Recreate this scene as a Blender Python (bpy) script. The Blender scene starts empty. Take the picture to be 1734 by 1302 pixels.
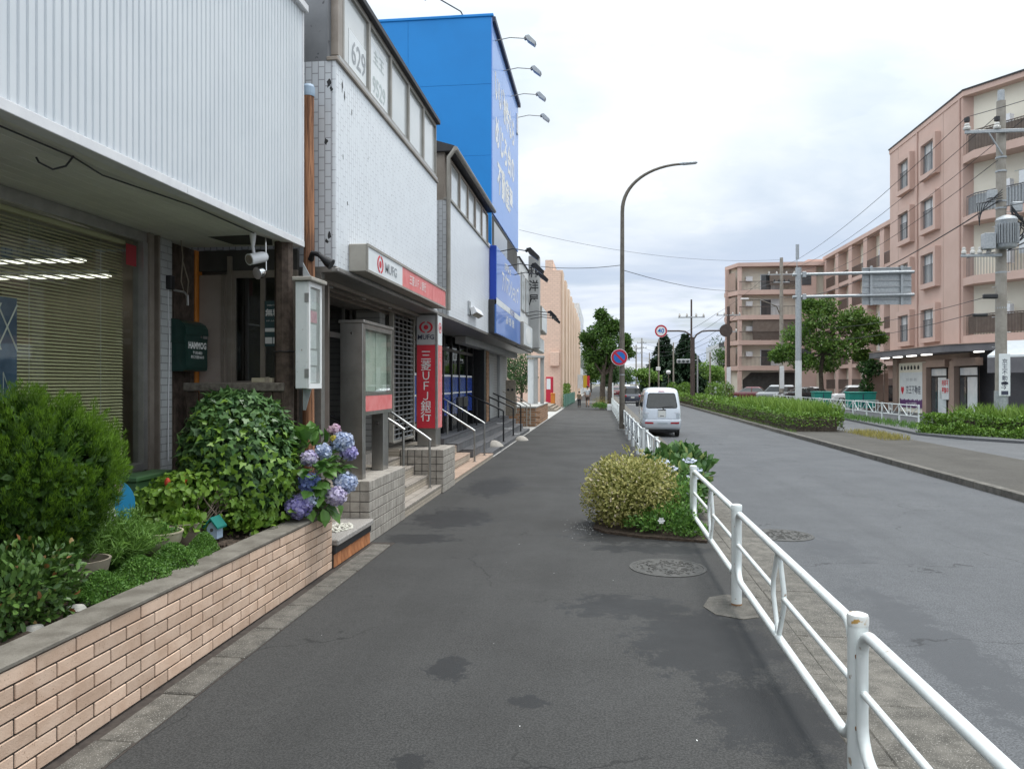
import bpy, math, random
import numpy as np
from math import sin, cos, pi, radians, atan2, sqrt, hypot
from mathutils import Vector, Matrix

# ------------------------------------------------------------------ camera
SC = bpy.context.scene
COL = SC.collection
cam = bpy.data.cameras.new('camera')
cam.sensor_width = 36.0
cam.lens = 36.0 * 1300 / 1734
cam.shift_y = -3 / 1734
cam.clip_start = 0.05
cam.clip_end = 2500
camo = bpy.data.objects.new('camera', cam)
camo.location = (0, 0, 1.9)
camo.rotation_euler = (radians(90), 0, math.atan(151 / 1300))
COL.objects.link(camo)
SC.camera = camo

# ------------------------------------------------------------------ sky and sun
SUN_EL, SUN_AZ = radians(70), radians(50)      # azimuth from +Y towards +X
world = bpy.data.worlds.new('World')
SC.world = world
world.use_nodes = True
wt = world.node_tree
wt.nodes.clear()


def wn(kind, **kw):
    n = wt.nodes.new(kind)
    for k, v in kw.items():
        setattr(n, k, v)
    return n


def sky():
    L = wt.links.new
    out = wn('ShaderNodeOutputWorld')
    bg = wn('ShaderNodeBackground')
    L(bg.outputs[0], out.inputs[0])
    nis = wn('ShaderNodeTexSky', sky_type='NISHITA', sun_disc=False)
    nis.sun_elevation = SUN_EL
    nis.sun_rotation = SUN_AZ
    nis.air_density = 1.0
    nis.dust_density = 2.0
    tc = wn('ShaderNodeTexCoord')
    sep = wn('ShaderNodeSeparateXYZ')
    L(tc.outputs['Generated'], sep.inputs[0])
    # cloud sheet: direction projected on a high horizontal plane
    zz = wn('ShaderNodeMath', operation='ADD'); zz.inputs[1].default_value = 0.10
    zm = wn('ShaderNodeMath', operation='MAXIMUM'); zm.inputs[1].default_value = 0.0
    L(sep.outputs[2], zm.inputs[0]); L(zm.outputs[0], zz.inputs[0])
    dx = wn('ShaderNodeMath', operation='DIVIDE'); dy = wn('ShaderNodeMath', operation='DIVIDE')
    L(sep.outputs[0], dx.inputs[0]); L(zz.outputs[0], dx.inputs[1])
    L(sep.outputs[1], dy.inputs[0]); L(zz.outputs[0], dy.inputs[1])
    cb = wn('ShaderNodeCombineXYZ')
    L(dx.outputs[0], cb.inputs[0]); L(dy.outputs[0], cb.inputs[1])
    n1 = wn('ShaderNodeTexNoise'); n1.inputs['Scale'].default_value = 0.55
    n1.inputs['Detail'].default_value = 7; n1.inputs['Roughness'].default_value = 0.52
    n1.inputs['Distortion'].default_value = 0.35
    L(cb.outputs[0], n1.inputs[0])
    n2 = wn('ShaderNodeTexNoise'); n2.inputs['Scale'].default_value = 1.35
    n2.inputs['Detail'].default_value = 8; n2.inputs['Roughness'].default_value = 0.55
    L(cb.outputs[0], n2.inputs[0])
    # overall cloud brightness by elevation (thin bright overcast overhead, greyer low down)
    el = wn('ShaderNodeMapRange'); el.interpolation_type = 'SMOOTHSTEP'
    el.inputs[1].default_value = 0.04; el.inputs[2].default_value = 0.38
    el.inputs[3].default_value = 0.0; el.inputs[4].default_value = 1.0
    L(sep.outputs[2], el.inputs[0])
    low = wn('ShaderNodeMix', data_type='RGBA')
    low.inputs[6].default_value = (0.31, 0.36, 0.46, 1); low.inputs[7].default_value = (0.51, 0.545, 0.59, 1)
    r1 = wn('ShaderNodeMapRange'); r1.interpolation_type = 'SMOOTHSTEP'
    r1.inputs[1].default_value = 0.40; r1.inputs[2].default_value = 0.60
    L(n1.outputs[0], r1.inputs[0]); L(r1.outputs[0], low.inputs[0])
    hi = wn('ShaderNodeMix', data_type='RGBA')
    hi.inputs[6].default_value = (0.43, 0.495, 0.545, 1); hi.inputs[7].default_value = (0.60, 0.625, 0.64, 1)
    L(r1.outputs[0], hi.inputs[0])
    cl = wn('ShaderNodeMix', data_type='RGBA')
    L(el.outputs[0], cl.inputs[0]); L(low.outputs[2], cl.inputs[6]); L(hi.outputs[2], cl.inputs[7])
    # overcast skies are brightest overhead
    top = wn('ShaderNodeMapRange'); top.interpolation_type = 'SMOOTHSTEP'
    top.inputs[1].default_value = 0.30; top.inputs[2].default_value = 0.95
    top.inputs[3].default_value = 1.0; top.inputs[4].default_value = 2.55
    L(sep.outputs[2], top.inputs[0])
    cz = wn('ShaderNodeVectorMath', operation='SCALE')
    L(cl.outputs[2], cz.inputs[0]); L(top.outputs[0], cz.inputs['Scale'])
    # gaps where the blue sky shows, mostly low down
    gap = wn('ShaderNodeMapRange'); gap.interpolation_type = 'SMOOTHSTEP'
    gap.inputs[1].default_value = 0.36; gap.inputs[2].default_value = 0.52
    gap.inputs[3].default_value = 0.30; gap.inputs[4].default_value = 1.0
    L(n2.outputs[0], gap.inputs[0])
    gm = wn('ShaderNodeMath', operation='MAXIMUM')
    el2 = wn('ShaderNodeMapRange'); el2.interpolation_type = 'SMOOTHSTEP'
    el2.inputs[1].default_value = 0.03; el2.inputs[2].default_value = 0.16
    el2.inputs[3].default_value = 0.0; el2.inputs[4].default_value = 0.93
    L(sep.outputs[2], el2.inputs[0])
    L(gap.outputs[0], gm.inputs[0]); L(el2.outputs[0], gm.inputs[1])
    ns = wn('ShaderNodeMix', data_type='RGBA', blend_type='MULTIPLY')
    ns.inputs[0].default_value = 1.0
    L(nis.outputs[0], ns.inputs[6]); ns.inputs[7].default_value = (0.075, 0.075, 0.075, 1)
    fin = wn('ShaderNodeMix', data_type='RGBA')
    L(gm.outputs[0], fin.inputs[0]); L(ns.outputs[2], fin.inputs[6]); L(cz.outputs[0], fin.inputs[7])
    L(fin.outputs[2], bg.inputs[0])
    bg.inputs[1].default_value = 1.0


sky()
sun = bpy.data.lights.new('sun', 'SUN')
sun.energy = 1.2
sun.angle = radians(13)
sun.color = (1.0, 0.96, 0.90)
suno = bpy.data.objects.new('sun', sun)
sd = Vector((sin(SUN_AZ) * cos(SUN_EL), cos(SUN_AZ) * cos(SUN_EL), sin(SUN_EL)))
suno.rotation_euler = sd.to_track_quat('Z', 'Y').to_euler()
suno.location = (20, 20, 60)
COL.objects.link(suno)
SC.view_settings.view_transform = 'Standard'
SC.view_settings.look = 'None'
SC.view_settings.gamma = 1.0
SC.view_settings.exposure = 0.88
SC.view_settings.use_curve_mapping = False
SC.render.engine = 'CYCLES'
SC.cycles.use_denoising = True
SC.cycles.max_bounces = 7
SC.cycles.diffuse_bounces = 3
SC.cycles.glossy_bounces = 3
SC.cycles.transparent_max_bounces = 10
SC.cycles.caustics_reflective = False
SC.cycles.caustics_refractive = False
SC.cycles.sample_clamp_indirect = 4.0

# ------------------------------------------------------------------ materials
RNG = np.random.default_rng(7)
random.seed(7)
MATS = {}


class Nt:
    """small helper around a material node tree"""
    def __init__(s, name):
        s.m = bpy.data.materials.new(name)
        s.m.use_nodes = True
        s.t = s.m.node_tree
        s.b = s.t.nodes['Principled BSDF']
        s.out = s.t.nodes['Material Output']
        s.tc = None

    def n(s, kind, **kw):
        x = s.t.nodes.new(kind)
        for k, v in kw.items():
            setattr(x, k, v)
        return x

    def l(s, a, b):
        s.t.links.new(a, b)

    def coord(s):
        if s.tc is None:
            s.tc = s.n('ShaderNodeTexCoord')
        return s.tc.outputs['Object']

    def geo(s):
        return s.n('ShaderNodeNewGeometry').outputs['Position']

    def noise(s, scale, detail=5, rough=0.6, vec=None, dist=0.0):
        x = s.n('ShaderNodeTexNoise')
        x.inputs['Scale'].default_value = scale
        x.inputs['Detail'].default_value = detail
        x.inputs['Roughness'].default_value = rough
        x.inputs['Distortion'].default_value = dist
        s.l(vec if vec is not None else s.coord(), x.inputs['Vector'])
        return x.outputs[0]

    def ramp(s, fac, a, b, lo=0.0, hi=1.0):
        x = s.n('ShaderNodeMapRange')
        x.interpolation_type = 'SMOOTHSTEP'
        x.inputs[1].default_value = a
        x.inputs[2].default_value = b
        x.inputs[3].default_value = lo
        x.inputs[4].default_value = hi
        s.l(fac, x.inputs[0])
        return x.outputs[0]

    def mix(s, fac, a, b, blend='MIX'):
        x = s.n('ShaderNodeMix', data_type='RGBA', blend_type=blend)
        for i, v in ((0, fac), (6, a), (7, b)):
            if isinstance(v, bpy.types.NodeSocket):
                s.l(v, x.inputs[i])
            elif i == 0:
                x.inputs[0].default_value = v
            else:
                x.inputs[i].default_value = tuple(v)[:3] + (1,)
        return x.outputs[2]

    def math(s, op, a, b=None, c=None):
        x = s.n('ShaderNodeMath', operation=op)
        for i, v in enumerate((a, b, c)):
            if v is None:
                continue
            if isinstance(v, bpy.types.NodeSocket):
                s.l(v, x.inputs[i])
            else:
                x.inputs[i].default_value = v
        return x.outputs[0]

    def bump(s, h, strength=0.3, dist=0.01, chain=None):
        x = s.n('ShaderNodeBump')
        x.inputs['Strength'].default_value = strength
        x.inputs['Distance'].default_value = dist
        s.l(h, x.inputs['Height'])
        if chain is not None:
            s.l(chain, x.inputs['Normal'])
        return x.outputs[0]

    def setc(s, c):
        if isinstance(c, bpy.types.NodeSocket):
            s.l(c, s.b.inputs['Base Color'])
        else:
            s.b.inputs['Base Color'].default_value = tuple(c)[:3] + (1,)

    def setr(s, r):
        if isinstance(r, bpy.types.NodeSocket):
            s.l(r, s.b.inputs['Roughness'])
        else:
            s.b.inputs['Roughness'].default_value = r

    def done(s, key):
        MATS[key] = s.m
        return s.m


def mat(key, c1, c2=None, rough=0.65, scale=3.0, bump=0.0, bscale=60, metal=0.0, rnd=0.0, spec=0.5,
        speck=None, streak=None, coat=0.0, world_co=False):
    """plain surface: two tones by noise, optional per-object tone, specks, vertical rain streaks, fine bump"""
    t = Nt(key)
    vec = t.geo() if world_co else None
    c = None
    if c2 is not None:
        c = t.mix(t.ramp(t.noise(scale, 6, 0.62, vec), 0.32, 0.68), c1, c2)
    else:
        c = tuple(c1)
    if speck:
        sc, thr, col = speck
        c = t.mix(t.ramp(t.noise(sc, 2, 0.5, vec), thr, thr + 0.08), c, col)
    if streak:
        amt, col = streak
        mp = t.n('ShaderNodeMapping')
        mp.inputs['Scale'].default_value = (9, 9, 0.45)
        t.l(vec if vec is not None else t.coord(), mp.inputs[0])
        f = t.ramp(t.noise(1.6, 6, 0.65, mp.outputs[0]), 0.52, 0.85, 0, amt)
        c = t.mix(f, c, col)
    if rnd:
        oi = t.n('ShaderNodeObjectInfo')
        hs = t.n('ShaderNodeHueSaturation')
        mr = t.n('ShaderNodeMapRange')
        mr.inputs[3].default_value = 1 - rnd
        mr.inputs[4].default_value = 1 + rnd
        t.l(oi.outputs['Random'], mr.inputs[0])
        t.l(mr.outputs[0], hs.inputs['Value'])
        if isinstance(c, bpy.types.NodeSocket):
            t.l(c, hs.inputs['Color'])
        else:
            hs.inputs['Color'].default_value = c[:3] + (1,)
        c = hs.outputs[0]
    t.setc(c)
    t.setr(rough)
    t.b.inputs['Metallic'].default_value = metal
    t.b.inputs['Specular IOR Level'].default_value = spec
    t.b.inputs['Coat Weight'].default_value = coat
    if bump:
        t.l(t.bump(t.noise(bscale, 4, 0.6, vec), bump, 0.01), t.b.inputs['Normal'])
    return t.done(key)


def emit(key, col, strength):
    t = Nt(key)
    t.setc(col)
    t.b.inputs['Emission Color'].default_value = tuple(col) + (1,)
    t.b.inputs['Emission Strength'].default_value = strength
    return t.done(key)


def leafmat(key, dark, light, rough=0.45, trans=0.25, third=None, at3=.86):
    t = Nt(key)
    at = t.n('ShaderNodeAttribute', attribute_name='tone')
    c = t.mix(at.outputs['Fac'], dark, light)
    if third:
        c = t.mix(t.ramp(at.outputs['Fac'], at3, at3 + .04), c, third)
    t.setc(c)
    t.setr(rough)
    t.b.inputs['Specular IOR Level'].default_value = 0.35
    tr = t.n('ShaderNodeBsdfTranslucent')
    t.l(c, tr.inputs[0])
    mx = t.n('ShaderNodeMixShader')
    mx.inputs[0].default_value = trans
    t.l(t.b.outputs[0], mx.inputs[1])
    t.l(tr.outputs[0], mx.inputs[2])
    t.l(mx.outputs[0], t.out.inputs[0])
    return t.done(key)


def glassmat(key, tint=(0.93, 0.95, 0.94), refl=0.12, rough=0.02):
    """clear pane: see-through with mirror reflection growing at grazing angles"""
    t = Nt(key)
    tr = t.n('ShaderNodeBsdfTransparent')
    tr.inputs[0].default_value = tint + (1,)
    gl = t.n('ShaderNodeBsdfGlossy')
    gl.inputs['Roughness'].default_value = rough
    fr_ = t.n('ShaderNodeFresnel')
    fr_.inputs[0].default_value = 1.5
    f = t.math('MINIMUM', t.math('MULTIPLY_ADD', fr_.outputs[0], 0.8, refl * .2), 0.95)
    bk = t.n('ShaderNodeNewGeometry')
    f = t.math('MULTIPLY', f, t.math('SUBTRACT', 1.0, bk.outputs['Backfacing']))
    mx = t.n('ShaderNodeMixShader')
    t.l(f, mx.inputs[0])
    t.l(tr.outputs[0], mx.inputs[1])
    t.l(gl.outputs[0], mx.inputs[2])
    t.l(mx.outputs[0], t.out.inputs[0])
    return t.done(key)


def tilemat(key, tile, joint, w, h, axes='YZ', jw=0.006, off=0.5, var=0.08, rough=0.35, jointvar=0.0, streak=None, turn=False):
    """wall of tiles too small in the picture to be pieces: joints, tone from tile to tile, relief"""
    t = Nt(key)
    sep = t.n('ShaderNodeSeparateXYZ')
    t.l(t.geo(), sep.inputs[0])
    cb = t.n('ShaderNodeCombineXYZ')
    ix = {'X': 0, 'Y': 1, 'Z': 2}
    a, b = axes
    if turn:
        a, b = b, a
    t.l(sep.outputs[ix[a]], cb.inputs[0])
    t.l(sep.outputs[ix[b]], cb.inputs[1])
    br = t.n('ShaderNodeTexBrick')
    br.offset = off
    br.inputs['Scale'].default_value = 1.0
    br.inputs['Brick Width'].default_value = w
    br.inputs['Row Height'].default_value = h
    br.inputs['Mortar Size'].default_value = jw
    br.inputs['Mortar Smooth'].default_value = 0.1
    br.inputs['Color1'].default_value = tuple(x * (1 + var) for x in tile) + (1,)
    br.inputs['Color2'].default_value = tuple(x * (1 - var) for x in tile) + (1,)
    br.inputs['Mortar'].default_value = tuple(joint) + (1,)
    t.l(cb.outputs[0], br.inputs[0])
    c = br.outputs[0]
    if jointvar:
        f = t.ramp(t.noise(5, 4, 0.6, t.geo()), 0.45, 0.62, 0, jointvar)
        c = t.mix(f, c, tile)
    if streak:
        mp = t.n('ShaderNodeMapping')
        mp.inputs['Scale'].default_value = (5, 5, 0.35)
        t.l(t.geo(), mp.inputs[0])
        c = t.mix(t.ramp(t.noise(1.5, 6, 0.65, mp.outputs[0]), 0.52, 0.9, 0, streak[0]), c, streak[1])
    t.setc(c)
    t.setr(rough)
    t.l(t.bump(br.outputs['Fac'], -0.35, 0.004), t.b.inputs['Normal'])
    return t.done(key)


def asphalt(key, c1, c2, patches=(), patchcol=(0.015, 0.015, 0.0158), seed=0.0, crack=0.0):
    t = Nt(key)
    g = t.geo()
    c = t.mix(t.ramp(t.noise(0.55, 6, 0.6, g), 0.3, 0.7), c1, c2)
    grit = t.noise(130, 3, 0.7, g)
    c = t.mix(t.ramp(grit, 0.35, 0.7, 0, 0.72), c, tuple(x * 0.45 for x in c1))
    c = t.mix(t.ramp(t.noise(230, 2, 0.5, g), 0.60, 0.72, 0, 0.5), c, (0.20, 0.20, 0.195))
    c = t.mix(t.ramp(t.noise(16, 5, 0.7, g), 0.38, 0.66, 0, 0.55), c, tuple(x * 0.60 for x in c1))
    c = t.mix(t.ramp(t.noise(75, 2, 0.6, g), 0.42, 0.62, 0, 0.5), c, tuple(x * 1.65 for x in c2))
    sm = t.n('ShaderNodeMapping')
    sm.inputs['Scale'].default_value = (1.5, 0.05, 1)
    t.l(g, sm.inputs[0])
    c = t.mix(t.ramp(t.noise(1.0, 4, 0.6, sm.outputs[0]), 0.45, 0.75, 0, 0.35), c, tuple(x * 0.72 for x in c1))
    mask = None
    if patches:
        wob = t.noise(5.0, 8, 0.72, g)
        wob2 = t.noise(34.0, 6, 0.75, g)
        for (px, py, rx, ry, thr) in patches:
            mp = t.n('ShaderNodeMapping', vector_type='POINT')
            mp.inputs['Location'].default_value = (-px / rx, -py / ry, 0)
            mp.inputs['Scale'].default_value = (1 / rx, 1 / ry, 0)
            t.l(g, mp.inputs[0])
            ln = t.n('ShaderNodeVectorMath', operation='LENGTH')
            t.l(mp.outputs[0], ln.inputs[0])
            v = t.math('SUBTRACT', t.math('MULTIPLY', wob, 2.6), ln.outputs['Value'])
            v = t.math('ADD', v, t.math('MULTIPLY_ADD', wob2, 1.5, -.6))
            f = t.ramp(v, thr - 0.04, thr + 0.07)
            mask = f if mask is None else t.math('MAXIMUM', mask, f)
        c = t.mix(t.math('MULTIPLY', mask, 0.9), c, patchcol)
    if crack:
        vo = t.n('ShaderNodeTexVoronoi', feature='DISTANCE_TO_EDGE')
        vo.inputs['Scale'].default_value = 0.42
        wv = t.n('ShaderNodeVectorMath', operation='ADD')
        nz = t.n('ShaderNodeTexNoise'); nz.inputs['Scale'].default_value = 1.7; nz.inputs['Detail'].default_value = 6
        t.l(g, nz.inputs['Vector'])
        t.l(g, wv.inputs[0]); t.l(nz.outputs['Color'], wv.inputs[1])
        t.l(wv.outputs[0], vo.inputs['Vector'])
        f = t.ramp(vo.outputs['Distance'], 0.001, 0.006, crack, 0.0)
        f = t.math('MULTIPLY', f, t.ramp(t.noise(0.5, 2, 0.5, g), 0.45, 0.6))
        c = t.mix(f, c, (0.012, 0.012, 0.012))
    t.setc(c)
    r = t.ramp(t.noise(0.9, 4, 0.6, g), 0.3, 0.7, 0.78, 0.92)
    if mask is not None:
        r = t.math('SUBTRACT', r, t.math('MULTIPLY', mask, 0.18))
    t.setr(r)
    t.b.inputs['Specular IOR Level'].default_value = 0.35
    t.l(t.bump(grit, 0.35, 0.006), t.b.inputs['Normal'])
    return t.done(key)


asphalt('sidewalk_asphalt', (0.038, 0.0368, 0.0355), (0.053, 0.0515, 0.0495),
        patches=[(0.75, 5.75, 0.62, 0.95, 0.62), (0.95, 4.55, 0.45, 0.6, 0.62), (0.25, 6.6, 0.7, 0.45, 0.72), (-1.02, 5.05, 0.20, 0.28, 0.72),
                 (-0.42, 4.55, 0.16, 0.13, 0.72), (1.1, 3.7, 0.3, 0.25, 0.66), (-0.95, 3.75, 0.16, 0.12, 0.75), (0.45, 9.6, 0.9, 0.5, 0.55),
                 (-2.2, 9.2, 0.5, 0.35, 0.60), (-2.05, 10.6, 0.65, 0.9, 0.60), (-1.95, 14.0, 0.6, 1.6, 0.68), (0.6, 8.9, 1.0, 0.3, 0.72)], crack=0.85)
asphalt('road_asphalt', (0.078, 0.080, 0.0845), (0.100, 0.1025, 0.108),
        patches=[(2.5, 6.0, 0.4, 2.4, 0.80), (2.7, 9.4, 0.6, 1.3, 0.95)], patchcol=(0.058, 0.060, 0.065), crack=0.6)
asphalt('side_road_asphalt', (0.096, 0.098, 0.102), (0.122, 0.124, 0.129), crack=0.2)
asphalt('median_paving', (0.055, 0.050, 0.043), (0.08, 0.073, 0.063), crack=0.4)
mat('earth', (0.10, 0.095, 0.07), (0.16, 0.15, 0.12), rough=0.95, scale=0.3, world_co=True)
mat('concrete_kerb', (0.068, 0.062, 0.052), (0.135, 0.123, 0.105), rough=0.9, scale=7, bump=0.5, bscale=90, rnd=0.10, speck=(150, 0.60, (0.32, 0.30, 0.27)), world_co=True)
mat('concrete', (0.34, 0.33, 0.31), (0.44, 0.43, 0.41), rough=0.85, scale=5, bump=0.3, bscale=50, world_co=True)
mat('coping_concrete', (0.12, 0.105, 0.085), (0.21, 0.19, 0.16), rough=0.88, scale=5, bump=0.35, bscale=70, world_co=True)
mat('aggregate', (0.24, 0.22, 0.20), (0.40, 0.375, 0.35), rough=0.85, scale=60, bump=0.4, bscale=90, speck=(90, 0.6, (0.12, 0.11, 0.10)), world_co=True)
mat('brick_tan', (0.55, 0.38, 0.275), (0.65, 0.475, 0.36), rough=0.75, scale=6, bump=0.25, bscale=120, rnd=0.14, streak=(0.35, (0.40, 0.28, 0.20)), speck=(85, 0.66, (0.30, 0.19, 0.13)), world_co=True)
mat('mortar_dark', (0.035, 0.027, 0.023), (0.06, 0.048, 0.04), rough=0.95, scale=20)
mat('soil', (0.035, 0.024, 0.016), (0.085, 0.06, 0.042), rough=0.97, scale=25, bump=1.0, bscale=60, world_co=True)
mat('stone_grey', (0.30, 0.29, 0.26), (0.48, 0.46, 0.42), rough=0.9, scale=8, bump=0.3, rnd=0.2)
mat('orange_brick', (0.42, 0.15, 0.06), (0.52, 0.22, 0.09), rough=0.7, scale=10, rnd=0.2)
mat('siding_white', (0.63, 0.665, 0.70), (0.68, 0.71, 0.74), rough=0.38, scale=1.2, streak=(0.14, (0.55, 0.58, 0.60)), world_co=True)
mat('white_paint', (0.80, 0.80, 0.79), (0.84, 0.84, 0.83), rough=0.4, scale=4)
mat('trim_white', (0.70, 0.70, 0.72), (0.78, 0.78, 0.79), rough=0.4, scale=5)
mat('soffit_board', (0.68, 0.67, 0.60), (0.75, 0.74, 0.67), rough=0.75, scale=3, streak=(0.2, (0.50, 0.48, 0.42)), rnd=0.06, world_co=True)
mat('aluminium', (0.42, 0.41, 0.40), (0.50, 0.49, 0.48), rough=0.38, metal=0.75, scale=8)
mat('dark_aluminium', (0.20, 0.19, 0.175), (0.26, 0.25, 0.23), rough=0.4, metal=0.4, scale=8)
mat('bronze_frame', (0.26, 0.22, 0.185), (0.32, 0.275, 0.235), rough=0.45, metal=0.3, scale=6)
mat('stainless', (0.34, 0.33, 0.31), (0.46, 0.45, 0.43), rough=0.30, metal=0.9, scale=3, streak=(0.35, (0.26, 0.25, 0.24)))
mat('stainless_bright', (0.45, 0.45, 0.44), (0.55, 0.55, 0.54), rough=0.35, metal=0.95, scale=4)
mat('galvanised', (0.33, 0.35, 0.37), (0.44, 0.46, 0.47), rough=0.5, metal=0.4, scale=14)
mat('fence_white', (0.66, 0.70, 0.69), (0.73, 0.76, 0.75), rough=0.38, scale=7, speck=(24, 0.675, (0.34, 0.27, 0.21)), world_co=True)
mat('rust_cap', (0.62, 0.62, 0.59), (0.70, 0.71, 0.69), rough=0.5, scale=22, speck=(26, 0.56, (0.42, 0.25, 0.07)))
mat('rust', (0.20, 0.10, 0.05), (0.34, 0.20, 0.10), rough=0.9, scale=30)
mat('cloth_white', (0.66, 0.68, 0.70), rough=0.9)
mat('cloth_blue', (0.14, 0.24, 0.42), rough=0.9)
mat('dark_interior', (0.06, 0.058, 0.053), (0.085, 0.082, 0.076), rough=0.9, scale=3)
mat('black_paint', (0.018, 0.018, 0.02), (0.026, 0.026, 0.028), rough=0.45, scale=10)
mat('black_steel', (0.022, 0.022, 0.024), (0.03, 0.03, 0.032), rough=0.4, metal=0.4, scale=10)
mat('rubber', (0.02, 0.02, 0.02), (0.03, 0.03, 0.03), rough=0.85, scale=20)
mat('wire_black', (0.03, 0.03, 0.033), rough=0.6)
mat('blind_slat', (0.72, 0.67, 0.44), (0.78, 0.73, 0.50), rough=0.55, scale=2)
mat('dark_wood', (0.045, 0.03, 0.022), (0.10, 0.072, 0.055), rough=0.85, scale=14, streak=(0.7, (0.17, 0.135, 0.105)), bump=0.5, bscale=70)
mat('grey_wood', (0.10, 0.085, 0.07), (0.21, 0.185, 0.155), rough=0.9, scale=20, bump=0.5, bscale=80)
mat('orange_paint', (0.56, 0.18, 0.02), (0.62, 0.22, 0.035), rough=0.5, scale=6)
mat('beige_panel', (0.33, 0.27, 0.23), (0.38, 0.32, 0.28), rough=0.6, scale=3)
mat('mailbox_green', (0.008, 0.035, 0.028), (0.012, 0.045, 0.036), rough=0.32, scale=10)
mat('letter_white', (0.84, 0.84, 0.82), rough=0.5)
mat('letter_grey', (0.34, 0.36, 0.38), rough=0.5)
mat('letter_pale', (0.50, 0.56, 0.55), rough=0.5)
mat('letter_black', (0.02, 0.02, 0.022), rough=0.5)
mat('letter_red', (0.62, 0.03, 0.05), rough=0.45)
mat('letter_navy', (0.05, 0.055, 0.09), rough=0.45)
mat('paper', (0.72, 0.72, 0.74), (0.80, 0.80, 0.80), rough=0.7, scale=12)
mat('paper_pink', (0.66, 0.36, 0.42), (0.74, 0.46, 0.50), rough=0.7, scale=30)
mat('paper_teal', (0.03, 0.07, 0.075), (0.04, 0.085, 0.09), rough=0.6, scale=8)
mat('red_panel', (0.60, 0.035, 0.055), (0.66, 0.05, 0.07), rough=0.35, scale=3)
mat('red_faded', (0.72, 0.17, 0.17), (0.78, 0.26, 0.25), rough=0.45, scale=6)
mat('sign_grey', (0.46, 0.45, 0.45), (0.50, 0.49, 0.49), rough=0.4, scale=4)
mat('sign_box_beige', (0.34, 0.315, 0.275), (0.40, 0.375, 0.33), rough=0.6, scale=5, streak=(0.3, (0.22, 0.2, 0.18)))
mat('sign_white', (0.72, 0.75, 0.76), (0.80, 0.82, 0.83), rough=0.35, scale=3)
mat('display_paper', (0.48, 0.55, 0.46), (0.60, 0.66, 0.57), rough=0.55, scale=1.8)
mat('blue_wall', (0.001, 0.225, 0.64), (0.002, 0.25, 0.70), rough=0.55, scale=0.6, world_co=True)
mat('blue_front_sheen', (0.17, 0.35, 0.78), (0.20, 0.38, 0.82), rough=0.40, scale=0.6, spec=0.4, coat=0.25, world_co=True)  # same blue cladding made paler, sky reflection put into the base colour
mat('blue_sign', (0.07, 0.19, 0.60), (0.12, 0.26, 0.68), rough=0.28, scale=0.5, spec=0.4, coat=0.25, world_co=True)
mat('blue_side', (0.006, 0.05, 0.42), rough=0.4)
mat('blue_film', (0.02, 0.05, 0.30), (0.03, 0.08, 0.38), rough=0.2, scale=2)
mat('roof_dark', (0.025, 0.025, 0.03), (0.04, 0.04, 0.045), rough=0.6, scale=5)
mat('grey_stained', (0.14, 0.145, 0.155), (0.19, 0.195, 0.205), rough=0.75, scale=2, speck=(14, 0.66, (0.05, 0.05, 0.055)), world_co=True)
mat('frost_pane', (0.48, 0.50, 0.50), (0.54, 0.56, 0.56), rough=0.16, scale=1.2, coat=0.5)
mat('window_dark', (0.05, 0.058, 0.065), (0.075, 0.083, 0.09), rough=0.06, scale=0.9, spec=0.8)
mat('window_curtain', (0.64, 0.68, 0.70), (0.78, 0.80, 0.81), rough=0.10, scale=1.6, spec=0.7)
mat('window_screen', (0.09, 0.09, 0.09), (0.12, 0.12, 0.12), rough=0.5, scale=4)
mat('gutter_pipe', (0.27, 0.255, 0.225), (0.34, 0.32, 0.29), rough=0.5, scale=4)
mat('tile_step', (0.30, 0.27, 0.235), (0.40, 0.365, 0.32), rough=0.7, scale=9, rnd=0.10, speck=(60, 0.64, (0.2, 0.18, 0.16)), world_co=True)
mat('tile_joint', (0.085, 0.078, 0.07), (0.13, 0.12, 0.11), rough=0.95, scale=20)
mat('joint_light', (0.30, 0.28, 0.25), (0.36, 0.34, 0.31), rough=0.95, scale=20)
mat('tile_pink', (0.46, 0.33, 0.25), (0.56, 0.43, 0.34), rough=0.7, scale=6, rnd=0.10, world_co=True)
mat('tile_slate', (0.095, 0.095, 0.10), (0.14, 0.14, 0.145), rough=0.65, scale=5, rnd=0.1, world_co=True)
mat('brick_brown', (0.25, 0.13, 0.07), (0.36, 0.21, 0.12), rough=0.8, scale=8, rnd=0.22)
mat('mortar_light', (0.36, 0.33, 0.29), (0.42, 0.39, 0.35), rough=0.95, scale=15)
mat('grey_render', (0.34, 0.34, 0.335), (0.42, 0.42, 0.41), rough=0.8, scale=1.2, streak=(0.35, (0.24, 0.24, 0.23)), world_co=True)
mat('white_render', (0.60, 0.61, 0.61), (0.70, 0.71, 0.71), rough=0.75, scale=1.5, streak=(0.25, (0.42, 0.42, 0.40)), world_co=True)
mat('salmon_render', (0.78, 0.59, 0.45), (0.82, 0.64, 0.50), rough=0.8, scale=0.6, world_co=True)
mat('apt_pink', (0.56, 0.395, 0.335), (0.61, 0.44, 0.38), rough=0.85, scale=0.5, streak=(0.16, (0.50, 0.345, 0.29)), bump=0.12, bscale=14, world_co=True)
mat('apt_cream', (0.78, 0.73, 0.62), (0.83, 0.78, 0.67), rough=0.85, scale=0.6, streak=(0.15, (0.62, 0.57, 0.48)), world_co=True)
mat('apt_brown', (0.35, 0.25, 0.205), (0.41, 0.295, 0.24), rough=0.75, scale=0.8, streak=(0.2, (0.15, 0.10, 0.08)), world_co=True)
mat('rail_brown', (0.13, 0.10, 0.088), rough=0.5, metal=0.3)
mat('rail_grey', (0.14, 0.14, 0.15), rough=0.5, metal=0.3)
mat('screen_brown', (0.15, 0.115, 0.095), (0.19, 0.15, 0.125), rough=0.8, scale=3)
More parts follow.
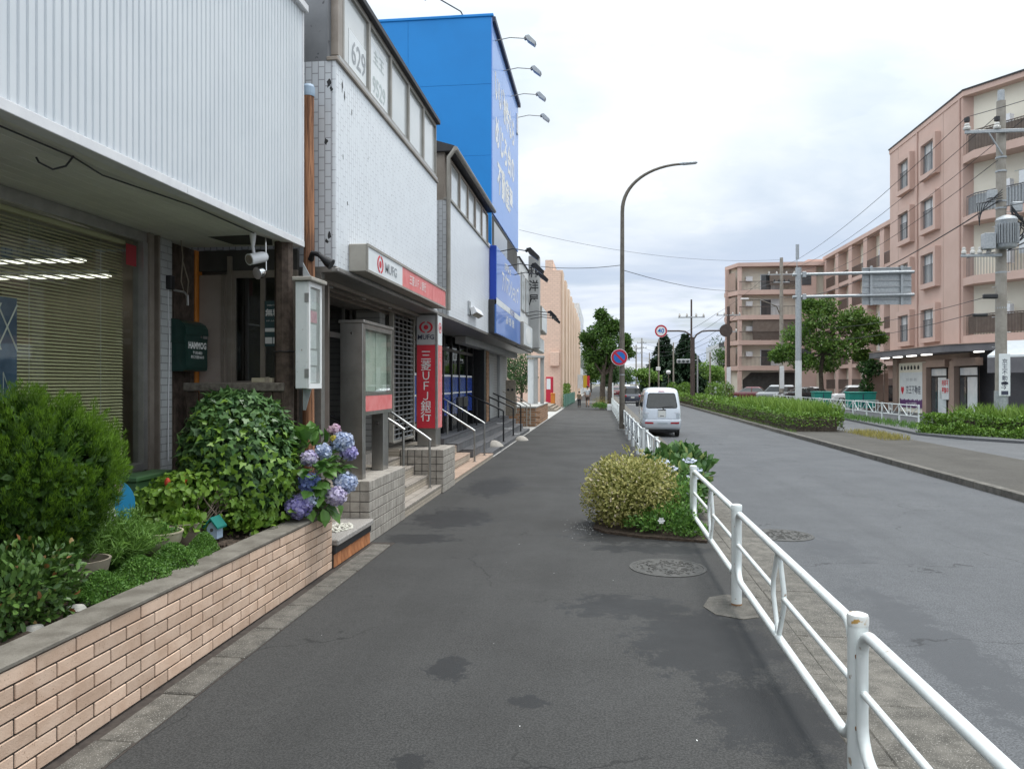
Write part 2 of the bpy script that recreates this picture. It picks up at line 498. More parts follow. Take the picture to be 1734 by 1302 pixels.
mat('canopy_grey', (0.12, 0.115, 0.125), (0.17, 0.16, 0.17), rough=0.6, scale=0.8, streak=(0.3, (0.08, 0.08, 0.085)), world_co=True)
mat('pole_concrete', (0.27, 0.245, 0.21), (0.36, 0.33, 0.29), rough=0.9, scale=3, streak=(0.3, (0.2, 0.18, 0.16)), world_co=True)
mat('lamp_pole', (0.115, 0.098, 0.078), (0.165, 0.145, 0.118), rough=0.6, scale=5, world_co=True)
mat('brown_pole', (0.06, 0.04, 0.035), (0.085, 0.06, 0.052), rough=0.55, scale=5)
mat('porcelain', (0.62, 0.60, 0.56), rough=0.25)
mat('teal_bin', (0.01, 0.20, 0.16), (0.015, 0.25, 0.20), rough=0.5, scale=2)
mat('green_fence', (0.10, 0.24, 0.19), (0.14, 0.30, 0.24), rough=0.5, scale=4)
mat('van_silver', (0.60, 0.64, 0.69), (0.64, 0.68, 0.73), rough=0.26, scale=1.5, metal=0.25, coat=0.8)
mat('van_panel', (0.40, 0.44, 0.47), rough=0.25, coat=0.6)
mat('car_white', (0.74, 0.74, 0.74), rough=0.25, coat=0.8)
mat('car_navy', (0.03, 0.035, 0.06), rough=0.2, coat=0.8)
mat('car_black', (0.015, 0.015, 0.018), rough=0.2, coat=0.8)
mat('car_maroon', (0.14, 0.02, 0.025), rough=0.25, coat=0.8)
mat('car_silver', (0.40, 0.41, 0.42), rough=0.28, metal=0.4, coat=0.6)
mat('car_glass', (0.025, 0.03, 0.03), (0.04, 0.045, 0.045), rough=0.05, scale=4, spec=0.8)
mat('tail_red', (0.36, 0.02, 0.03), rough=0.2, coat=0.5)
mat('chrome', (0.7, 0.7, 0.7), rough=0.15, metal=1.0)
mat('lamp_lens', (0.62, 0.64, 0.66), rough=0.2, coat=0.5)
mat('plate_yellow', (0.66, 0.66, 0.62), rough=0.4)
mat('sign_blue', (0.01, 0.16, 0.52), rough=0.35)
mat('red_dull', (0.34, 0.03, 0.04), rough=0.5)
mat('sign_red', (0.52, 0.02, 0.05), rough=0.35)
mat('sign_purple', (0.13, 0.05, 0.16), rough=0.5)
mat('sign_navy', (0.02, 0.03, 0.07), rough=0.5)
mat('cast_iron', (0.06, 0.058, 0.054), (0.095, 0.091, 0.085), rough=0.65, metal=0.3, scale=12, bump=0.3, bscale=120)
mat('bowl_cream', (0.36, 0.315, 0.22), (0.48, 0.43, 0.32), rough=0.7, scale=8, streak=(0.4, (0.24, 0.2, 0.14)))
mat('bowl_brown', (0.21, 0.175, 0.135), (0.30, 0.255, 0.20), rough=0.75, scale=10)
mat('plastic_green', (0.06, 0.14, 0.055), (0.08, 0.17, 0.07), rough=0.5, scale=5)
mat('toy_blue', (0.03, 0.33, 0.62), rough=0.4)
mat('toy_teal', (0.01, 0.16, 0.135), rough=0.5)
mat('toy_pale', (0.34, 0.44, 0.55), rough=0.55)
mat('poster_blue', (0.02, 0.13, 0.36), (0.05, 0.24, 0.55), rough=0.3, scale=2)
mat('poster_dark', (0.05, 0.10, 0.20), (0.10, 0.16, 0.28), rough=0.3, scale=6)
mat('skin', (0.50, 0.30, 0.21), rough=0.5)
mat('hair_black', (0.012, 0.010, 0.010), rough=0.55)
mat('shirt_pale', (0.58, 0.62, 0.64), (0.66, 0.69, 0.71), rough=0.85, scale=9)
mat('shirt_olive', (0.20, 0.16, 0.10), (0.25, 0.2, 0.13), rough=0.85, scale=9)
mat('shorts_brown', (0.15, 0.105, 0.085), rough=0.85)
mat('trousers_black', (0.02, 0.02, 0.024), rough=0.85)
mat('gravel_white', (0.60, 0.58, 0.50), (0.74, 0.72, 0.64), rough=0.8, scale=30, rnd=0.1)
mat('bark', (0.055, 0.042, 0.032), (0.11, 0.085, 0.066), rough=0.95, scale=9, bump=0.8, bscale=30)
mat('twig', (0.13, 0.095, 0.07), (0.19, 0.15, 0.115), rough=0.9, scale=15)
mat('petal_pink', (0.72, 0.46, 0.55), rough=0.6)
mat('petal_red', (0.50, 0.05, 0.02), rough=0.6)
mat('petal_yellow', (0.70, 0.52, 0.05), rough=0.6)
mat('petal_white', (0.74, 0.74, 0.72), rough=0.7)
mat('road_paint', (0.55, 0.55, 0.53), (0.66, 0.66, 0.64), rough=0.7, scale=12, world_co=True)
mat('banner_yellow', (0.62, 0.42, 0.03), rough=0.6)
mat('hill_green', (0.06, 0.085, 0.07), (0.09, 0.12, 0.09), rough=0.95, scale=0.02, world_co=True)
emit('tube_light', (1.0, 0.96, 0.88), 1.7)
emit('strip_glow', (1.0, 0.97, 0.9), 2.0)
glassmat('clear_glass')
glassmat('shop_glass', (0.88, 0.90, 0.86), 0.10)
glassmat('dark_glass', (0.50, 0.51, 0.50), 0.16)
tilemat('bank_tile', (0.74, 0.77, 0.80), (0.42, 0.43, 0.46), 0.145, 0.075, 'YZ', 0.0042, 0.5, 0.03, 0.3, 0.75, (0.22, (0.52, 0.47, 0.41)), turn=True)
tilemat('bank_tile_shaded', (0.58, 0.60, 0.63), (0.27, 0.27, 0.29), 0.145, 0.075, 'XZ', 0.0055, 0.5, 0.05, 0.35, 0.2, (0.4, (0.40, 0.40, 0.40)), turn=True)  # darker copy of the same tile, side-wall shade put into the colour
tilemat('small_tile_white', (0.70, 0.72, 0.73), (0.30, 0.30, 0.30), 0.11, 0.06, 'YZ', 0.005, 0.5, 0.04, 0.35, 0.6, (0.3, (0.50, 0.48, 0.44)))
tilemat('pilaster_tile', (0.50, 0.51, 0.51), (0.24, 0.24, 0.24), 0.24, 0.075, 'YZ', 0.005, 0.5, 0.05, 0.4, 0.4)
tilemat('grey_mosaic', (0.36, 0.355, 0.34), (0.22, 0.215, 0.205), 0.10, 0.10, 'YZ', 0.012, 0.0, 0.06, 0.5)
tilemat('salmon_tile', (0.76, 0.55, 0.44), (0.64, 0.45, 0.36), 0.36, 0.16, 'XZ', 0.016, 0.5, 0.05, 0.75)
tilemat('slate_tread', (0.10, 0.10, 0.105), (0.045, 0.045, 0.05), 0.30, 0.15, 'XY', 0.01, 0.0, 0.12, 0.65)
tilemat('pink_tread', (0.42, 0.30, 0.225), (0.20, 0.15, 0.12), 0.30, 0.15, 'XY', 0.01, 0.0, 0.10, 0.7)
tilemat('riser_tile', (0.42, 0.36, 0.29), (0.24, 0.21, 0.17), 0.15, 0.05, 'YZ', 0.006, 0.5, 0.08, 0.7)
tilemat('tread_tile', (0.34, 0.30, 0.26), (0.16, 0.14, 0.12), 0.15, 0.15, 'XY', 0.008, 0.0, 0.10, 0.7)
leafmat('leaf_conifer', (0.022, 0.065, 0.006), (0.16, 0.30, 0.018), 0.6, 0.2)
leafmat('leaf_ivy', (0.028, 0.08, 0.025), (0.12, 0.225, 0.07), 0.40, 0.15)
leafmat('leaf_ivy_young', (0.09, 0.19, 0.02), (0.22, 0.36, 0.05), 0.42, 0.25)
leafmat('leaf_hydrangea', (0.04, 0.11, 0.025), (0.14, 0.28, 0.055), 0.42, 0.22)
leafmat('leaf_feathery', (0.06, 0.14, 0.02), (0.18, 0.32, 0.06), 0.5, 0.2)
leafmat('leaf_mat', (0.045, 0.12, 0.02), (0.15, 0.29, 0.05), 0.5, 0.2)
leafmat('leaf_azalea', (0.03, 0.075, 0.016), (0.11, 0.20, 0.04), 0.42, 0.15, (0.26, 0.11, 0.045), .955)
leafmat('leaf_variegated', (0.17, 0.19, 0.04), (0.55, 0.50, 0.19), 0.5, 0.3, (0.66, 0.56, 0.44), .93)
leafmat('leaf_dark', (0.014, 0.045, 0.010), (0.055, 0.12, 0.025), 0.5, 0.15)
leafmat('leaf_gloss', (0.035, 0.095, 0.025), (0.14, 0.25, 0.07), 0.35, 0.2, (0.34, 0.40, 0.14))
leafmat('leaf_hedge', (0.055, 0.125, 0.014), (0.18, 0.31, 0.04), 0.5, 0.22)
leafmat('leaf_hedge_brown', (0.045, 0.05, 0.022), (0.105, 0.10, 0.05), 0.6, 0.15)
leafmat('leaf_weed', (0.10, 0.19, 0.025), (0.24, 0.36, 0.07), 0.55, 0.3)
leafmat('leaf_dry', (0.22, 0.20, 0.05), (0.42, 0.36, 0.11), 0.7, 0.3)
leafmat('leaf_tree', (0.025, 0.07, 0.012), (0.10, 0.19, 0.03), 0.5, 0.25)
leafmat('leaf_tree_mid', (0.04, 0.10, 0.016), (0.16, 0.27, 0.05), 0.5, 0.3)
leafmat('leaf_tree_light', (0.055, 0.125, 0.018), (0.20, 0.33, 0.06), 0.5, 0.3)
leafmat('leaf_cedar', (0.010, 0.032, 0.014), (0.035, 0.075, 0.03), 0.6, 0.1)
leafmat('floret_violet', (0.27, 0.24, 0.55), (0.55, 0.50, 0.76), 0.6, 0.3)
leafmat('floret_blue', (0.16, 0.21, 0.52), (0.36, 0.44, 0.76), 0.6, 0.3)
leafmat('floret_pale', (0.34, 0.42, 0.62), (0.66, 0.70, 0.80), 0.6, 0.3)
leafmat('floret_lilac', (0.42, 0.37, 0.58), (0.74, 0.68, 0.80), 0.6, 0.3)
leafmat('floret_pink', (0.52, 0.34, 0.46), (0.72, 0.56, 0.60), 0.6, 0.3)
leafmat('floret_yellow', (0.50, 0.42, 0.05), (0.72, 0.62, 0.16), 0.6, 0.3)


def logwood():
    t = Nt('log_wood')
    mp = t.n('ShaderNodeMapping')
    mp.inputs['Scale'].default_value = (26, 26, 1.1)
    t.l(t.geo(), mp.inputs[0])
    f = t.noise(1.4, 7, 0.65, mp.outputs[0], 0.6)
    c = t.mix(t.ramp(f, 0.36, 0.64), (0.13, 0.052, 0.025), (0.46, 0.22, 0.115))
    c = t.mix(t.ramp(t.noise(2.2, 4, 0.5, t.geo()), 0.5, 0.72, 0, 0.6), c, (0.09, 0.05, 0.035))
    t.setc(c)
    t.setr(0.8)
    t.l(t.bump(f, 0.8, 0.02), t.b.inputs['Normal'])
    t.done('log_wood')


logwood()

# ------------------------------------------------------------------ geometry helpers
BASE = {}
ORI = {}


class MB:
    """collects simple shapes into one mesh"""
    def __init__(s):
        s.v = []
        s.f = []

    def add(s, vs, fs):
        o = len(s.v)
        s.v.extend(tuple(p) for p in vs)
        s.f.extend(tuple(i + o for i in f) for f in fs)
        return s

    def box(s, x0, x1, y0, y1, z0, z1):
        return s.add([(x0, y0, z0), (x1, y0, z0), (x1, y1, z0), (x0, y1, z0), (x0, y0, z1), (x1, y0, z1), (x1, y1, z1), (x0, y1, z1)],
                     [(0, 3, 2, 1), (4, 5, 6, 7), (0, 1, 5, 4), (1, 2, 6, 5), (2, 3, 7, 6), (3, 0, 4, 7)])

    def bev(s, x0, x1, y0, y1, z0, z1, b=0.004):
        """box with chamfered edges"""
        vs = []
        idx = {}
        xs, ys, zs = (x0, x1), (y0, y1), (z0, z1)
        for i in (0, 1):
            for j in (0, 1):
                for k in (0, 1):
                    sx, sy, sz = (1 - 2 * i) * b, (1 - 2 * j) * b, (1 - 2 * k) * b
                    idx[(i, j, k, 'x')] = len(vs); vs.append((xs[i], ys[j] + sy, zs[k] + sz))
                    idx[(i, j, k, 'y')] = len(vs); vs.append((xs[i] + sx, ys[j], zs[k] + sz))
                    idx[(i, j, k, 'z')] = len(vs); vs.append((xs[i] + sx, ys[j] + sy, zs[k]))
        fs = []
        q = [(0, 0), (1, 0), (1, 1), (0, 1)]
        for i in (0, 1):
            a = [idx[(i, p[0], p[1], 'x')] for p in q]; fs.append(a if i else a[::-1])
            a = [idx[(p[0], i, p[1], 'y')] for p in q]; fs.append(a[::-1] if i else a)
            a = [idx[(p[0], p[1], i, 'z')] for p in q]; fs.append(a if i else a[::-1])
            for j in (0, 1):
                fs.append([idx[(i, j, 0, 'x')], idx[(i, j, 0, 'y')], idx[(i, j, 1, 'y')], idx[(i, j, 1, 'x')]])
                fs.append([idx[(i, 0, j, 'x')], idx[(i, 0, j, 'z')], idx[(i, 1, j, 'z')], idx[(i, 1, j, 'x')]])
                fs.append([idx[(0, i, j, 'y')], idx[(0, i, j, 'z')], idx[(1, i, j, 'z')], idx[(1, i, j, 'y')]])
                for k in (0, 1):
                    fs.append([idx[(i, j, k, 'x')], idx[(i, j, k, 'y')], idx[(i, j, k, 'z')]])
        c = Vector(((x0 + x1) / 2, (y0 + y1) / 2, (z0 + z1) / 2))
        out = []
        for f in fs:
            p = [Vector(vs[i]) for i in f]
            nn = (p[1] - p[0]).cross(p[2] - p[0])
            out.append(tuple(f) if nn.dot(sum(p, Vector()) / len(p) - c) > 0 else tuple(reversed(f)))
        return s.add(vs, out)

    def fbox(s, fr, u0, u1, n0, n1, z0, z1):
        """box in a facade frame: u along the wall, n outwards"""
        pts = [fr(u, n, z) for z in (z0, z1) for (u, n) in ((u0, n0), (u1, n0), (u1, n1), (u0, n1))]
        return s.add(pts, [(0, 3, 2, 1), (4, 5, 6, 7), (0, 1, 5, 4), (1, 2, 6, 5), (2, 3, 7, 6), (3, 0, 4, 7)])

    def prism(s, poly, z0, z1):
        n = len(poly)
        vs = [(p[0], p[1], z0) for p in poly] + [(p[0], p[1], z1) for p in poly]
        fs = [tuple(range(n))[::-1], tuple(range(n, 2 * n))]
        fs += [(i, (i + 1) % n, n + (i + 1) % n, n + i) for i in range(n)]
        return s.add(vs, fs)

    def extr(s, poly, origin, u, v, w, d):
        """polygon given in (u,v) axes extruded by d along w"""
        o, u, v, w = Vector(origin), Vector(u), Vector(v), Vector(w)
        n = len(poly)
        a = [o + u * p[0] + v * p[1] for p in poly]
        vs = a + [p + w * d for p in a]
        fs = [tuple(range(n))[::-1], tuple(range(n, 2 * n))]
        fs += [(i, (i + 1) % n, n + (i + 1) % n, n + i) for i in range(n)]
        return s.add(vs, fs)

    def tube(s, pts, r, n=8, cap=True, closed=False):
        """r may be a list per point"""
        P = [Vector(p) for p in pts]
        m = len(P)
        rs = r if isinstance(r, (list, tuple)) else [r] * m
        up = None
        vs = []
        for i in range(m):
            if closed:
                d = P[(i + 1) % m] - P[i - 1]
            elif i == 0:
                d = P[1] - P[0]
            elif i == m - 1:
                d = P[-1] - P[-2]
            else:
                d = (P[i + 1] - P[i]).normalized() + (P[i] - P[i - 1]).normalized()
            if d.length < 1e-9:
                d = Vector((0, 0, 1))
            d.normalize()
            if up is None:
                a = Vector((0, 0, 1)) if abs(d.z) < 0.9 else Vector((1, 0, 0))
                up = (a - d * a.dot(d)).normalized()
            else:
                up = up - d * up.dot(d)
                if up.length < 1e-6:
                    up = d.orthogonal()
                up.normalize()
            sd_ = d.cross(up)
            for k in range(n):
                t = 2 * pi * k / n
                vs.append(P[i] + (up * cos(t) + sd_ * sin(t)) * rs[i])
        fs = []
        mm = m if closed else m - 1
        for i in range(mm):
            j = (i + 1) % m
            for k in range(n):
                fs.append((i * n + k, i * n + (k + 1) % n, j * n + (k + 1) % n, j * n + k))
        if cap and not closed:
            fs.append(tuple(range(n))[::-1])
            fs.append(tuple((m - 1) * n + k for k in range(n)))
        return s.add(vs, fs)

    def cyl(s, x, y, z0, z1, r, r2=None, n=16):
        return s.tube([(x, y, z0), (x, y, z1)], [r, r if r2 is None else r2], n)

    def lathe(s, prof, c, n=20, wob=0.0):
        vs = []
        for (r, z) in prof:
            for k in range(n):
                t = 2 * pi * k / n
                vs.append((c[0] + r * cos(t), c[1] + r * sin(t), c[2] + z))
        fs = []
        for i in range(len(prof) - 1):
            for k in range(n):
                fs.append((i * n + k, i * n + (k + 1) % n, (i + 1) * n + (k + 1) % n, (i + 1) * n + k))
        fs.append(tuple(range(n))[::-1])
        fs.append(tuple((len(prof) - 1) * n + k for k in range(n)))
        return s.add(vs, fs)

    def disc(s, c, nrm, r, d, n=28):
        nrm = Vector(nrm).normalized()
        c = Vector(c)
        return s.tube([c, c + nrm * d], r, n)


def mesh_np(name, V, F, tone=None, smooth=False):
    """fast mesh from numpy arrays; F (m,k) all the same size"""
    me = bpy.data.meshes.new(name)
    V = np.asarray(V, dtype=np.float32)
    F = np.asarray(F, dtype=np.int32)
    me.vertices.add(len(V))
    me.vertices.foreach_set('co', V.ravel())
    m, k = F.shape
    me.loops.add(m * k)
    me.loops.foreach_set('vertex_index', F.ravel())
    me.polygons.add(m)
    me.polygons.foreach_set('loop_start', np.arange(0, m * k, k, dtype=np.int32))
    me.polygons.foreach_set('loop_total', np.full(m, k, dtype=np.int32))
    me.update(calc_edges=True)
    if tone is not None:
        a = me.attributes.new('tone', 'FLOAT', 'POINT')
        a.data.foreach_set('value', np.asarray(tone, dtype=np.float32))
    if smooth:
        me.polygons.foreach_set('use_smooth', np.ones(m, dtype=bool))
    return me


def base_of(p):
    return BASE.get(p.name, Vector((0, 0, 0)))


def put(name, me, m, parent=None, base=None):
    o = bpy.data.objects.new(name, me)
    COL.objects.link(o)
    if m is not None and len(me.materials) == 0:
        me.materials.append(MATS[m])
    if parent is not None:
        o.parent = parent
        BASE[o.name] = base_of(parent)
    elif base is not None:
        o.location = base
        BASE[o.name] = Vector(base)
    return o


def autosmooth(me, ang=38):
    me.polygons.foreach_set('use_smooth', np.ones(len(me.polygons), dtype=bool))
    try:
        me.set_sharp_from_angle(angle=radians(ang))
    except Exception:
        pass


def obj(name, mb, m, parent=None, base=None, smooth=False):
    b = base_of(parent) if parent is not None else (Vector(base) if base is not None else Vector((0, 0, 0)))
    me = bpy.data.meshes.new(name)
    me.from_pydata([(p[0] - b.x, p[1] - b.y, p[2] - b.z) for p in mb.v], [], mb.f)
    me.update()
    if smooth:
        autosmooth(me)
    return put(name, me, m, parent, base)


def tag(o, label=None, cat=None, group=None, kind=None):
    if label:
        o['label'] = label
    if cat:
        o['category'] = cat
    if group:
        o['group'] = group
    if kind:
        o['kind'] = kind
    return o


def thing(name, label, cat, base, group=None):
    o = bpy.data.objects.new(name, None)
    COL.objects.link(o)
    o.empty_display_size = 0.1
    o.location = base
    BASE[o.name] = Vector(base)
    return tag(o, label, cat, group)


def single(name, mb, m, label, cat, base, group=None, smooth=False):
    return tag(obj(name, mb, m, None, base, smooth), label, cat, group)


def struct(name, mb, m, parent=None):
    o = obj(name, mb, m, parent, None if parent else (0, 0, 0))
    if parent is None:
        o['kind'] = 'structure'
    return o


def shared(name, me, loc, parent, rot=None, scl=None):
    """one more object on mesh data already made; loc in world space"""
    o = bpy.data.objects.new(name, me)
    COL.objects.link(o)
    o.parent = parent
    b = base_of(parent)
    o.location = (loc[0] - b.x, loc[1] - b.y, loc[2] - b.z)
    if rot is not None:
        o.rotation_euler = rot
    if scl is not None:
        o.scale = scl
    return o


def mbmesh(name, mb, m, smooth=False):
    me = bpy.data.meshes.new(name)
    me.from_pydata(mb.v, [], mb.f)
    me.update()
    if smooth:
        autosmooth(me)
    me.materials.append(MATS[m])
    return me


def copy_tree(o, loc=None, parent=None, rotz=None):
    c = o.copy()
    COL.objects.link(c)
    c.parent = parent
    if loc is not None:
        c.location = loc
    if rotz is not None:
        c.rotation_euler = (0, 0, rotz)
    for ch in list(o.children):
        copy_tree(ch, None, c)
    return c


def frame(ox, oy, ang):
    """facade frame: u runs along direction ang (degrees from +X), n is 90 degrees clockwise of u"""
    cu, su = cos(radians(ang)), sin(radians(ang))

    def fr(u, n, z):
        return (ox + u * cu + n * su, oy + u * su - n * cu, z)
    return fr


def text(s, size, m, parent, origin, u, v, name='lettering', align='CENTER', bold=0.0, depth=0.002, sx=1.0, spacing=1.0, line=1.0):
    """lettering laid on a plane: origin is the centre (or left) of the baseline, u reading direction, v up"""
    cu = bpy.data.curves.new(name, 'FONT')
    cu.body = s
    cu.size = size
    cu.align_x = align
    cu.align_y = 'CENTER'
    cu.offset = bold
    cu.resolution_u = 2
    cu.space_character = spacing
    cu.space_line = line
    to = bpy.data.objects.new(name, cu)
    COL.objects.link(to)
    dg = bpy.context.evaluated_depsgraph_get()
    me = bpy.data.meshes.new_from_object(to.evaluated_get(dg))
    bpy.data.objects.remove(to)
    bpy.data.curves.remove(cu)
    u, v, o = Vector(u).normalized(), Vector(v).normalized(), Vector(origin)
    w = u.cross(v)
    b = base_of(parent)
    for p in me.vertices:
        q = o + u * (p.co.x * sx) + v * p.co.y + w * depth
        p.co = q - b
    me.materials.clear()
    return put(name, me, m, parent)


# --- foliage -------------------------------------------------------------
LEAF = {
    'diamond': (np.array([(0, 0, 0), (0.5, 0.28, 0.06), (1, 0, -0.05), (0.5, -0.28, 0.06)]), np.array([(0, 1, 2, 3)])),
    'oval': (np.array([(0, 0, 0), (0.3, 0.24, 0.05), (0.7, 0.22, 0.03), (1, 0, -0.08), (0.7, -0.22, 0.03), (0.3, -0.24, 0.05)]),
             np.array([(0, 1, 2, 3), (0, 3, 4, 5)])),
    'broad': (np.array([(0, 0, 0), (0.22, 0.30, 0.07), (0.62, 0.36, 0.05), (1, 0, -0.14), (0.62, -0.36, 0.05), (0.22, -0.30, 0.07)]),
              np.array([(0, 1, 2, 3), (0, 3, 4, 5)])),
    'ivy': (np.array([(0, 0, 0), (-0.12, 0.30, 0.03), (0.25, 0.42, 0.0), (0.42, 0.20, 0.05), (1, 0, -0.10), (0.42, -0.20, 0.05), (0.25, -0.42, 0.0), (-0.12, -0.30, 0.03)]),
            np.array([(0, 1, 2, 3), (0, 3, 4, 5), (0, 5, 6, 7)])),
    'needle': (np.array([(0, 0.06, 0), (0, -0.06, 0), (1, -0.02, 0), (1, 0.02, 0)]), np.array([(0, 1, 2, 3)])),
    'blade': (np.array([(0, 0.035, 0), (0, -0.035, 0), (0.55, -0.035, 0.10), (0.55, 0.035, 0.10), (1, 0.0, -0.12), (1, 0.004, -0.12)]),
              np.array([(0, 1, 2, 3), (3, 2, 4, 5)])),
    'petal4': (np.array([(0, 0, 0.05), (0.42, 0.42, 0.1), (0.62, 0, 0), (0.42, -0.42, 0.1), (0, -0.62, 0), (-0.42, -0.42, 0.1), (-0.62, 0, 0), (-0.42, 0.42, 0.1), (0, 0.62, 0)]),
               np.array([(0, 8, 1, 2), (0, 2, 3, 4), (0, 4, 5, 6), (0, 6, 7, 8)])),
}


def rots(direction, normal):
    """rotation matrices: x along direction, z close to normal"""
    d = direction / np.maximum(np.linalg.norm(direction, axis=1, keepdims=True), 1e-9)
    n = normal - d * np.sum(normal * d, axis=1, keepdims=True)
    ln = np.linalg.norm(n, axis=1, keepdims=True)
    alt = np.cross(d, np.array([[0.31, 0.73, 0.61]]))
    n = np.where(ln < 1e-4, alt, n)
    n = n / np.maximum(np.linalg.norm(n, axis=1, keepdims=True), 1e-9)
    b = np.cross(n, d)
    return np.stack([d, b, n], axis=2)


def leaves(kind, P, D, N, S, tone):
    """arrays for many leaves: positions, directions, normals, sizes, tone per leaf"""
    tv, tf = LEAF[kind]
    R = rots(D, N)
    V = np.einsum('nij,kj->nki', R, tv) * S[:, None, None] + P[:, None, :]
    k = len(tv)
    F = tf[None, :, :] + (np.arange(len(P)) * k)[:, None, None]
    return V.reshape(-1, 3), F.reshape(-1, tf.shape[1]), np.repeat(tone, k)


def merge(parts):
    V, F, T = [], [], []
    o = 0
    for v, f, t in parts:
        V.append(v); F.append(f + o); T.append(t)
        o += len(v)
    return np.concatenate(V), np.concatenate(F), np.concatenate(T)


def leafobj(name, parts, m, parent=None, base=None, kind=None):
    V, F, T = merge(parts)
    b = base_of(parent) if parent is not None else Vector(base)
    o = put(name, mesh_np(name, V - np.array(b)[None, :], F, T), m, parent, base if parent is None else None)
    if kind:
        o['kind'] = kind
    return o


def rdir(n, up=0.0):
    v = RNG.normal(size=(n, 3))
    v /= np.linalg.norm(v, axis=1, keepdims=True)
    v[:, 2] += up
    return v / np.linalg.norm(v, axis=1, keepdims=True)


def lump(D, seed, amp=0.25, freq=3.0):
    """cheap smooth lumpiness on unit directions"""
    r = np.random.default_rng(seed)
    out = np.zeros(len(D))
    for i in range(6):
        w = r.normal(size=3) * freq * (1 + 0.4 * i)
        out += np.sin(D @ w + r.uniform(0, 6.28)) / (1 + 0.5 * i)
    return 1 + amp * out / 2.5


def blob(c, rad, n, size, kind='oval', seed=1, amp=0.15, shell=0.5, up=0.3, outw=0.8, tone=(0.0, 1.0), jitter=0.4, zmin=-9, low=-1.0, droop=0.0):
    """leaves through the outer shell of a lumpy ellipsoid crown"""
    D = rdir(n)
    D = D[D[:, 2] > low]
    n = len(D)
    q = 1 - shell * RNG.random(n) ** 1.8
    P = np.array(c) + D * np.array(rad) * (lump(D, seed, amp) * q)[:, None]
    ok = P[:, 2] > zmin
    P, D, q = P[ok], D[ok], q[ok]
    n = len(P)
    dirs = D * outw + rdir(n) * 0.9
    dirs[:, 2] += up - droop
    nor = D + rdir(n) * jitter + np.array([0, 0, 0.5])
    S = size * (0.65 + 0.7 * RNG.random(n))
    t = tone[0] + (tone[1] - tone[0]) * RNG.random(n)
    return leaves(kind, P, dirs, nor, S, t)


def slabfill(x0, x1, y0, y1, z0, z1, n, size, kind='oval', tone=(0, 1), skin=0.12, up=0.5, seed=3, wob=0.05):
    """leaves near the faces of a clipped hedge"""
    P = np.stack([RNG.uniform(x0, x1, n), RNG.uniform(y0, y1, n), RNG.uniform(z0, z1, n)], axis=1)
    face = RNG.integers(0, 5, n)
    a = np.array([(x1 - x0) * (y1 - y0), (y1 - y0) * (z1 - z0), (y1 - y0) * (z1 - z0), (x1 - x0) * (z1 - z0), (x1 - x0) * (z1 - z0)])
    face = RNG.choice(5, n, p=a / a.sum())
    d = RNG.random(n) ** 2 * skin
    NN = np.zeros((n, 3))
    w = wob * (np.sin(P[:, 1] * 2.3 + seed) + np.sin(P[:, 0] * 3.1 + P[:, 1] * 5.7 + seed) * 0.7)
    for k, (ax, val, sg) in enumerate(((2, z1, 1), (0, x0, -1), (0, x1, 1), (1, y0, -1), (1, y1, 1))):
        mk = face == k
        P[mk, ax] = val + sg * (w[mk] - d[mk])
        NN[mk, ax] = sg
    dirs = NN * 0.7 + rdir(n) * 0.9
    dirs[:, 2] += up
    nor = NN + rdir(n) * 0.5 + np.array([0, 0, 0.4])
    return leaves(kind, P, dirs, nor, size * (0.6 + 0.8 * RNG.random(n)), tone[0] + (tone[1] - tone[0]) * RNG.random(n))


def catenary(a, b, sag, n=14):
    a, b = Vector(a), Vector(b)
    return [a.lerp(b, i / n) - Vector((0, 0, sag * 4 * (i / n) * (1 - i / n))) for i in range(n + 1)]


def rrect(w, h, r, n=5):
    """rounded rectangle outline, centre at the origin"""
    pts = []
    for cx, cy, a in ((w / 2 - r, h / 2 - r, 0), (-w / 2 + r, h / 2 - r, 90), (-w / 2 + r, -h / 2 + r, 180), (w / 2 - r, -h / 2 + r, 270)):
        for i in range(n + 1):
            t = radians(a + 90 * i / n)
            pts.append((cx + r * cos(t), cy + r * sin(t)))
    return pts


def skin_mesh(name, joints, edges, subdiv=2):
    """one continuous body surface grown round a skeleton; joints: (x,y,z,radius)"""
    me = bpy.data.meshes.new(name)
    me.from_pydata([j[:3] for j in joints], edges, [])
    o = bpy.data.objects.new(name, me)
    COL.objects.link(o)
    md = o.modifiers.new('skin', 'SKIN')
    md.use_smooth_shade = True
    for i, j in enumerate(joints):
        r = j[3] if isinstance(j[3], tuple) else (j[3], j[3])
        me.skin_vertices[0].data[i].radius = r
    me.skin_vertices[0].data[0].use_root = True
    sb = o.modifiers.new('sub', 'SUBSURF')
    sb.levels = subdiv
    sb.render_levels = subdiv
    dg = bpy.context.evaluated_depsgraph_get()
    out = bpy.data.meshes.new_from_object(o.evaluated_get(dg))
    bpy.data.objects.remove(o)
    return out

# ================================================================== THE SETTING
struct('ground', MB().add([(-700, -300, -0.09), (700, -300, -0.09), (700, 1200, -0.09), (-700, 1200, -0.09)], [(0, 1, 2, 3)]), 'earth')
struct('road', MB().add([(2.06, -15, -0.04), (60, -15, -0.04), (60, 500, -0.04), (2.06, 500, -0.04)], [(0, 1, 2, 3)]), 'road_asphalt')
struct('side_road', MB().add([(9.7, 2, -0.036), (40, 2, -0.036), (40, 24, -0.036), (13.6, 120, -0.036), (9.7, 120, -0.036)], [(0, 1, 2, 3, 4)]), 'side_road_asphalt')
SW = struct('sidewalk', MB().box(-2.74, 1.28, -8, 400, -0.3, 0.0), 'sidewalk_asphalt')
struct('plot_ground', MB().box(-40, -2.745, -8, 130, -0.3, 0.0), 'concrete')


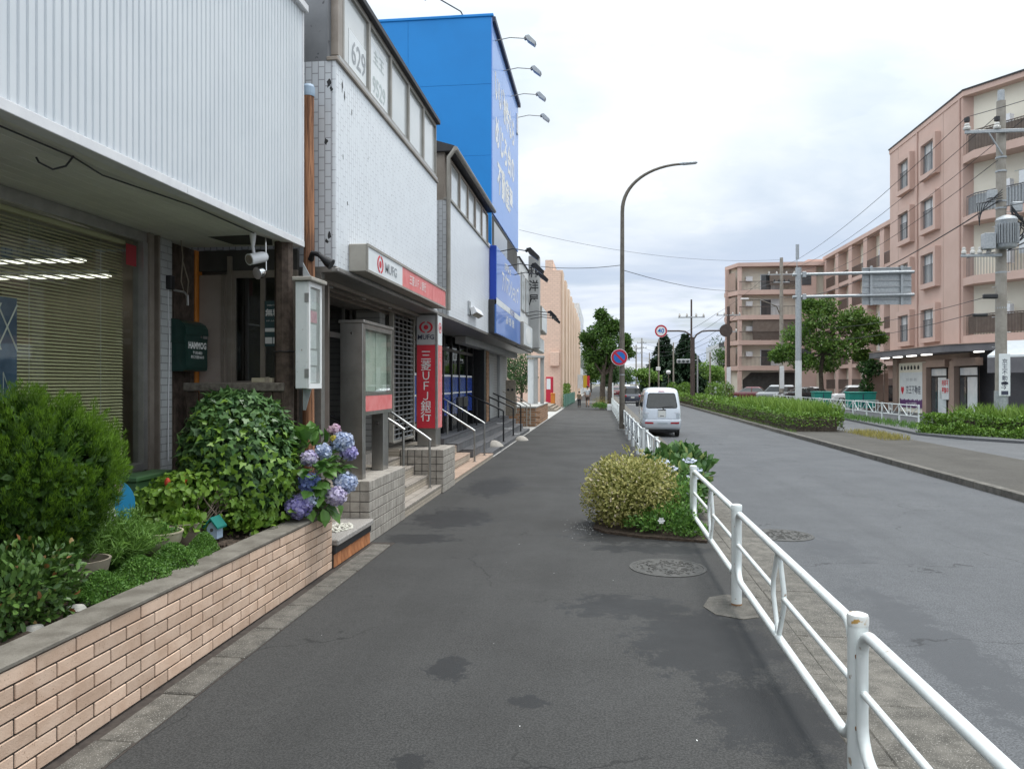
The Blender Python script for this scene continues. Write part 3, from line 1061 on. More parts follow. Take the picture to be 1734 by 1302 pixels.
def kerbrun(parent, name, m, x0, x1, y0, y1, step, ztop, zbot, gap=0.008, seed=0):
    """row of separate stones, each a little uneven"""
    r = random.Random(seed)
    n = int(round((y1 - y0) / step))
    meshes = [mbmesh(name, MB().bev(x0 - (x0 + x1) / 2, x1 - (x0 + x1) / 2, -step / 2 + gap / 2, step / 2 - gap / 2, zbot - ztop, 0, 0.008), m) for _ in range(1)]
    for i in range(n):
        yc = y0 + (i + 0.5) * step
        shared(name, meshes[0], ((x0 + x1) / 2 + r.uniform(-.004, .004), yc, ztop + r.uniform(-.003, .003)), parent,
               rot=(r.uniform(-.004, .004), r.uniform(-.006, .006), r.uniform(-.006, .006)))


# left gutter stones along the brick planter, right kerb and gutter slabs along the carriageway
LG = struct('left_gutter', MB().box(-2.735, -2.43, 1.2, 8.9, -0.2, 0.003), 'mortar_dark')
kerbrun(LG, 'kerb_stone', 'concrete_kerb', -2.655, -2.44, 1.3, 8.8, 0.62, 0.014, -0.1, 0.012, 3)
RG = struct('right_gutter', MB().box(1.284, 2.06, -8, 200, -0.3, -0.012), 'concrete_kerb')
kerbrun(RG, 'kerb_stone', 'concrete_kerb', 1.285, 1.46, 1.0, 26.0, 0.6, 0.004, -0.1, 0.009, 5)
kerbrun(RG, 'gutter_slab', 'concrete_kerb', 1.462, 2.055, 1.0, 26.0, 1.25, -0.004, -0.1, 0.009, 6)
# concrete footing patch round the second fence post
fp = [(0.86, 6.66), (0.93, 6.44), (1.13, 6.33), (1.27, 6.40), (1.275, 6.95), (1.12, 7.06), (0.95, 6.95)]
struct('post_footing', MB().prism(fp, -0.05, 0.006), 'concrete_kerb')
# median island
med = [(6.97, 4), (9.95, 4), (9.95, 27.5), (9.2, 30.5), (9.2, 200), (6.97, 200)]
MD = struct('median_island', MB().prism(med, -0.2, 0.07), 'median_paving')
kerbrun(MD, 'kerb_stone', 'concrete_kerb', 6.80, 6.965, 9.0, 45.0, 1.0, 0.085, -0.2, 0.012, 8)
struct('median_kerb_far', MB().box(6.80, 6.965, 45.01, 200, -0.2, 0.085), 'concrete_kerb')
kerbrun(MD, 'kerb_stone', 'concrete_kerb', 9.955, 10.06, 9.0, 27.0, 1.0, 0.05, -0.2, 0.012, 9)
# far-side verge and pavement
struct('far_pavement', MB().prism([(12.6, 42), (11.6, 29.8), (12.2, 27.6), (13.3, 26), (17, 21.5), (26, 12), (60, 12), (60, 200), (12.6, 200)], -0.2, 0.05), 'side_road_asphalt')
# road markings
for i, (a, b) in enumerate(((69.0, 69.5), (72.0, 72.45))):
    struct('stop_line' if i == 0 else 'crossing_line', MB().box(2.3, 6.7, a, b, -0.04, -0.034), 'road_paint')
struct('sidewalk_crossing_line', MB().box(-2.3, 1.0, 74.0, 74.5, -0.01, 0.005), 'road_paint')
struct('pavement_edge_line', MB().box(-2.3, 1.0, 78.0, 78.4, -0.01, 0.005), 'road_paint')
struct('side_edge_line', MB().prism([(14.1, 24.6), (14.25, 24.6), (16.8, 21.2), (16.6, 21.2)], -0.036, -0.03), 'road_paint')

def manhole(x, y, r, label):
    t = thing('manhole_cover', label, 'manhole cover', (x, y, 0 if x < 1.28 else -0.04), 'manhole covers')
    z = t.location.z
    obj('rim', MB().lathe([(r + .03, 0.001), (r + .03, .007), (r, .007), (r - .004, .003)], (x, y, z), 40), 'cast_iron', t, smooth=False)
    obj('lid', MB().cyl(x, y, z - .01, z + .005, r - .008, n=40), 'cast_iron', t)
    relief = MB()
    rr = random.Random(int(x * 100))
    for i in range(150):
        a, d = rr.uniform(0, 2 * pi), r * 0.86 * sqrt(rr.random())
        px, py = x + d * cos(a), y + d * sin(a)
        b = rr.uniform(0, pi)
        l = rr.uniform(.012, .03)
        relief.tube([(px - l * cos(b), py - l * sin(b), z + .0055), (px, py, z + .009), (px + l * cos(b + .7), py + l * sin(b + .7), z + .0055)], .005, 4)
    o = obj('relief', relief, 'cast_iron', t)
    o['kind'] = 'stuff'


manhole(0.68, 8.02, 0.36, 'round iron manhole cover in the sidewalk asphalt by the shrub bed')
manhole(2.28, 10.1, 0.36, 'round iron manhole cover at the edge of the carriageway behind the fence')
# scraps of petals and paper on the asphalt
pt = []
n = 150
P = np.stack([RNG.normal(-0.15, 0.16, n), RNG.normal(10.15, 0.35, n), np.full(n, 0.004)], 1)
n2 = 9
P2 = np.stack([RNG.uniform(-2.2, 1.0, n2), RNG.uniform(3.4, 9.0, n2), np.full(n2, 0.004)], 1)
P = np.concatenate([P, P2])
D = rdir(len(P)); D[:, 2] *= 0.15
leafobj('fallen_petals', [leaves('diamond', P, D, np.tile([0, 0, 1.0], (len(P), 1)), RNG.uniform(.008, .02, len(P)), RNG.random(len(P)))], 'petal_white', None, (0, 10, 0), 'stuff')
bpy.data.objects['fallen_petals']['label'] = 'fallen white petals scattered on the dark sidewalk asphalt'

# ================================================================== BRICK PLANTER
PX = -2.72
PL = thing('brick_planter', 'long low planter faced with tan bricks under a grey coping', 'planter', (PX - .5, 5, 0))
obj('core_wall', MB().box(-2.93, PX - .007, 1.2, 7.552, 0.0, 0.575), 'mortar_dark', PL)
obj('end_wall', MB().box(-4.4, -2.931, 7.40, 7.552, 0, 0.57), 'mortar_dark', PL)
obj('back_wall', MB().box(-4.42, -4.36, 1.2, 7.399, 0, 0.57), 'concrete', PL)
CP, CH = 0.284, 0.0805
full = mbmesh('brick', MB().bev(-.014, .004, -CP / 2 + .005, CP / 2 - .005, -CH / 2 + .005, CH / 2 - .005, .003), 'brick_tan')
for r in range(7):
    z = 0.012 + (r + .5) * CH
    y = 7.552 - (0 if r % 2 else CP / 2)
    first = True
    if r % 2 == 0:      # half brick at the end
        hb = mbmesh('brick', MB().bev(-.014, .004, -CP / 4 + .004, CP / 4 - .005, -CH / 2 + .005, CH / 2 - .005, .003), 'brick_tan')
        shared('brick', hb, (PX - .004, 7.552 - CP / 4, z), PL)
    while y - CP > 1.9:
        shared('brick', full, (PX - .004 + random.uniform(-.0015, .0015), y - CP / 2, z), PL, rot=(random.uniform(-.003, .003), 0, random.uniform(-.006, .006)))
        y -= CP
obj('coping', MB().bev(-2.945, PX + .006, 1.2, 7.56, 0.578, 0.605, .006), 'coping_concrete', PL)
# earth inside, lumpy
sv, sf = [], []
nx, ny = 14, 46
for j in range(ny + 1):
    for i in range(nx + 1):
        x = -4.36 + (1.42) * i / nx
        y = 1.3 + 6.08 * j / ny
        sv.append((x, y, 0.548 + .012 * sin(x * 17 + y * 9) + .014 * sin(y * 13 - x * 5) + random.uniform(-.008, .008)))
for j in range(ny):
    for i in range(nx):
        a = j * (nx + 1) + i
        sf.append((a, a + 1, a + nx + 2, a + nx + 1))
o = obj('soil', MB().add(sv, sf), 'soil', PL, smooth=True)
o['kind'] = 'stuff'
pebs = MB()
for i in range(220):
    x, y = random.uniform(-3.25, -2.96), random.uniform(2.6, 7.2)
    s_ = random.uniform(.006, .018)
    pebs.lathe([(s_ * .6, -.01), (s_, 0.0), (s_ * .5, s_ * .6)], (x, y, .56), 6)
o = obj('soil_pebbles', pebs, 'soil', PL)
o['kind'] = 'stuff'
for i, (x, y, s_) in enumerate(((-3.06, 4.18, .055), (-3.10, 4.32, .04), (-3.04, 3.82, .05), (-3.0, 4.06, .028), (-3.12, 3.62, .035), (-3.05, 6.45, .03), (-3.1, 6.55, .022))):
    single('garden_stone', MB().lathe([(s_ * .7, 0), (s_, s_ * .3), (s_ * .8, s_ * .65), (s_ * .3, s_ * .8)], (x, y, .555), 9), 'stone_grey',
           ['largest pale stone lying on the planter soil near the coping', 'rounded pale stone touching the largest stone on the planter soil', 'flat pale stone on the soil at the near end of the planter',
            'smallest of the pale stones beside the coping', 'pale stone half under the azalea in the planter', 'small pale stone lying in front of the toy birdhouse', 'pebble-sized stone behind the toy birdhouse'][i],
           'stone', (x, y, .55), 'stones on the planter soil', smooth=True)

# concrete landing with an orange brick riser beyond the planter
LD = thing('landing_slab', 'speckled concrete landing with a broken black edge and orange brick riser', 'step', (-3.0, 8.2, 0))
obj('slab', MB().bev(-4.2, -2.66, 7.565, 8.80, .235, .30, .012), 'aggregate', LD)
obj('bitumen_edge', MB().bev(-4.2, -2.69, 7.565, 8.80, .15, .233, .01), 'black_paint', LD)
obj('riser_core', MB().box(-4.2, -2.712, 7.565, 8.80, 0, .149), 'mortar_dark', LD)
ob = mbmesh('brick', MB().bev(-.012, .004, -.052, .052, -.066, .066, .003), 'orange_brick')
for i in range(11):
    shared('brick', ob, (-2.71, 7.625 + i * .112, .078), LD)
gv = thing('gravel_heap', 'small patch of white gravel on the concrete landing', 'gravel', (-2.88, 8.15, .3))
gm = [mbmesh('pebble', MB().lathe([(.006, 0), (.011, .004), (.009, .010), (.003, .013)], (0, 0, 0), 6), 'gravel_white', True)]
for i in range(150):
    a, d = random.uniform(0, 2 * pi), sqrt(random.random())
    shared('pebble', gm[0], (-2.87 + .15 * d * cos(a), 8.17 + .27 * d * sin(a), .30 + .012 * random.random() * (1 - d)), gv,
           rot=(random.uniform(-.6, .6), random.uniform(-.6, .6), random.uniform(0, 6)), scl=(random.uniform(.8, 1.7),) * 3)

# ================================================================== CORNER SHOP (white ribbed siding)
SH = thing('siding_shop', 'shop building with an overhanging upper wall of white ribbed siding', 'building', (-6, 4, 0))
# ribbed siding sheet as real profile
sx, y0, y1, z0, z1 = -3.2, -4.0, 7.955, 3.435, 5.90
prof = []
pit = 0.07
y = y0
while y < y1 - pit:
    prof += [(y, 0), (y + .045, 0), (y + .050, -.012), (y + .065, -.012)]
    y += pit
prof.append((y1, 0))
vs = [(sx + d, yy, z0) for yy, d in prof] + [(sx + d, yy, z1) for yy, d in prof]
m_ = len(prof)
obj('siding', MB().add(vs, [(i, i + 1, m_ + i + 1, m_ + i) for i in range(m_ - 1)]), 'siding_white', SH)
obj('upper_wall', MB().box(-9, sx - .02, -4, 7.95, 3.42, 5.88), 'white_paint', SH)
obj('corner_trim', MB().bev(sx - .05, sx + .012, 7.955, 7.985, 3.425, 5.90, .004), 'trim_white', SH)
for i, (a, b) in enumerate(((-4, 1.75), (1.756, 5.62), (5.626, 7.985))):
    obj('fascia', MB().bev(sx - .10, sx + .016, a, b, 3.36, 3.428, .004), 'trim_white', SH)
obj('roof_coping', MB().bev(-9, sx + .05, -4, 8.02, 5.90, 5.99, .01), 'trim_white', SH)
bw = 0.118
x = sx - .105
i = 0
while x > -6.0:
    obj('soffit_board', MB().bev(x - bw + .004, x, -4, 7.94, 3.375 + .001 * (i % 2), 3.395, .003), 'soffit_board', SH)
    x -= bw
    i += 1
obj('soffit_dark_hole', MB().add([(-3.95, 7.35, 3.372), (-3.42, 7.30, 3.372), (-3.36, 7.55, 3.372), (-3.5, 7.88, 3.372), (-3.9, 7.80, 3.372)], [(4, 3, 2, 1, 0)]), 'dark_interior', SH)
obj('soffit_cable', MB().tube([(-3.36, 2.0, 3.36), (-3.38, 4.0, 3.352), (-3.40, 4.62, 3.362), (-3.46, 5.0, 3.348), (-3.36, 6.0, 3.362), (-3.38, 7.2, 3.365)], .006, 5), 'wire_black', SH)
obj('soffit_hook', MB().tube([(-3.40, 4.62, 3.37), (-3.44, 4.60, 3.30), (-3.50, 4.56, 3.27), (-3.55, 4.5, 3.30), (-3.56, 4.49, 3.33)], .007, 5), 'wire_black', SH)
# shop window wall
WX = -4.45
obj('window_base', MB().bev(WX - .12, WX, -4, 7.07, 0, 1.05, .004), 'white_paint', SH)
wf = MB()
wf.box(WX - .08, WX + .03, -4, 7.07, 1.055, 1.12).box(WX - .08, WX + .02, -4, 7.07, 3.27, 3.372)
wf.box(WX - .08, WX + .03, 7.0, 7.07, 1.12, 3.27).box(WX - .08, WX + .03, 4.0, 4.07, 1.12, 3.27)
obj('window_frame', wf, 'aluminium', SH)
jb = MB().box(WX - .10, WX + .05, 7.075, 7.15, .6, 3.37).box(WX - .12, WX + .01, 7.152, 7.21, .6, 3.37).box(WX - .10, WX + .06, 7.212, 7.24, .6, 3.37)
obj('window_jamb', jb, 'bronze_frame', SH)
obj('jamb_groove', MB().box(WX - .14, WX - .02, 7.242, 7.30, .6, 3.37), 'dark_interior', SH)
obj('window_pane', MB().box(WX - .03, WX - .022, 4.07, 7.0, 1.12, 3.27), 'shop_glass', SH)
obj('window_pane', MB().box(WX - .03, WX - .022, -4, 4.0, 1.12, 3.27), 'shop_glass', SH)
obj('tile_pilaster', MB().bev(WX - .10, WX + .02, 7.302, 7.52, 0, 3.372, .004), 'pilaster_tile', SH)
# room behind the glass
rm = MB().box(-9, WX - .13, -4, -3.95, .5, 3.37).box(-9, -8.95, -3.95, 8.1, .5, 3.37).box(-9, WX - .13, 8.05, 8.1, .5, 3.37)
obj('room_wall', rm, 'beige_panel', SH)
obj('room_floor', MB().box(-8.95, WX - .13, -3.95, 8.05, .5, .55), 'dark_interior', SH)
obj('red_notice', MB().box(WX - .021, WX - .018, 6.80, 6.96, 3.02, 3.22), 'red_dull', SH)
BL = thing('venetian_blind', 'olive venetian blind hanging half open behind the shop window', 'blind', (WX - .1, 6, 1.1))
sl = mbmesh('slat', MB().add([(-.010, -1.22, .0095), (.011, -1.22, -.0085), (.011, 1.22, -.0085), (-.010, 1.22, .0095), (-.011, -1.22, .0085), (.010, -1.22, -.0095), (.010, 1.22, -.0095), (-.011, 1.22, .0085)],
            [(0, 1, 2, 3), (7, 6, 5, 4), (0, 4, 5, 1), (2, 6, 7, 3), (0, 3, 7, 4), (1, 5, 6, 2)]), 'blind_slat')
for i in range(70):
    shared('slat', sl, (WX - .085, 5.62, 1.14 + i * .0295), BL)
obj('head_rail', MB().bev(WX - .11, WX - .06, 4.38, 6.86, 3.215, 3.255, .004), 'blind_slat', BL)
for yy in (4.75, 5.62, 6.5):
    obj('ladder_cord', MB().box(WX - .071, WX - .069, yy, yy + .004, 1.12, 3.22), 'paper', BL)
for i, (yy, zz) in enumerate(((7.55, 2.92), (7.15, 3.02))):
    fl = thing('ceiling_light', ['lower lit fluorescent light seen through the blind at the left', 'upper lit fluorescent light seen through the blind at the left'][i], 'light', (-5.6, yy, zz + .2), 'ceiling lights in the shop')
    obj('housing', MB().bev(-6.6, -5.1, yy - .07, yy + .07, zz + .12, zz + .17, .01), 'galvanised', fl)
    for k in (-.05, .05):
        obj('tube', MB().tube([(-6.55, yy + k * .6, zz + .10), (-5.15, yy + k * .6, zz + .10)], .011, 8), 'tube_light', fl)
WP = thing('window_poster', 'tall blue poster with white crosshatch lines behind the shop window', 'poster', (WX - .05, 4.7, 1.2))
obj('sheet', MB().box(WX - .045, WX - .042, 3.9, 5.46, 1.15, 2.55), 'poster_dark', WP)
obj('lower_sheet', MB().box(WX - .0415, WX - .040, 3.9, 5.46, 1.15, 1.80), 'poster_blue', WP)
ln_ = MB()
for k in range(5):
    ln_.tube([(WX - .039, 4.62 + .16 * k, 2.5), (WX - .039, 4.82 + .16 * k, 2.15)], .007, 4).tube([(WX - .039, 4.82 + .16 * k, 2.5), (WX - .039, 4.62 + .16 * k, 2.15)], .007, 4)
for k in range(9):
    ln_.tube([(WX - .039, 4.6 + .09 * k, 1.98), (WX - .039, 4.7 + .09 * k, 1.74)], .003, 4).tube([(WX - .039, 4.6 + .09 * k, 1.98), (WX - .039, 4.6 + .09 * k, 1.74)], .003, 4)
obj('white_lines', ln_, 'letter_white', WP)
# entry recess beside the window: dark boards, orange post, panel, glazed screen
for i in range(5):
    obj('wall_board', MB().bev(WX - .10, WX - .03 + .004 * (i % 2), 7.525 + i * .105, 7.626 + i * .105, .5, 3.37, .004), 'dark_wood', SH)
EY = 8.12
obj('recess_wall', MB().box(-6, -4.60, EY, EY + .1, 0, 3.37), 'dark_wood', SH)
obj('orange_post', MB().bev(-4.60, -4.47, EY - .06, EY + .08, 0, 3.37, .006), 'orange_paint', SH)
obj('entry_panel', MB().bev(-4.465, -4.12, EY, EY + .06, .3, 3.10, .005), 'beige_panel', SH)
obj('panel_trim', MB().box(-4.20, -4.165, EY - .012, EY - .001, .3, 3.1).box(-4.12, -4.07, EY - .03, EY + .05, .3, 3.3), 'bronze_frame', SH)
fm = MB().box(-4.07, -3.32, EY - .02, EY + .03, 3.06, 3.14).box(-4.07, -3.32, EY - .02, EY + .03, 1.86, 1.92).box(-3.74, -3.69, EY - .02, EY + .03, 1.92, 3.06).box(-3.36, -3.32, EY - .02, EY + .03, 1.92, 3.06).box(-4.069, -4.03, EY - .02, EY + .03, 1.92, 3.06)
obj('screen_frame', fm, 'bronze_frame', SH)
for a, b in ((-4.03, -3.74), (-3.69, -3.36)):
    obj('screen_pane', MB().box(a, b, EY + .005, EY + .01, 1.92, 3.06), 'dark_glass', SH)
obj('screen_base', MB().box(-4.07, -3.32, EY - .01, EY + .05, 0, 1.858), 'dark_wood', SH)
obj('screen_head', MB().box(-4.465, -3.32, EY + .0, EY + .05, 3.141, 3.37), 'dark_interior', SH)
obj('recess_back', MB().box(-4.07, -3.30, EY + .9, EY + .95, 0, 3.37), 'beige_panel', SH)
PO = thing('free_poster', 'dark teal poster with large white characters on the entry screen', 'poster', (-3.6, EY, 2.3))
obj('sheet', MB().box(-3.685, -3.50, EY - .026, EY - .022, 2.30, 2.80), 'paper_teal', PO)
text('無料', .085, 'letter_white', PO, (-3.592, EY - .027, 2.665), (1, 0, 0), (0, 0, 1), bold=.002)
text('WEBで簡単', .026, 'letter_white', PO, (-3.592, EY - .027, 2.75), (1, 0, 0), (0, 0, 1))
text('お申し込み受付中', .019, 'letter_white', PO, (-3.592, EY - .027, 2.58), (1, 0, 0), (0, 0, 1))
obj('white_box', MB().box(-3.68, -3.60, EY - .029, EY - .0265, 2.33, 2.40).box(-3.59, -3.51, EY - .029, EY - .0265, 2.33, 2.40).box(-3.68, -3.51, EY - .029, EY - .0265, 2.46, 2.50), 'letter_white', PO)
RB = thing('timber_rail', 'weathered grey timber rail across the dark entry recess', 'rail', (-3.8, 7.65, 1.85))
obj('beam', MB().bev(-4.36, -3.26, 7.60, 7.70, 1.81, 1.90, .01), 'grey_wood', RB)
for i in range(8):
    obj('fence_board', MB().bev(-4.33 + i * .135, -4.21 + i * .135, 7.63, 7.655, .3, 1.808, .004), 'dark_wood', RB)
sg = thing('small_sign', 'small cream sign box on the timber rail by the entry screen', 'sign', (-3.5, 7.66, 1.9))
obj('body', MB().bev(-3.62, -3.40, 7.63, 7.70, 1.902, 1.95, .004), 'bowl_cream', sg)
obj('edge', MB().box(-3.47, -3.42, 7.622, 7.629, 1.87, 1.96), 'bowl_brown', sg)
tp = thing('timber_post', 'dark split timber post holding up the shop overhang', 'post', (-3.30, 7.72, 0))
obj('shaft', MB().tube([(-3.30, 7.72, 0), (-3.295, 7.72, 1.0), (-3.30, 7.725, 2.0), (-3.305, 7.72, 3.37)], [.10, .095, .10, .095], 9), 'dark_wood', tp, smooth=True)
obj('wire_band', MB().tube([(-3.30 + .104 * cos(a * .52), 7.72 + .104 * sin(a * .52), 2.22 + .01 * (a % 2)) for a in range(12)], .006, 5, closed=True), 'wire_black', tp)
lg = thing('log_post', 'tall orange-brown peeled log post with a blue cap', 'post', (-3.16, 8.1, 0))
obj('shaft', MB().tube([(-3.185 + .006 * sin(k), 8.10 + .005 * cos(k * 1.7), 5.04 * k / 12) for k in range(13)], [.062 + .004 * sin(k * 2.1) for k in range(13)], 14), 'log_wood', lg, smooth=True)
obj('cap', MB().lathe([(.066, 0), (.07, .03), (.07, .10), (.052, .13)], (-3.185, 8.10, 5.03), 16), 'toy_pale', lg, smooth=False)
# mailbox
mb_ = thing('mailbox', 'dark green wall mailbox with white lettering beside the shop window', 'mailbox', (-4.33, 7.45, 2.05))
pr = [(0, 0), (.125, 0), (.148, .012), (.155, .04), (.155, .41), (.148, .455), (.125, .495), (.09, .52), (.05, .535), (0, .54)]
obj('body', MB().extr(pr, (-4.43, 7.95, 2.02), (1, 0, 0), (0, 0, 1), (0, -1, 0), .44), 'mailbox_green', mb_)
obj('lid', MB().extr([(.0, .548), (.052, .543), (.094, .527), (.131, .501), (.155, .459), (.164, .41), (.164, .385), (.158, .385), (.157, .40), (.15, .30), (0, .30)], (-4.43, 7.96, 2.02), (1, 0, 0), (0, 0, 1), (0, -1, 0), .46), 'mailbox_green', mb_)
obj('name_plate', MB().box(-4.274, -4.270, 7.86, 7.94, 2.375, 2.41), 'aluminium', mb_)
obj('lock', MB().disc((-4.275, 7.82, 2.39), (1, 0, 0), .012, .006, 10), 'chrome', mb_)
text('HAMMOG', .095, 'letter_white', mb_, (-4.274, 7.74, 2.29), (0, 1, 0), (0, 0, 1), bold=.004, sx=.85)
text('〒193-0833', .040, 'letter_white', mb_, (-4.274, 7.74, 2.215), (0, 1, 0), (0, 0, 1), bold=.001)
text('めじろ台1-8-15', .040, 'letter_white', mb_, (-4.274, 7.74, 2.17), (0, 1, 0), (0, 0, 1), bold=.001)
# security camera and mirror lamp
sc = thing('security_camera', 'white security camera hanging from the shop soffit', 'camera', (-3.4, 7.2, 3.37))
obj('stem', MB().tube([(-3.40, 7.2, 3.37), (-3.40, 7.2, 3.28), (-3.40, 7.2, 3.24), (-3.39, 7.2, 3.17)], [.035, .024, .016, .016], 10), 'trim_white', sc, smooth=True)
cd = Vector((-.42, -.85, -.28)).normalized()
c0 = Vector((-3.33, 7.33, 3.16))
obj('barrel', MB().tube([c0, c0 + cd * .04, c0 + cd * .20, c0 + cd * .205], [.045, .055, .055, .058], 14), 'trim_white', sc, smooth=True)
obj('lens', MB().tube([c0 + cd * .200, c0 + cd * .208], [.046, .046], 14), 'bronze_frame', sc)
ml = thing('round_lamp', 'chromed round lamp just under the security camera', 'lamp', (-3.4, 7.3, 3.0))
obj('bowl', MB().tube([Vector((-3.36, 7.40, 3.02)) + cd * k for k in (0, .03, .07, .11)], [.02, .045, .06, .062], 14), 'chrome', ml, smooth=True)
obj('arm', MB().tube([(-3.36, 7.41, 3.02), (-3.37, 7.42, 3.37)], .008, 6), 'chrome', ml)
hw = thing('hanging_cable', 'loose black cable and loop hanging by the dark boards', 'cable', (-4.3, 7.7, 2.6))
obj('cable', MB().tube([(-4.32, 7.5, 3.37), (-4.30, 7.5, 3.2), (-4.32, 7.5, 2.95), (-4.27, 7.52, 2.75), (-4.25, 7.52, 2.95), (-4.30, 7.5, 3.15)], .007, 6), 'bowl_brown', hw)
obj('lead', MB().tube([(-4.43, 7.44, 2.95), (-4.42, 7.45, 2.3), (-4.42, 7.43, 1.6), (-4.40, 7.40, 1.1)], .006, 5), 'trim_white', hw)
obj('switch_box', MB().bev(-4.43, -4.37, 7.40, 7.47, 2.86, 3.0, .004), 'black_paint', hw)
obj('tap_fitting', MB().tube([(-4.40, 7.5, 2.86), (-4.30, 7.52, 2.84), (-4.26, 7.52, 2.80), (-4.26, 7.52, 2.70)], .012, 6), 'aluminium', hw)
# notice case on the pavement side of the posts
nc = thing('notice_case', 'tall narrow white notice case full of papers on a bracket', 'notice board', (-2.98, 7.75, 1.8))
obj('case', MB().bev(-3.09, -2.965, 7.50, 7.86, 1.84, 2.93, .005), 'fence_white', nc)
obj('door_frame', MB().box(-2.964, -2.945, 7.50, 7.86, 1.84, 1.89).box(-2.964, -2.945, 7.50, 7.86, 2.88, 2.93).box(-2.964, -2.945, 7.50, 7.54, 1.891, 2.879).box(-2.964, -2.945, 7.82, 7.86, 1.891, 2.879), 'white_paint', nc)
obj('backing', MB().box(-2.9645, -2.962, 7.541, 7.819, 1.891, 2.879), 'sign_grey', nc)
for i, (a, b, m2) in enumerate(((2.66, 2.86, 'paper'), (2.52, 2.64, 'paper_pink'), (2.25, 2.50, 'paper'), (2.08, 2.23, 'paper'), (1.90, 2.06, 'paper'))):
    obj('paper_sheet', MB().box(-2.9615, -2.960, 7.56, 7.74 + .02 * (i % 2), a, b), m2, nc)
obj('roof', MB().bev(-3.11, -2.90, 7.46, 7.90, 2.935, 2.975, .006), 'sign_box_beige', nc)
obj('glass', MB().box(-2.9515, -2.950, 7.541, 7.819, 1.891, 2.879), 'clear_glass', nc)
for z in (2.72, 1.95):
    obj('hinge', MB().bev(-2.99, -2.944, 7.493, 7.4995, z, z + .09, .001), 'aluminium', nc)
obj('bracket', MB().extr([(0, 0), (.09, 0), (.03, -.22), (0, -.22)], (-3.05, 7.60, 1.838), (1, 0, 0), (0, 0, 1), (0, 1, 0), .012), 'galvanised', nc)
obj('bracket', MB().extr([(0, 0), (.09, 0), (0, .16)], (-3.05, 7.60, 2.976), (1, 0, 0), (0, 0, 1), (0, 1, 0), .012), 'galvanised', nc)
lp = thing('clip_lamp', 'black clip-on lamp on the log post at the bank corner', 'lamp', (-3.1, 8.15, 3.2))
obj('arm', MB().tube([(-3.14, 8.05, 3.24), (-3.10, 8.0, 3.30), (-3.02, 7.98, 3.28), (-2.95, 7.98, 3.2)], [.035, .03, .03, .02], 8), 'black_steel', lp, smooth=True)
obj('shade', MB().tube([(-3.02, 7.98, 3.28), (-2.93, 7.98, 3.20), (-2.88, 7.98, 3.17)], [.02, .05, .06], 10), 'black_steel', lp, smooth=True)

# ================================================================== PLANTS IN THE PLANTER
cb_ = thing('conifer_bush', 'clipped round bush of bright green conifer sprays in front of the shop window', 'bush', (-3.66, 4.55, .55))
c, R_ = np.array((-3.66, 4.50, 1.25)), np.array((.56, .66, .57))
obj('stem', MB().tube([(-3.66, 4.55, .5), (-3.65, 4.54, .8), (-3.66, 4.53, 1.2)], [.06, .05, .03], 8).tube([(-3.65, 4.54, .8), (-3.5, 4.7, 1.2)], [.035, .015], 6).tube([(-3.65, 4.54, .8), (-3.85, 4.35, 1.2)], [.035, .015], 6), 'bark', cb_)
parts = []
nc_ = 780
D = rdir(nc_)
lm = lump(D, 5, .07, 4)
Pc = c + D * R_ * (lm * (.84 + .10 * RNG.random(nc_)))[:, None]
Dc = D * .45 + rdir(nc_) * .18
Dc[:, 2] += .85
Dc /= np.linalg.norm(Dc, axis=1, keepdims=True)
hgt = RNG.uniform(.09, .17, nc_)
ctone = RNG.uniform(-.12, .12, nc_)
for j in range(120):      # each clump an upright flame of small sprays, tips younger and lighter
    f = RNG.random(nc_)
    spread = .036 * np.sin(np.pi * np.clip(f * .85 + .12, 0, 1))
    P = Pc + Dc * (hgt * f)[:, None] + rdir(nc_) * spread[:, None]
    dd = Dc * 1.0 + rdir(nc_) * .55
    parts.append(leaves('needle', P, dd, rdir(nc_), RNG.uniform(.016, .032, nc_), np.clip(.12 + .75 * f + ctone + RNG.normal(size=nc_) * .12, 0, 1)))
parts.append(blob(c, R_ * .86, 13000, .06, 'diamond', 5, .07, .3, tone=(0, .12)))
leafobj('foliage', parts, 'leaf_conifer', cb_, kind='stuff')

az = thing('azalea_shrub', 'low azalea with small oval leaves and rusty shoots below the conifer bush', 'shrub', (-3.25, 3.95, .55))
leafobj('foliage', [blob((-3.22, 3.90, .74), (.24, .42, .25), 2800, .045, 'oval', 9, .2, .6, up=.6)], 'leaf_azalea', az, kind='stuff')
obj('stem', MB().tube([(-3.25, 3.95, .5), (-3.2, 4.0, .75)], [.02, .01], 6).tube([(-3.25, 3.95, .5), (-3.25, 3.8, .78)], [.02, .01], 6), 'bark', az)
az2 = thing('dark_shrub', 'dark leafy shrub in the shade under the conifer bush', 'shrub', (-3.62, 4.6, .55))
leafobj('foliage', [blob((-3.62, 4.62, .76), (.2, .34, .2), 1500, .05, 'oval', 19, .2, .7, up=.5)], 'leaf_azalea', az2, kind='stuff')
obj('stem', MB().tube([(-3.62, 4.6, .5), (-3.62, 4.62, .8)], [.02, .01], 6), 'bark', az2)
gp = thing('grey_pot', 'grey clay pot half hidden under the shrubs at the planter edge', 'pot', (-3.30, 4.58, .55))
obj('pot_wall', MB().lathe([(.10, 0), (.14, .14), (.16, .22), (.145, .22), (.12, .04)], (-3.30, 4.58, .55), 20), 'bowl_brown', gp, smooth=True)

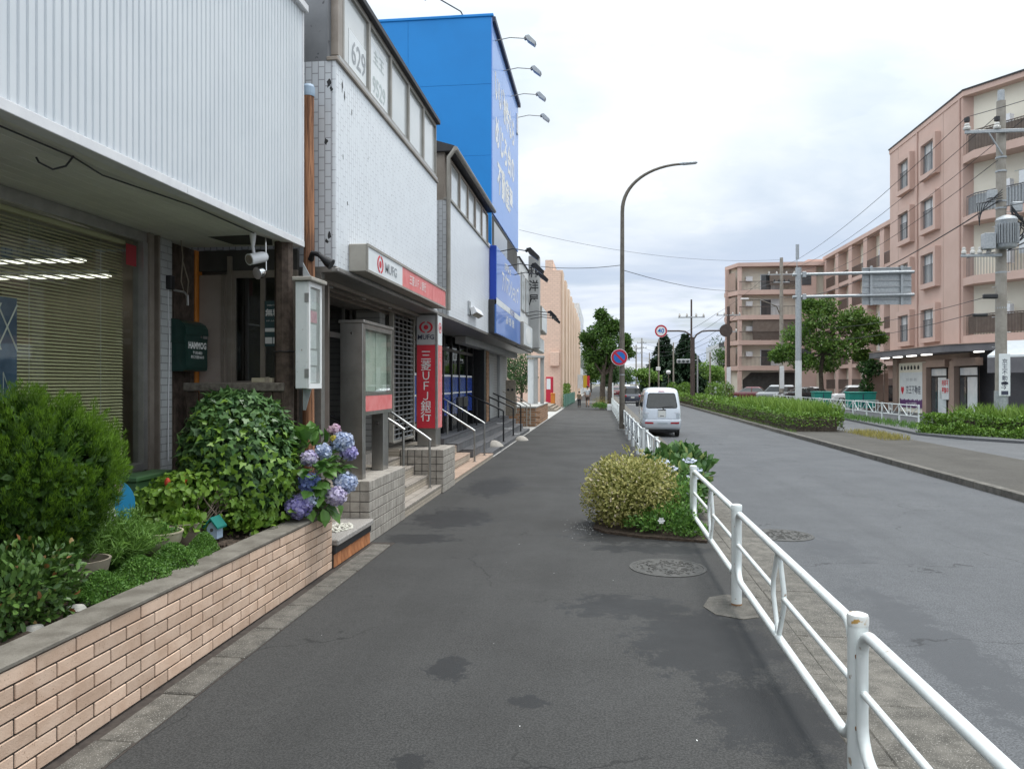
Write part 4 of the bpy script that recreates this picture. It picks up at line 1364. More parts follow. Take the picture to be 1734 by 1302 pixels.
ft = thing('feathery_plant', 'feathery light green plant leaning over the cream bowl', 'plant', (-3.48, 5.1, .55))
parts = []
ns = 330
a = RNG.uniform(0, 2 * pi, ns)
tilt = RNG.uniform(.1, 1.0, ns)
S0 = np.stack([-3.42 + .12 * np.cos(a) * RNG.random(ns), 5.02 + .26 * np.sin(a) * RNG.random(ns), np.full(ns, .58)], 1)
Dv = np.stack([np.cos(a) * tilt * .7, np.sin(a) * tilt, np.ones(ns)], 1)
Dv /= np.linalg.norm(Dv, axis=1, keepdims=True)
Ln = RNG.uniform(.24, .46, ns)
for j in range(16):
    f = (j + RNG.random(ns)) / 16
    P = S0 + Dv * (Ln * f)[:, None] - np.stack([np.zeros(ns), np.zeros(ns), .12 * f ** 2 * tilt], 1)
    for q in range(3):
        parts.append(leaves('needle', P + RNG.normal(size=P.shape) * .006, Dv * .7 + rdir(ns) * .8, rdir(ns), RNG.uniform(.04, .075, ns), np.clip(f * .8 + RNG.normal(size=ns) * .2, 0, 1)))
leafobj('foliage', parts, 'leaf_feathery', ft, kind='stuff')
mtp = thing('ground_cover', 'low bright green creeping mat spilling over the planter coping', 'plant', (-3.2, 5.1, .56))
parts = []
n = 26000
u = RNG.random(n)
yy = 4.25 + 1.55 * u
wd = .27 * np.sin(np.pi * np.clip(u, 0.04, .97)) ** .5 + .03 * np.sin(yy * 21)
xx = -3.12 + (.02 * np.sin(yy * 9)) + RNG.uniform(-1, 1, n) * wd
hh = .125 * (1 - ((xx + 3.12) / np.maximum(wd, .02)) ** 2) * (.75 + .35 * np.sin(yy * 15 + xx * 11)) + .575
P = np.stack([xx, yy, hh - .03 * RNG.random(n) ** 2], 1)
parts.append(leaves('diamond', P, rdir(n, .7), rdir(n, 1.2), RNG.uniform(.012, .025, n), np.clip(RNG.normal(.5, .25, n), 0, 1)))
leafobj('foliage', parts, 'leaf_mat', mtp, kind='stuff')


def bowl(x, y, r, m, label, plant, lsize, leafkind, lm_):
    t = thing('bowl_planter', label, 'bowl', (x, y, .555), 'garden bowls')
    obj('bowl_wall', MB().lathe([(r * .45, 0), (r * .72, .05), (r * .93, .12), (r, .185), (r * 1.04, .19), (r * 1.04, .20), (r * .96, .20), (r * .9, .14)], (x, y, .555), 30), m, t, smooth=True)
    p = thing(plant[0], plant[1], 'plant', (x, y, .70))
    leafobj('foliage', [blob((x, y, .71), (r * .92, r * .92, .09), 1100, lsize, leafkind, int(-x * 50), .15, .8, up=.5, low=-.1)], lm_, p, kind='stuff')


bowl(-3.40, 5.58, .175, 'bowl_cream', 'cream glazed garden bowl at the edge of the green mat', ('bowl_herb', 'fine grey-green herb growing in the cream garden bowl'), .03, 'diamond', 'leaf_mat')
bowl(-3.44, 5.98, .165, 'bowl_brown', 'brown stone garden bowl behind the cream one', ('round_leaf_plant', 'round yellow-green leaves growing in the brown garden bowl'), .075, 'broad', 'leaf_ivy_young')
gb = thing('planter_box', 'green plastic planter box against the wall under the shop window', 'planter', (-4.05, 6.4, .6))
obj('box_wall', MB().bev(-4.16, -3.95, 6.15, 6.75, .62, 1.05, .008), 'plastic_green', gb)
obj('box_rim', MB().bev(-4.18, -3.93, 6.13, 6.77, 1.052, 1.09, .006), 'plastic_green', gb)
tb = thing('blue_board', 'round light blue garden board half hidden behind the feathery plant', 'board', (-3.9, 5.72, .6))
obj('plate', MB().disc((-3.93, 5.70, .93), (.55, -.83, 0), .22, .02, 32), 'toy_blue', tb)
obj('white_patch', MB().disc((-3.955, 5.655, .90), (.55, -.83, 0), .12, .006, 14).disc((-3.90, 5.68, .80), (.55, -.83, 0), .09, .006, 12), 'letter_white', tb)
obj('stake', MB().tube([(-3.93, 5.72, .55), (-3.93, 5.72, .75)], .012, 6), 'twig', tb)
pf = thing('pink_flower', 'pink daisy flower on a thin stem beside the blue board', 'flower', (-3.88, 5.85, .6))
P = np.tile(np.array([(-3.83, 5.72, 1.06)]), (14, 1))
an = np.arange(14) * 2 * pi / 14
D = np.stack([np.cos(an), np.sin(an) * .4 - .2, np.sin(an)], 1)
leafobj('petal_ring', [leaves('oval', P, D, np.tile([.4, -.9, .2], (14, 1)), np.full(14, .05), RNG.random(14))], 'petal_pink', pf)
obj('stem', MB().tube([(-3.83, 5.725, 1.05), (-3.84, 5.75, .85), (-3.86, 5.8, .58)], .004, 5), 'twig', pf)

# fuchsia-like vine with red lantern flowers and tangled stems
vn = thing('lantern_vine', 'straggling vine with tangled bare stems and red lantern flowers', 'vine', (-3.45, 6.35, .55))
st = MB()
rr = random.Random(4)
for i in range(16):
    x, y = -3.42 + rr.uniform(-.08, .08), 6.30 + rr.uniform(-.12, .12)
    p = [(x, y, .54)]
    for q in range(5):
        x += rr.uniform(-.06, .07); y += rr.uniform(-.10, .10)
        p.append((x, y, .54 + (q + 1) * .085 + rr.uniform(-.02, .02)))
    st.tube(p, [.011, .010, .008, .007, .005, .003], 5)
for i in range(7):
    z = .7 + .05 * i
    st.tube([(-3.3, 5.95 + .05 * i, z - .1), (-3.28, 6.3, z + .04), (-3.2, 6.7, z + rr.uniform(-.05, .08))], .005, 5)
obj('stem', st, 'twig', vn)
parts = [blob((-3.55, 6.35, .99), (.30, .50, .16), 800, .055, 'broad', 4, .25, .6, up=-.25, outw=.5),
         blob((-3.75, 6.15, .85), (.18, .30, .20), 600, .05, 'broad', 6, .2, .6, up=-.2, outw=.5),
         blob((-3.25, 6.55, .82), (.2, .32, .2), 560, .045, 'broad', 8, .2, .7, up=-.1, outw=.5)]
leafobj('foliage', parts, 'leaf_ivy_young', vn, kind='stuff')
for i, (x, y, z) in enumerate(((-3.66, 6.06, 1.04), (-3.57, 6.16, 1.05))):
    f = obj('lantern_flower', MB().lathe([(.010, .045), (.022, .025), (.026, 0), (.016, -.02)], (x + .06, y - .02, z + .02), 10), 'petal_red', vn, smooth=True)
    obj('flower_tip', MB().lathe([(.016, .0), (.018, -.015), (.006, -.03)], (x + .06, y - .02, z), 8), 'petal_yellow', f)
bh = thing('toy_birdhouse', 'tiny toy birdhouse with a teal roof among the vine stems', 'birdhouse', (-3.22, 6.12, .56))
obj('house_wall', MB().extr([(-.045, 0), (.045, 0), (.045, .10), (0, .15), (-.045, .10)], (-3.22, 6.06, .60), (1, 0, 0), (0, 0, 1), (0, 1, 0), .10), 'toy_pale', bh)
obj('roof', MB().extr([(-.065, .085), (0, .165), (.065, .085), (.065, .10), (0, .182), (-.065, .10)], (-3.22, 6.03, .60), (1, 0, 0), (0, 0, 1), (0, 1, 0), .16), 'toy_teal', bh)
obj('entrance_hole', MB().disc((-3.22, 6.058, .675), (0, -1, 0), .015, .003, 10), 'dark_interior', bh)
obj('stand', MB().tube([(-3.22, 6.11, .54), (-3.22, 6.11, .60)], .012, 6), 'twig', bh)
bp = thing('bright_plant', 'small clump of bright green rounded leaves below the ivy', 'plant', (-3.1, 6.65, .56))
leafobj('foliage', [blob((-3.08, 6.62, .63), (.16, .28, .14), 420, .055, 'broad', 21, .25, .7, up=.5, low=-.3)], 'leaf_ivy_young', bp, kind='stuff')

# ivy mound: the 300 nearest leaves singly, the rest as one mass
iv = thing('ivy_mound', 'big rounded mound of ivy in front of the timber rail', 'ivy', (-3.35, 6.85, .55))
obj('stem', MB().tube([(-3.4, 6.9, .5), (-3.38, 6.9, 1.0), (-3.3, 6.85, 1.6)], [.04, .035, .015], 7).tube([(-3.38, 6.9, 1.0), (-3.1, 6.8, 1.4)], [.02, .01], 6), 'bark', iv)
ic, ir = np.array((-3.40, 6.88, 1.20)), np.array((.52, .55, .68))
leafobj('foliage', [blob(ic, ir, 4200, .075, 'ivy', 31, .10, .35, up=-.55, outw=.35, jitter=.35, low=-.75, tone=(0, 1)),
                    blob(ic, ir * .8, 1800, .08, 'ivy', 31, .10, .35, up=-.5, outw=.35, low=-.8, tone=(0, .2))], 'leaf_ivy', iv, kind='stuff')
leafobj('young_foliage', [blob(ic + np.array((.05, -.08, -.12)), ir * 1.0, 900, .07, 'ivy', 31, .12, .12, up=-.4, outw=.4, low=-.8, tone=(0, .8))], 'leaf_ivy_young', iv, kind='stuff')
ivm = []
for k, m2 in enumerate(('leaf_ivy', 'leaf_ivy', 'leaf_ivy', 'leaf_ivy_young')):
    tv, tf = LEAF['ivy']
    me = mesh_np('leaf', tv * .068, tf, np.full(len(tv), (.35, .6, .9, .6)[k]))
    me.materials.append(MATS[m2])
    ivm.append(me)
D = rdir(2600)
view = np.array((.45, -.85, .28))
D = D[(D @ view) > .18][:300]
P = ic + D * ir * (lump(D, 31, .10) * 1.02)[:, None]
dirs = D * .4 + rdir(len(D)) * .55 + np.array((0, 0, -.6))
Rm = rots(dirs, D + rdir(len(D)) * .35 + np.array((0, 0, .5)))
for i in range(len(D)):
    k = 3 if (RNG.random() < .45 - .45 * D[i, 2]) else int(RNG.integers(0, 3))
    e = Matrix(Rm[i].tolist()).to_euler()
    shared('leaf', ivm[k], tuple(P[i]), iv, rot=e, scl=(float(RNG.uniform(.8, 1.25)),) * 3)

# hydrangea: leaves and flower heads singly
hy = thing('hydrangea', 'hydrangea with blue and violet flower heads leaning over the planter end', 'hydrangea', (-2.95, 7.25, .55))
hst = MB()
heads = [(-2.86, 6.95, .745, .125, 'floret_violet'), (-2.80, 7.05, .96, .10, 'floret_blue'), (-2.58, 7.18, .81, .10, 'floret_lilac'), (-2.55, 7.36, .92, .115, 'floret_pale'),
         (-2.82, 7.10, 1.18, .08, 'floret_lilac'), (-2.75, 7.30, 1.23, .08, 'floret_pale'), (-2.62, 7.48, 1.31, .11, 'floret_pale'), (-2.56, 7.50, 1.20, .085, 'floret_violet'),
         (-2.74, 7.58, 1.42, .065, 'floret_pink'), (-2.68, 7.42, 1.345, .035, 'floret_yellow'), (-2.80, 7.02, .80, .09, 'floret_pale')]
heads = [(x + .05, y - .05, z, r, m2) for (x, y, z, r, m2) in heads]
for (x, y, z, r, m2) in heads:
    n = int(21000 * r * r) + 40
    D = rdir(n)
    P = np.array((x, y, z)) + D * r * np.array((1, 1, .88)) * RNG.uniform(.80, 1.05, (n, 1))
    tn = np.clip(RNG.normal(.5, .28, n), 0, 1)
    hd = leafobj('flower_head', [leaves('petal4', P, rdir(n), D, RNG.uniform(.022, .031, n), tn)], m2, hy)
    obj('core', MB().lathe([(r * .8 * cos(a * .35), r * .7 * sin(a * .35)) for a in range(-4, 5)], (x, y, z), 12), m2, hd, smooth=True)
    hst.tube([(x - .03, y, z), (x - .12, y, z - .12), (-2.98, 7.2, .6)], .006, 5)
obj('stem', hst, 'twig', hy)
hl = []
for k in range(3):
    tv = np.array([(0, 0, 0), (.22, .28, .07), (.6, .34, .06), (1, 0, -.14), (.6, -.34, .06), (.22, -.28, .07), (.3, 0, 0), (.65, 0, -.03)])
    tf = np.array([(0, 6, 1, 1), (6, 7, 2, 1), (7, 3, 2, 2), (0, 5, 6, 6), (6, 5, 4, 7), (7, 4, 3, 3)])
    me = bpy.data.meshes.new('leaf')
    me.from_pydata((tv * .17).tolist(), [], [tuple(dict.fromkeys(f)) for f in tf.tolist()])
    at_ = me.attributes.new('tone', 'FLOAT', 'POINT')
    at_.data.foreach_set('value', np.full(len(tv), (.25, .6, 1.0)[k], dtype=np.float32))
    me.materials.append(MATS['leaf_hydrangea'])
    hl.append(me)
ctr = np.array((-2.82, 7.24, 1.0))
nl = 300
D = rdir(nl, .15)
P = ctr + D * np.array((.32, .40, .46)) * RNG.uniform(.55, 1.0, (nl, 1))
dirs = D * .8 + rdir(nl) * .5 + np.array((.15, 0, -.15))
Rm = rots(dirs, np.array((0, 0, 1.0)) + D * .6 + rdir(nl) * .3)
for i in range(nl):
    if any(hypot(P[i][0] + .04 - h[0], P[i][2] - h[2]) < h[3] * .75 + .03 and P[i][1] < h[1] for h in heads):
        continue
    shared('leaf', hl[int(RNG.integers(0, 3))], tuple(P[i]), hy, rot=Matrix(Rm[i].tolist()).to_euler(), scl=(float(RNG.uniform(.6, 1.1)),) * 3)

# ================================================================== SHRUB BED AT THE KERB
bd = struct('shrub_bed', MB().prism([(-.10, 10.0), (.05, 9.75), (.5, 9.5), (1.25, 9.3), (1.27, 13.0), (.5, 12.6), (.0, 11.4)], -.02, .03), 'soil')
vb = thing('variegated_bush', 'rounded bush of cream and yellow-green variegated leaves on the sidewalk', 'bush', (.38, 10.4, 0))
leafobj('foliage', [blob((.40, 10.35, .42), (.60, .72, .50), 9000, .042, 'oval', 41, .15, .45, up=.5, outw=.6, low=-.75),
                    blob((.40, 10.35, .42), (.48, .58, .40), 3500, .05, 'oval', 41, .10, .4, up=.4, tone=(0, .15)),
                    blob((.40, 10.35, .50), (.68, .80, .54), 900, .045, 'oval', 43, .30, .2, up=.8, low=-.3)], 'leaf_variegated', vb, kind='stuff')
obj('stem', MB().tube([(.4, 10.4, 0), (.4, 10.4, .4)], [.04, .02], 7).tube([(.4, 10.4, .1), (.2, 10.2, .4)], [.025, .01], 6).tube([(.4, 10.4, .1), (.6, 10.6, .45)], [.025, .01], 6), 'bark', vb)
gc = thing('low_plant', 'low dark green leafy plant at the foot of the variegated bush', 'plant', (.95, 9.65, 0))
leafobj('foliage', [blob((.80, 9.75, .10), (.48, .34, .26), 3600, .045, 'diamond', 44, .2, .7, up=.6, low=-.1), blob((1.12, 9.62, .06), (.22, .28, .14), 1300, .04, 'diamond', 45, .2, .7, up=.6, low=-.1),
                    blob((1.0, 10.4, .25), (.34, .6, .38), 2600, .05, 'diamond', 46, .2, .7, up=.6, low=-.1)], 'leaf_mat', gc, kind='stuff')
wf_ = thing('white_flower', 'single white flower in front of the low dark green plant', 'flower', (.72, 9.42, .1))
P = np.tile(np.array([(.72, 9.40, .24)]), (6, 1))
an = np.arange(6) * 2 * pi / 6
leafobj('petal_ring', [leaves('broad', P, np.stack([np.cos(an), np.full(6, -.25), np.sin(an)], 1), np.tile([0, -1, .2], (6, 1)), np.full(6, .045), RNG.random(6))], 'petal_white', wf_)
obj('stem', MB().tube([(.72, 9.41, .24), (.73, 9.45, .1), (.74, 9.5, .02)], .004, 5), 'twig', wf_)
lc = thing('lacecap_shrub', 'tall glossy shrub with whitish lacecap flowers behind the near fence', 'shrub', (1.05, 11.3, 0))
leafobj('foliage', [blob((1.0, 11.4, .42), (.52, .80, .40), 2300, .13, 'oval', 51, .18, .6, up=.75, outw=.6, low=-.5), blob((1.15, 11.7, .62), (.42, .55, .27), 700, .14, 'oval', 53, .25, .5, up=1.0, outw=.5, low=-.2)], 'leaf_gloss', lc, kind='stuff')
obj('stem', MB().tube([(1.0, 11.3, 0), (1.0, 11.3, .6)], [.03, .015], 6).tube([(1.0, 11.3, .1), (1.2, 11.6, .6)], [.025, .01], 6).tube([(1.0, 11.3, .1), (.8, 11.1, .55)], [.025, .01], 6), 'bark', lc)
for (x, y, z) in ((.95, 10.72, .72), (1.02, 10.7, .48), (1.12, 10.75, .52), (.85, 10.85, .80), (1.22, 10.9, .82), (1.18, 10.6, .38), (1.32, 11.0, .68), (1.25, 10.65, .62)):
    n = 26
    D = rdir(n); D[:, 2] *= .35
    P = np.array((x, y, z)) + D * .085
    leafobj('lacecap_head', [leaves('petal4', P, rdir(n), np.tile([0, -.5, 1.0], (n, 1)) + rdir(n) * .3, RNG.uniform(.022, .04, n), RNG.uniform(.7, 1, n))], 'floret_pale', lc)

# ================================================================== BANK
BK = thing('bank_building', 'bank branch with a white tiled upper wall and a band of upper windows', 'building', (-6, 11, 0))
FX = -2.95
obj('upper_wall', MB().box(-9, FX - .03, 8.30, 13.62, 3.20, 5.50), 'bank_tile_shaded', BK)
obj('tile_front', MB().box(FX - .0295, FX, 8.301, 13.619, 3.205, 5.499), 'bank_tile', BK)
dm = MB()
for (yy, zz, s_) in ((8.52, 5.30, .05), (8.60, 5.22, .05), (8.86, 5.12, .035), (9.5, 4.75, .018), (9.9, 4.1, .015), (8.7, 4.0, .03), (8.55, 4.5, .025), (10.6, 4.55, .014), (11.8, 4.4, .014), (12.4, 3.9, .014)):
    r9 = random.Random(int(yy * 100))
    dm.add([(FX + .001, yy + s_ * .7 * cos(a) * r9.uniform(.4, 1.1), zz + s_ * 1.5 * sin(a) * r9.uniform(.4, 1.1)) for a in [k * .7 for k in range(9)]], [tuple(range(9))])
for (xx, zz, s_) in ((-3.03, 5.25, .05), (-3.06, 4.6, .035), (-3.02, 3.55, .04), (-3.05, 3.48, .03), (-3.0, 5.18, .03)):
    r9 = random.Random(int(zz * 100))
    dm.add([(xx + s_ * .7 * cos(a) * r9.uniform(.4, 1.1), 8.299, zz + s_ * 1.3 * sin(a) * r9.uniform(.4, 1.1)) for a in [k * .7 for k in range(9)]], [tuple(range(9))])
obj('lost_tile_scar', dm, 'black_paint', BK)
obj('upper_storey', MB().box(-9, FX - .09, 8.30, 13.6, 5.501, 6.56), 'grey_stained', BK)
obj('sill', MB().bev(FX - .10, FX + .03, 8.28, 13.63, 5.50, 5.545, .006), 'bronze_frame', BK)
obj('sill_strip', MB().bev(FX - .10, FX + .015, 8.40, 13.62, 5.547, 5.60, .004), 'aluminium', BK)
obj('corner_post', MB().bev(FX - .16, FX - .005, 8.40, 8.56, 5.605, 6.56, .006), 'bronze_frame', BK)
ys = [8.56, 9.58, 10.60, 11.62, 12.62, 13.60]
for i in range(5):
    a, b = ys[i], ys[i + 1]
    w = obj('window', MB().box(FX - .07, FX - .002, a, a + .05, 5.605, 6.55).box(FX - .07, FX - .002, b - .03, b, 5.605, 6.55).box(FX - .07, FX - .004, a + .051, b - .031, 6.50, 6.56).box(FX - .07, FX - .004, a + .051, b - .031, 5.605, 5.64), 'gutter_pipe', BK)
    obj('pane', MB().box(FX - .045, FX - .035, a + .05, b - .03, 5.64, 6.50), 'frost_pane', w)
obj('eave', MB().bev(-9, FX + .06, 8.42, 13.66, 6.562, 6.64, .008), 'roof_dark', BK)
for i, (a, b, s_, zz, mm) in enumerate(((8.85, 9.52, '629', 5.88, 'letter_grey'), (9.66, 10.50, '9529', 5.82, 'letter_pale'))):
    pl_ = obj('phone_sheet', MB().box(FX - .034, FX - .031, a, b, 5.66, 6.12 if i == 0 else 6.38), 'sign_white', BK)
    text(s_, .40 if i == 0 else .32, mm, pl_, (FX - .030, (a + b) / 2 + (.02 if i else .03), zz), (0, 1, 0), (0, 0, 1), sx=.95, bold=.004)
    if i:
        text('主王', .20, mm, pl_, (FX - .030, (a + b) / 2, 6.20), (0, 1, 0), (0, 0, 1), sx=1.3)
# canopy soffit and recessed entrance
obj('soffit', MB().box(-5.2, FX - .002, 8.301, 14.70, 3.14, 3.199), 'dark_aluminium', BK)
obj('soffit_edge', MB().bev(FX - .05, FX + .03, 8.30, 13.65, 3.145, 3.19, .006), 'aluminium', BK)
for i in range(3):
    obj('soffit_rail', MB().bev(-3.30 - i * .22, -3.26 - i * .22, 8.32, 14.6, 3.09, 3.138, .004), 'bronze_frame', BK)
for yy in (9.6, 11.0, 12.4):
    obj('downlight', MB().cyl(-3.55, yy, 3.125, 3.139, .10, n=18), 'trim_white', BK)
DX = -4.2
obj('side_wall', MB().box(-5.2, -3.12, 8.305, 8.42, 0, 3.14), 'dark_aluminium', BK)
obj('back_wall', MB().box(-5.2, -5.1, 8.42, 14.6, .7, 3.14), 'beige_panel', BK)
ent = MB()
for yy in (8.45, 9.2, 9.95, 10.7, 11.45, 12.2, 12.62):
    ent.box(DX - .06, DX, yy, yy + .07, .76, 3.13)
ent.box(DX - .05, DX - .003, 8.52, 12.62, 2.62, 2.70).box(DX - .05, DX - .003, 8.52, 12.62, .76, .84)
obj('door_frame', ent, 'stainless', BK)
for a, b in ((8.52, 9.2), (9.27, 9.95), (10.02, 10.7), (10.77, 11.45), (11.52, 12.2), (12.27, 12.62)):
    obj('door_glass', MB().box(DX - .03, DX - .022, a, b, .845, 2.615), 'dark_glass', BK)
    obj('transom_glass', MB().box(DX - .03, DX - .022, a, b, 2.705, 3.12), 'dark_glass', BK)
for yy in (9.85, 10.12):
    obj('door_handle', MB().tube([(DX + .03, yy, 1.55), (DX + .05, yy, 1.60), (DX + .05, yy, 1.95), (DX + .03, yy, 2.0)], .012, 6), 'stainless_bright', BK)
for zz, mm in ((1.62, 'letter_red'), (1.74, 'letter_red'), (1.86, 'paper')):
    obj('door_sticker', MB().box(DX + .001, DX + .003, 9.27 + .02, 9.27 + .14, zz, zz + .09), mm, BK)
obj('tile_column', MB().bev(-4.15, -3.72, 12.66, 12.98, .76, 3.135, .01), 'grey_mosaic', BK)
obj('white_jamb', MB().bev(-3.66, -3.58, 12.99, 13.05, .86, 3.13, .004), 'sign_box_beige', BK)
# grille shutter over a dark opening
obj('shutter_room', MB().box(-5.05, -5.0, 13.0, 14.55, .76, 3.13).box(-5.0, -3.6, 14.52, 14.56, .76, 3.13), 'dark_interior', BK)
gr = thing('grille_shutter', 'steel grille shutter closing the dark opening beside the red pillar sign', 'shutter', (-3.6, 13.8, .85))
bar = mbmesh('shutter_bar', MB().tube([(0, -.72, 0), (0, .72, 0)], .012, 6), 'galvanised')
for i in range(27):
    shared('shutter_bar', bar, (-3.62, 13.78, .90 + i * .083), gr)
for k in range(5):
    obj('link_column', MB().box(-3.63, -3.605, 13.2 + k * .29, 13.215 + k * .29, .88, 3.12), 'aluminium', gr)
obj('guide', MB().box(-3.66, -3.59, 14.50, 14.56, .8, 3.13), 'sign_box_beige', gr)
obj('bottom_bar', MB().bev(-3.65, -3.59, 13.06, 14.50, .84, .885, .004), 'sign_box_beige', gr)
# floor and steps
ST = thing('bank_steps', 'flight of beige tiled steps between the two tiled blocks of the bank', 'steps', (-3.2, 11.8, 0))
for i, (xx, zz) in enumerate(((-2.73, .15), (-2.97, .31), (-3.21, .47), (-3.45, .62))):
    obj('tread', MB().bev(-3.75, xx, 10.485, 12.995, zz - .03, zz, .004), 'tread_tile', ST)
    obj('riser', MB().box(-3.75, xx - .008, 10.486, 12.994, zz - .155 if i else 0, zz - .0305), 'riser_tile', ST)
obj('landing', MB().bev(-5.2, -3.69, 8.43, 14.70, .60, .76, .004), 'tread_tile', ST)
obj('landing_edge', MB().box(-3.689, -3.06, 8.43, 10.48, 0, .75), 'riser_tile', ST)
obj('landing_edge', MB().box(-3.689, -3.48, 13.0, 14.70, 0, .75), 'riser_tile', ST)


def tiled_block(name, label, x0, x1, y0, y1, zt, base):
    """masonry block with single square tiles on its near, street and top faces"""
    t = thing(name, label, 'tiled block', base, 'tiled blocks of the bank entrance')
    obj('core', MB().box(x0, x1 - .012, y0 + .012, y1, 0, zt - .012), 'tile_joint', t)
    p = .1205
    h = p / 2 - .004
    ms = {'x': mbmesh('tile', MB().bev(-.012, .0, -h, h, -h, h, .003), 'tile_step'),
          'y': mbmesh('tile', MB().bev(-h, h, 0, .012, -h, h, .003), 'tile_step'),
          'z': mbmesh('tile', MB().bev(-h, h, -h, h, -.012, 0, .003), 'tile_step')}
    rows = int(round(zt / p))
    pz = zt / rows
    ny_ = int(round((y1 - y0) / p))
    py_ = (y1 - y0) / ny_
    nx_ = int(round((x1 - x0) / p))
    px_ = (x1 - x0) / nx_
    j = lambda: random.uniform(-.0012, .0012)
    for r in range(rows):
        z = (r + .5) * pz
        for k in range(ny_):
            shared('tile', ms['x'], (x1 + j(), y0 + (k + .5) * py_, z), t)
        for k in range(nx_):
            shared('tile', ms['y'], (x0 + (k + .5) * px_, y0 + j(), z), t)
    for k in range(ny_):
        for i in range(nx_):
            shared('tile', ms['z'], (x0 + (i + .5) * px_ , y0 + (k + .5) * py_, zt + j()), t)
    return t


tiled_block('tiled_block', 'square-tiled block under the stainless display case, next to the landing', -3.08, -2.72, 8.82, 10.48, .735, (-2.9, 9.6, 0))
tiled_block('tiled_block', 'square-tiled block under the red pillar sign', -3.46, -2.70, 13.0, 14.05, .745, (-3.0, 13.5, 0))

# stainless display case
dc = thing('display_case', 'stainless display case with a glazed notice panel and a red strip', 'display case', (-3.0, 9.6, .735))
obj('near_leg', MB().bev(-3.14, -2.86, 9.00, 9.12, .738, 2.62, .004), 'stainless', dc)
obj('head', MB().bev(-3.16, -2.84, 8.99, 10.34, 2.622, 2.66, .004), 'stainless', dc)
obj('back_panel', MB().box(-3.12, -2.93, 9.121, 10.33, 1.50, 2.62), 'stainless', dc)
obj('case_frame', MB().box(-2.929, -2.86, 9.121, 10.33, 2.56, 2.62).box(-2.929, -2.86, 9.121, 10.33, 1.74, 1.78).box(-2.929, -2.86, 10.27, 10.33, 1.781, 2.559).box(-2.929, -2.86, 9.121, 10.33, 1.50, 1.545), 'stainless', dc)
obj('notice_paper', MB().box(-2.929, -2.922, 9.13, 9.72, 1.79, 2.55).box(-2.929, -2.923, 9.74, 10.26, 1.79, 2.55), 'display_paper', dc)
obj('glass', MB().box(-2.875, -2.868, 9.121, 10.27, 1.781, 2.559), 'clear_glass', dc)
obj('red_strip', MB().box(-2.929, -2.862, 9.122, 10.32, 1.546, 1.739), 'red_faded', dc)
lg_ = obj('far_leg', MB().bev(-3.04, -2.88, 9.95, 10.20, .738, 1.50, .004), 'stainless', dc)
obj('lock', MB().disc((-2.96, 9.949, 1.36), (0, -1, 0), .018, .005, 12), 'chrome', lg_)
obj('lock', MB().disc((-3.0, 8.999, 2.5), (0, -1, 0), .016, .005, 12), 'chrome', dc)

# long fascia sign
fs = thing('fascia_sign', 'long light-box sign on the bank wall, white at one end and faded red', 'sign', (-2.83, 11, 3.35))
obj('box', MB().bev(FX + .002, -2.735, 8.74, 13.32, 3.205, 3.53, .008), 'sign_box_beige', fs)
obj('frame', MB().box(-2.734, -2.715, 8.74, 13.32, 3.50, 3.535).box(-2.734, -2.715, 8.74, 13.32, 3.20, 3.23).box(-2.734, -2.715, 8.74, 8.765, 3.231, 3.499).box(-2.734, -2.715, 13.29, 13.32, 3.231, 3.499), 'gutter_pipe', fs)
wp = obj('white_panel', MB().box(-2.734, -2.724, 8.766, 10.35, 3.231, 3.499), 'sign_white', fs)
obj('red_panel', MB().box(-2.734, -2.724, 10.352, 12.22, 3.231, 3.499), 'red_faded', fs)
obj('red_panel', MB().box(-2.734, -2.724, 12.232, 13.289, 3.231, 3.499), 'red_faded', fs)


def ring_logo(parent, c, u, v, R, m='letter_red'):
    """round emblem: a disc inside a broken ring"""
    u, v, c = Vector(u), Vector(v), Vector(c)
    w = u.cross(v)
    mb = MB()
    for s0 in (0, 1):
        outer, inner = [], []
        for i in range(15):
            a = radians(-80 + 160 * i / 14 + 180 * s0)
            outer.append((R * cos(a), R * .84 * sin(a)))
            inner.append((R * .66 * cos(a) + (R * .03 if s0 == 0 else -R * .03), R * .66 * sin(a)))
        mb.extr(outer + inner[::-1], c, u, v, w, .003)
    obj('emblem_ring', mb, m, parent)
    ring = [(R * .40 * cos(2 * pi * i / 28), R * .40 * sin(2 * pi * i / 28)) for i in range(28)]
    obj('emblem_disc', MB().extr([(p[0] * .85, p[1] * .85) for p in ring], c, u, v, w, .003), m, parent)


ring_logo(wp, (-2.723, 9.28, 3.365), (0, 1, 0), (0, 0, 1), .13)
text('MUFG', .17, 'letter_grey', wp, (-2.722, 9.77, 3.355), (0, 1, 0), (0, 0, 1), bold=.003, sx=1.25)
text('三菱ＵＦＪ銀行', .15, 'letter_white', fs, (-2.722, 11.25, 3.365), (0, 1, 0), (0, 0, 1), sx=1.0)

# red pillar sign
tm = thing('pillar_sign', 'square pillar sign, grey at the top and red with white vertical lettering below', 'sign', (-3.13, 13.85, .75))
X0, X1, Y0, Y1 = -3.33, -2.945, 13.6, 14.04
obj('plinth', MB().bev(X0 + .02, X1 - .02, Y0 + .02, Y1 - .02, .75, 1.06, .004), 'stainless', tm)
obj('post', MB().bev(X0 + .005, X1 - .005, Y0 + .005, Y1 - .005, 1.061, 3.12, .003), 'stainless', tm)
fnt = obj('front_panel', MB().box(X0 + .02, X1 - .03, Y0 - .008, Y0 + .004, 1.08, 2.58), 'red_panel', tm)
ft_ = obj('logo_panel', MB().box(X0 + .02, X1 - .03, Y0 - .008, Y0 + .004, 2.585, 3.12), 'sign_grey', tm)
sdp = obj('side_panel', MB().box(X1 - .004, X1 + .008, Y0 + .06, Y1 - .02, 1.08, 2.58), 'red_faded', tm)
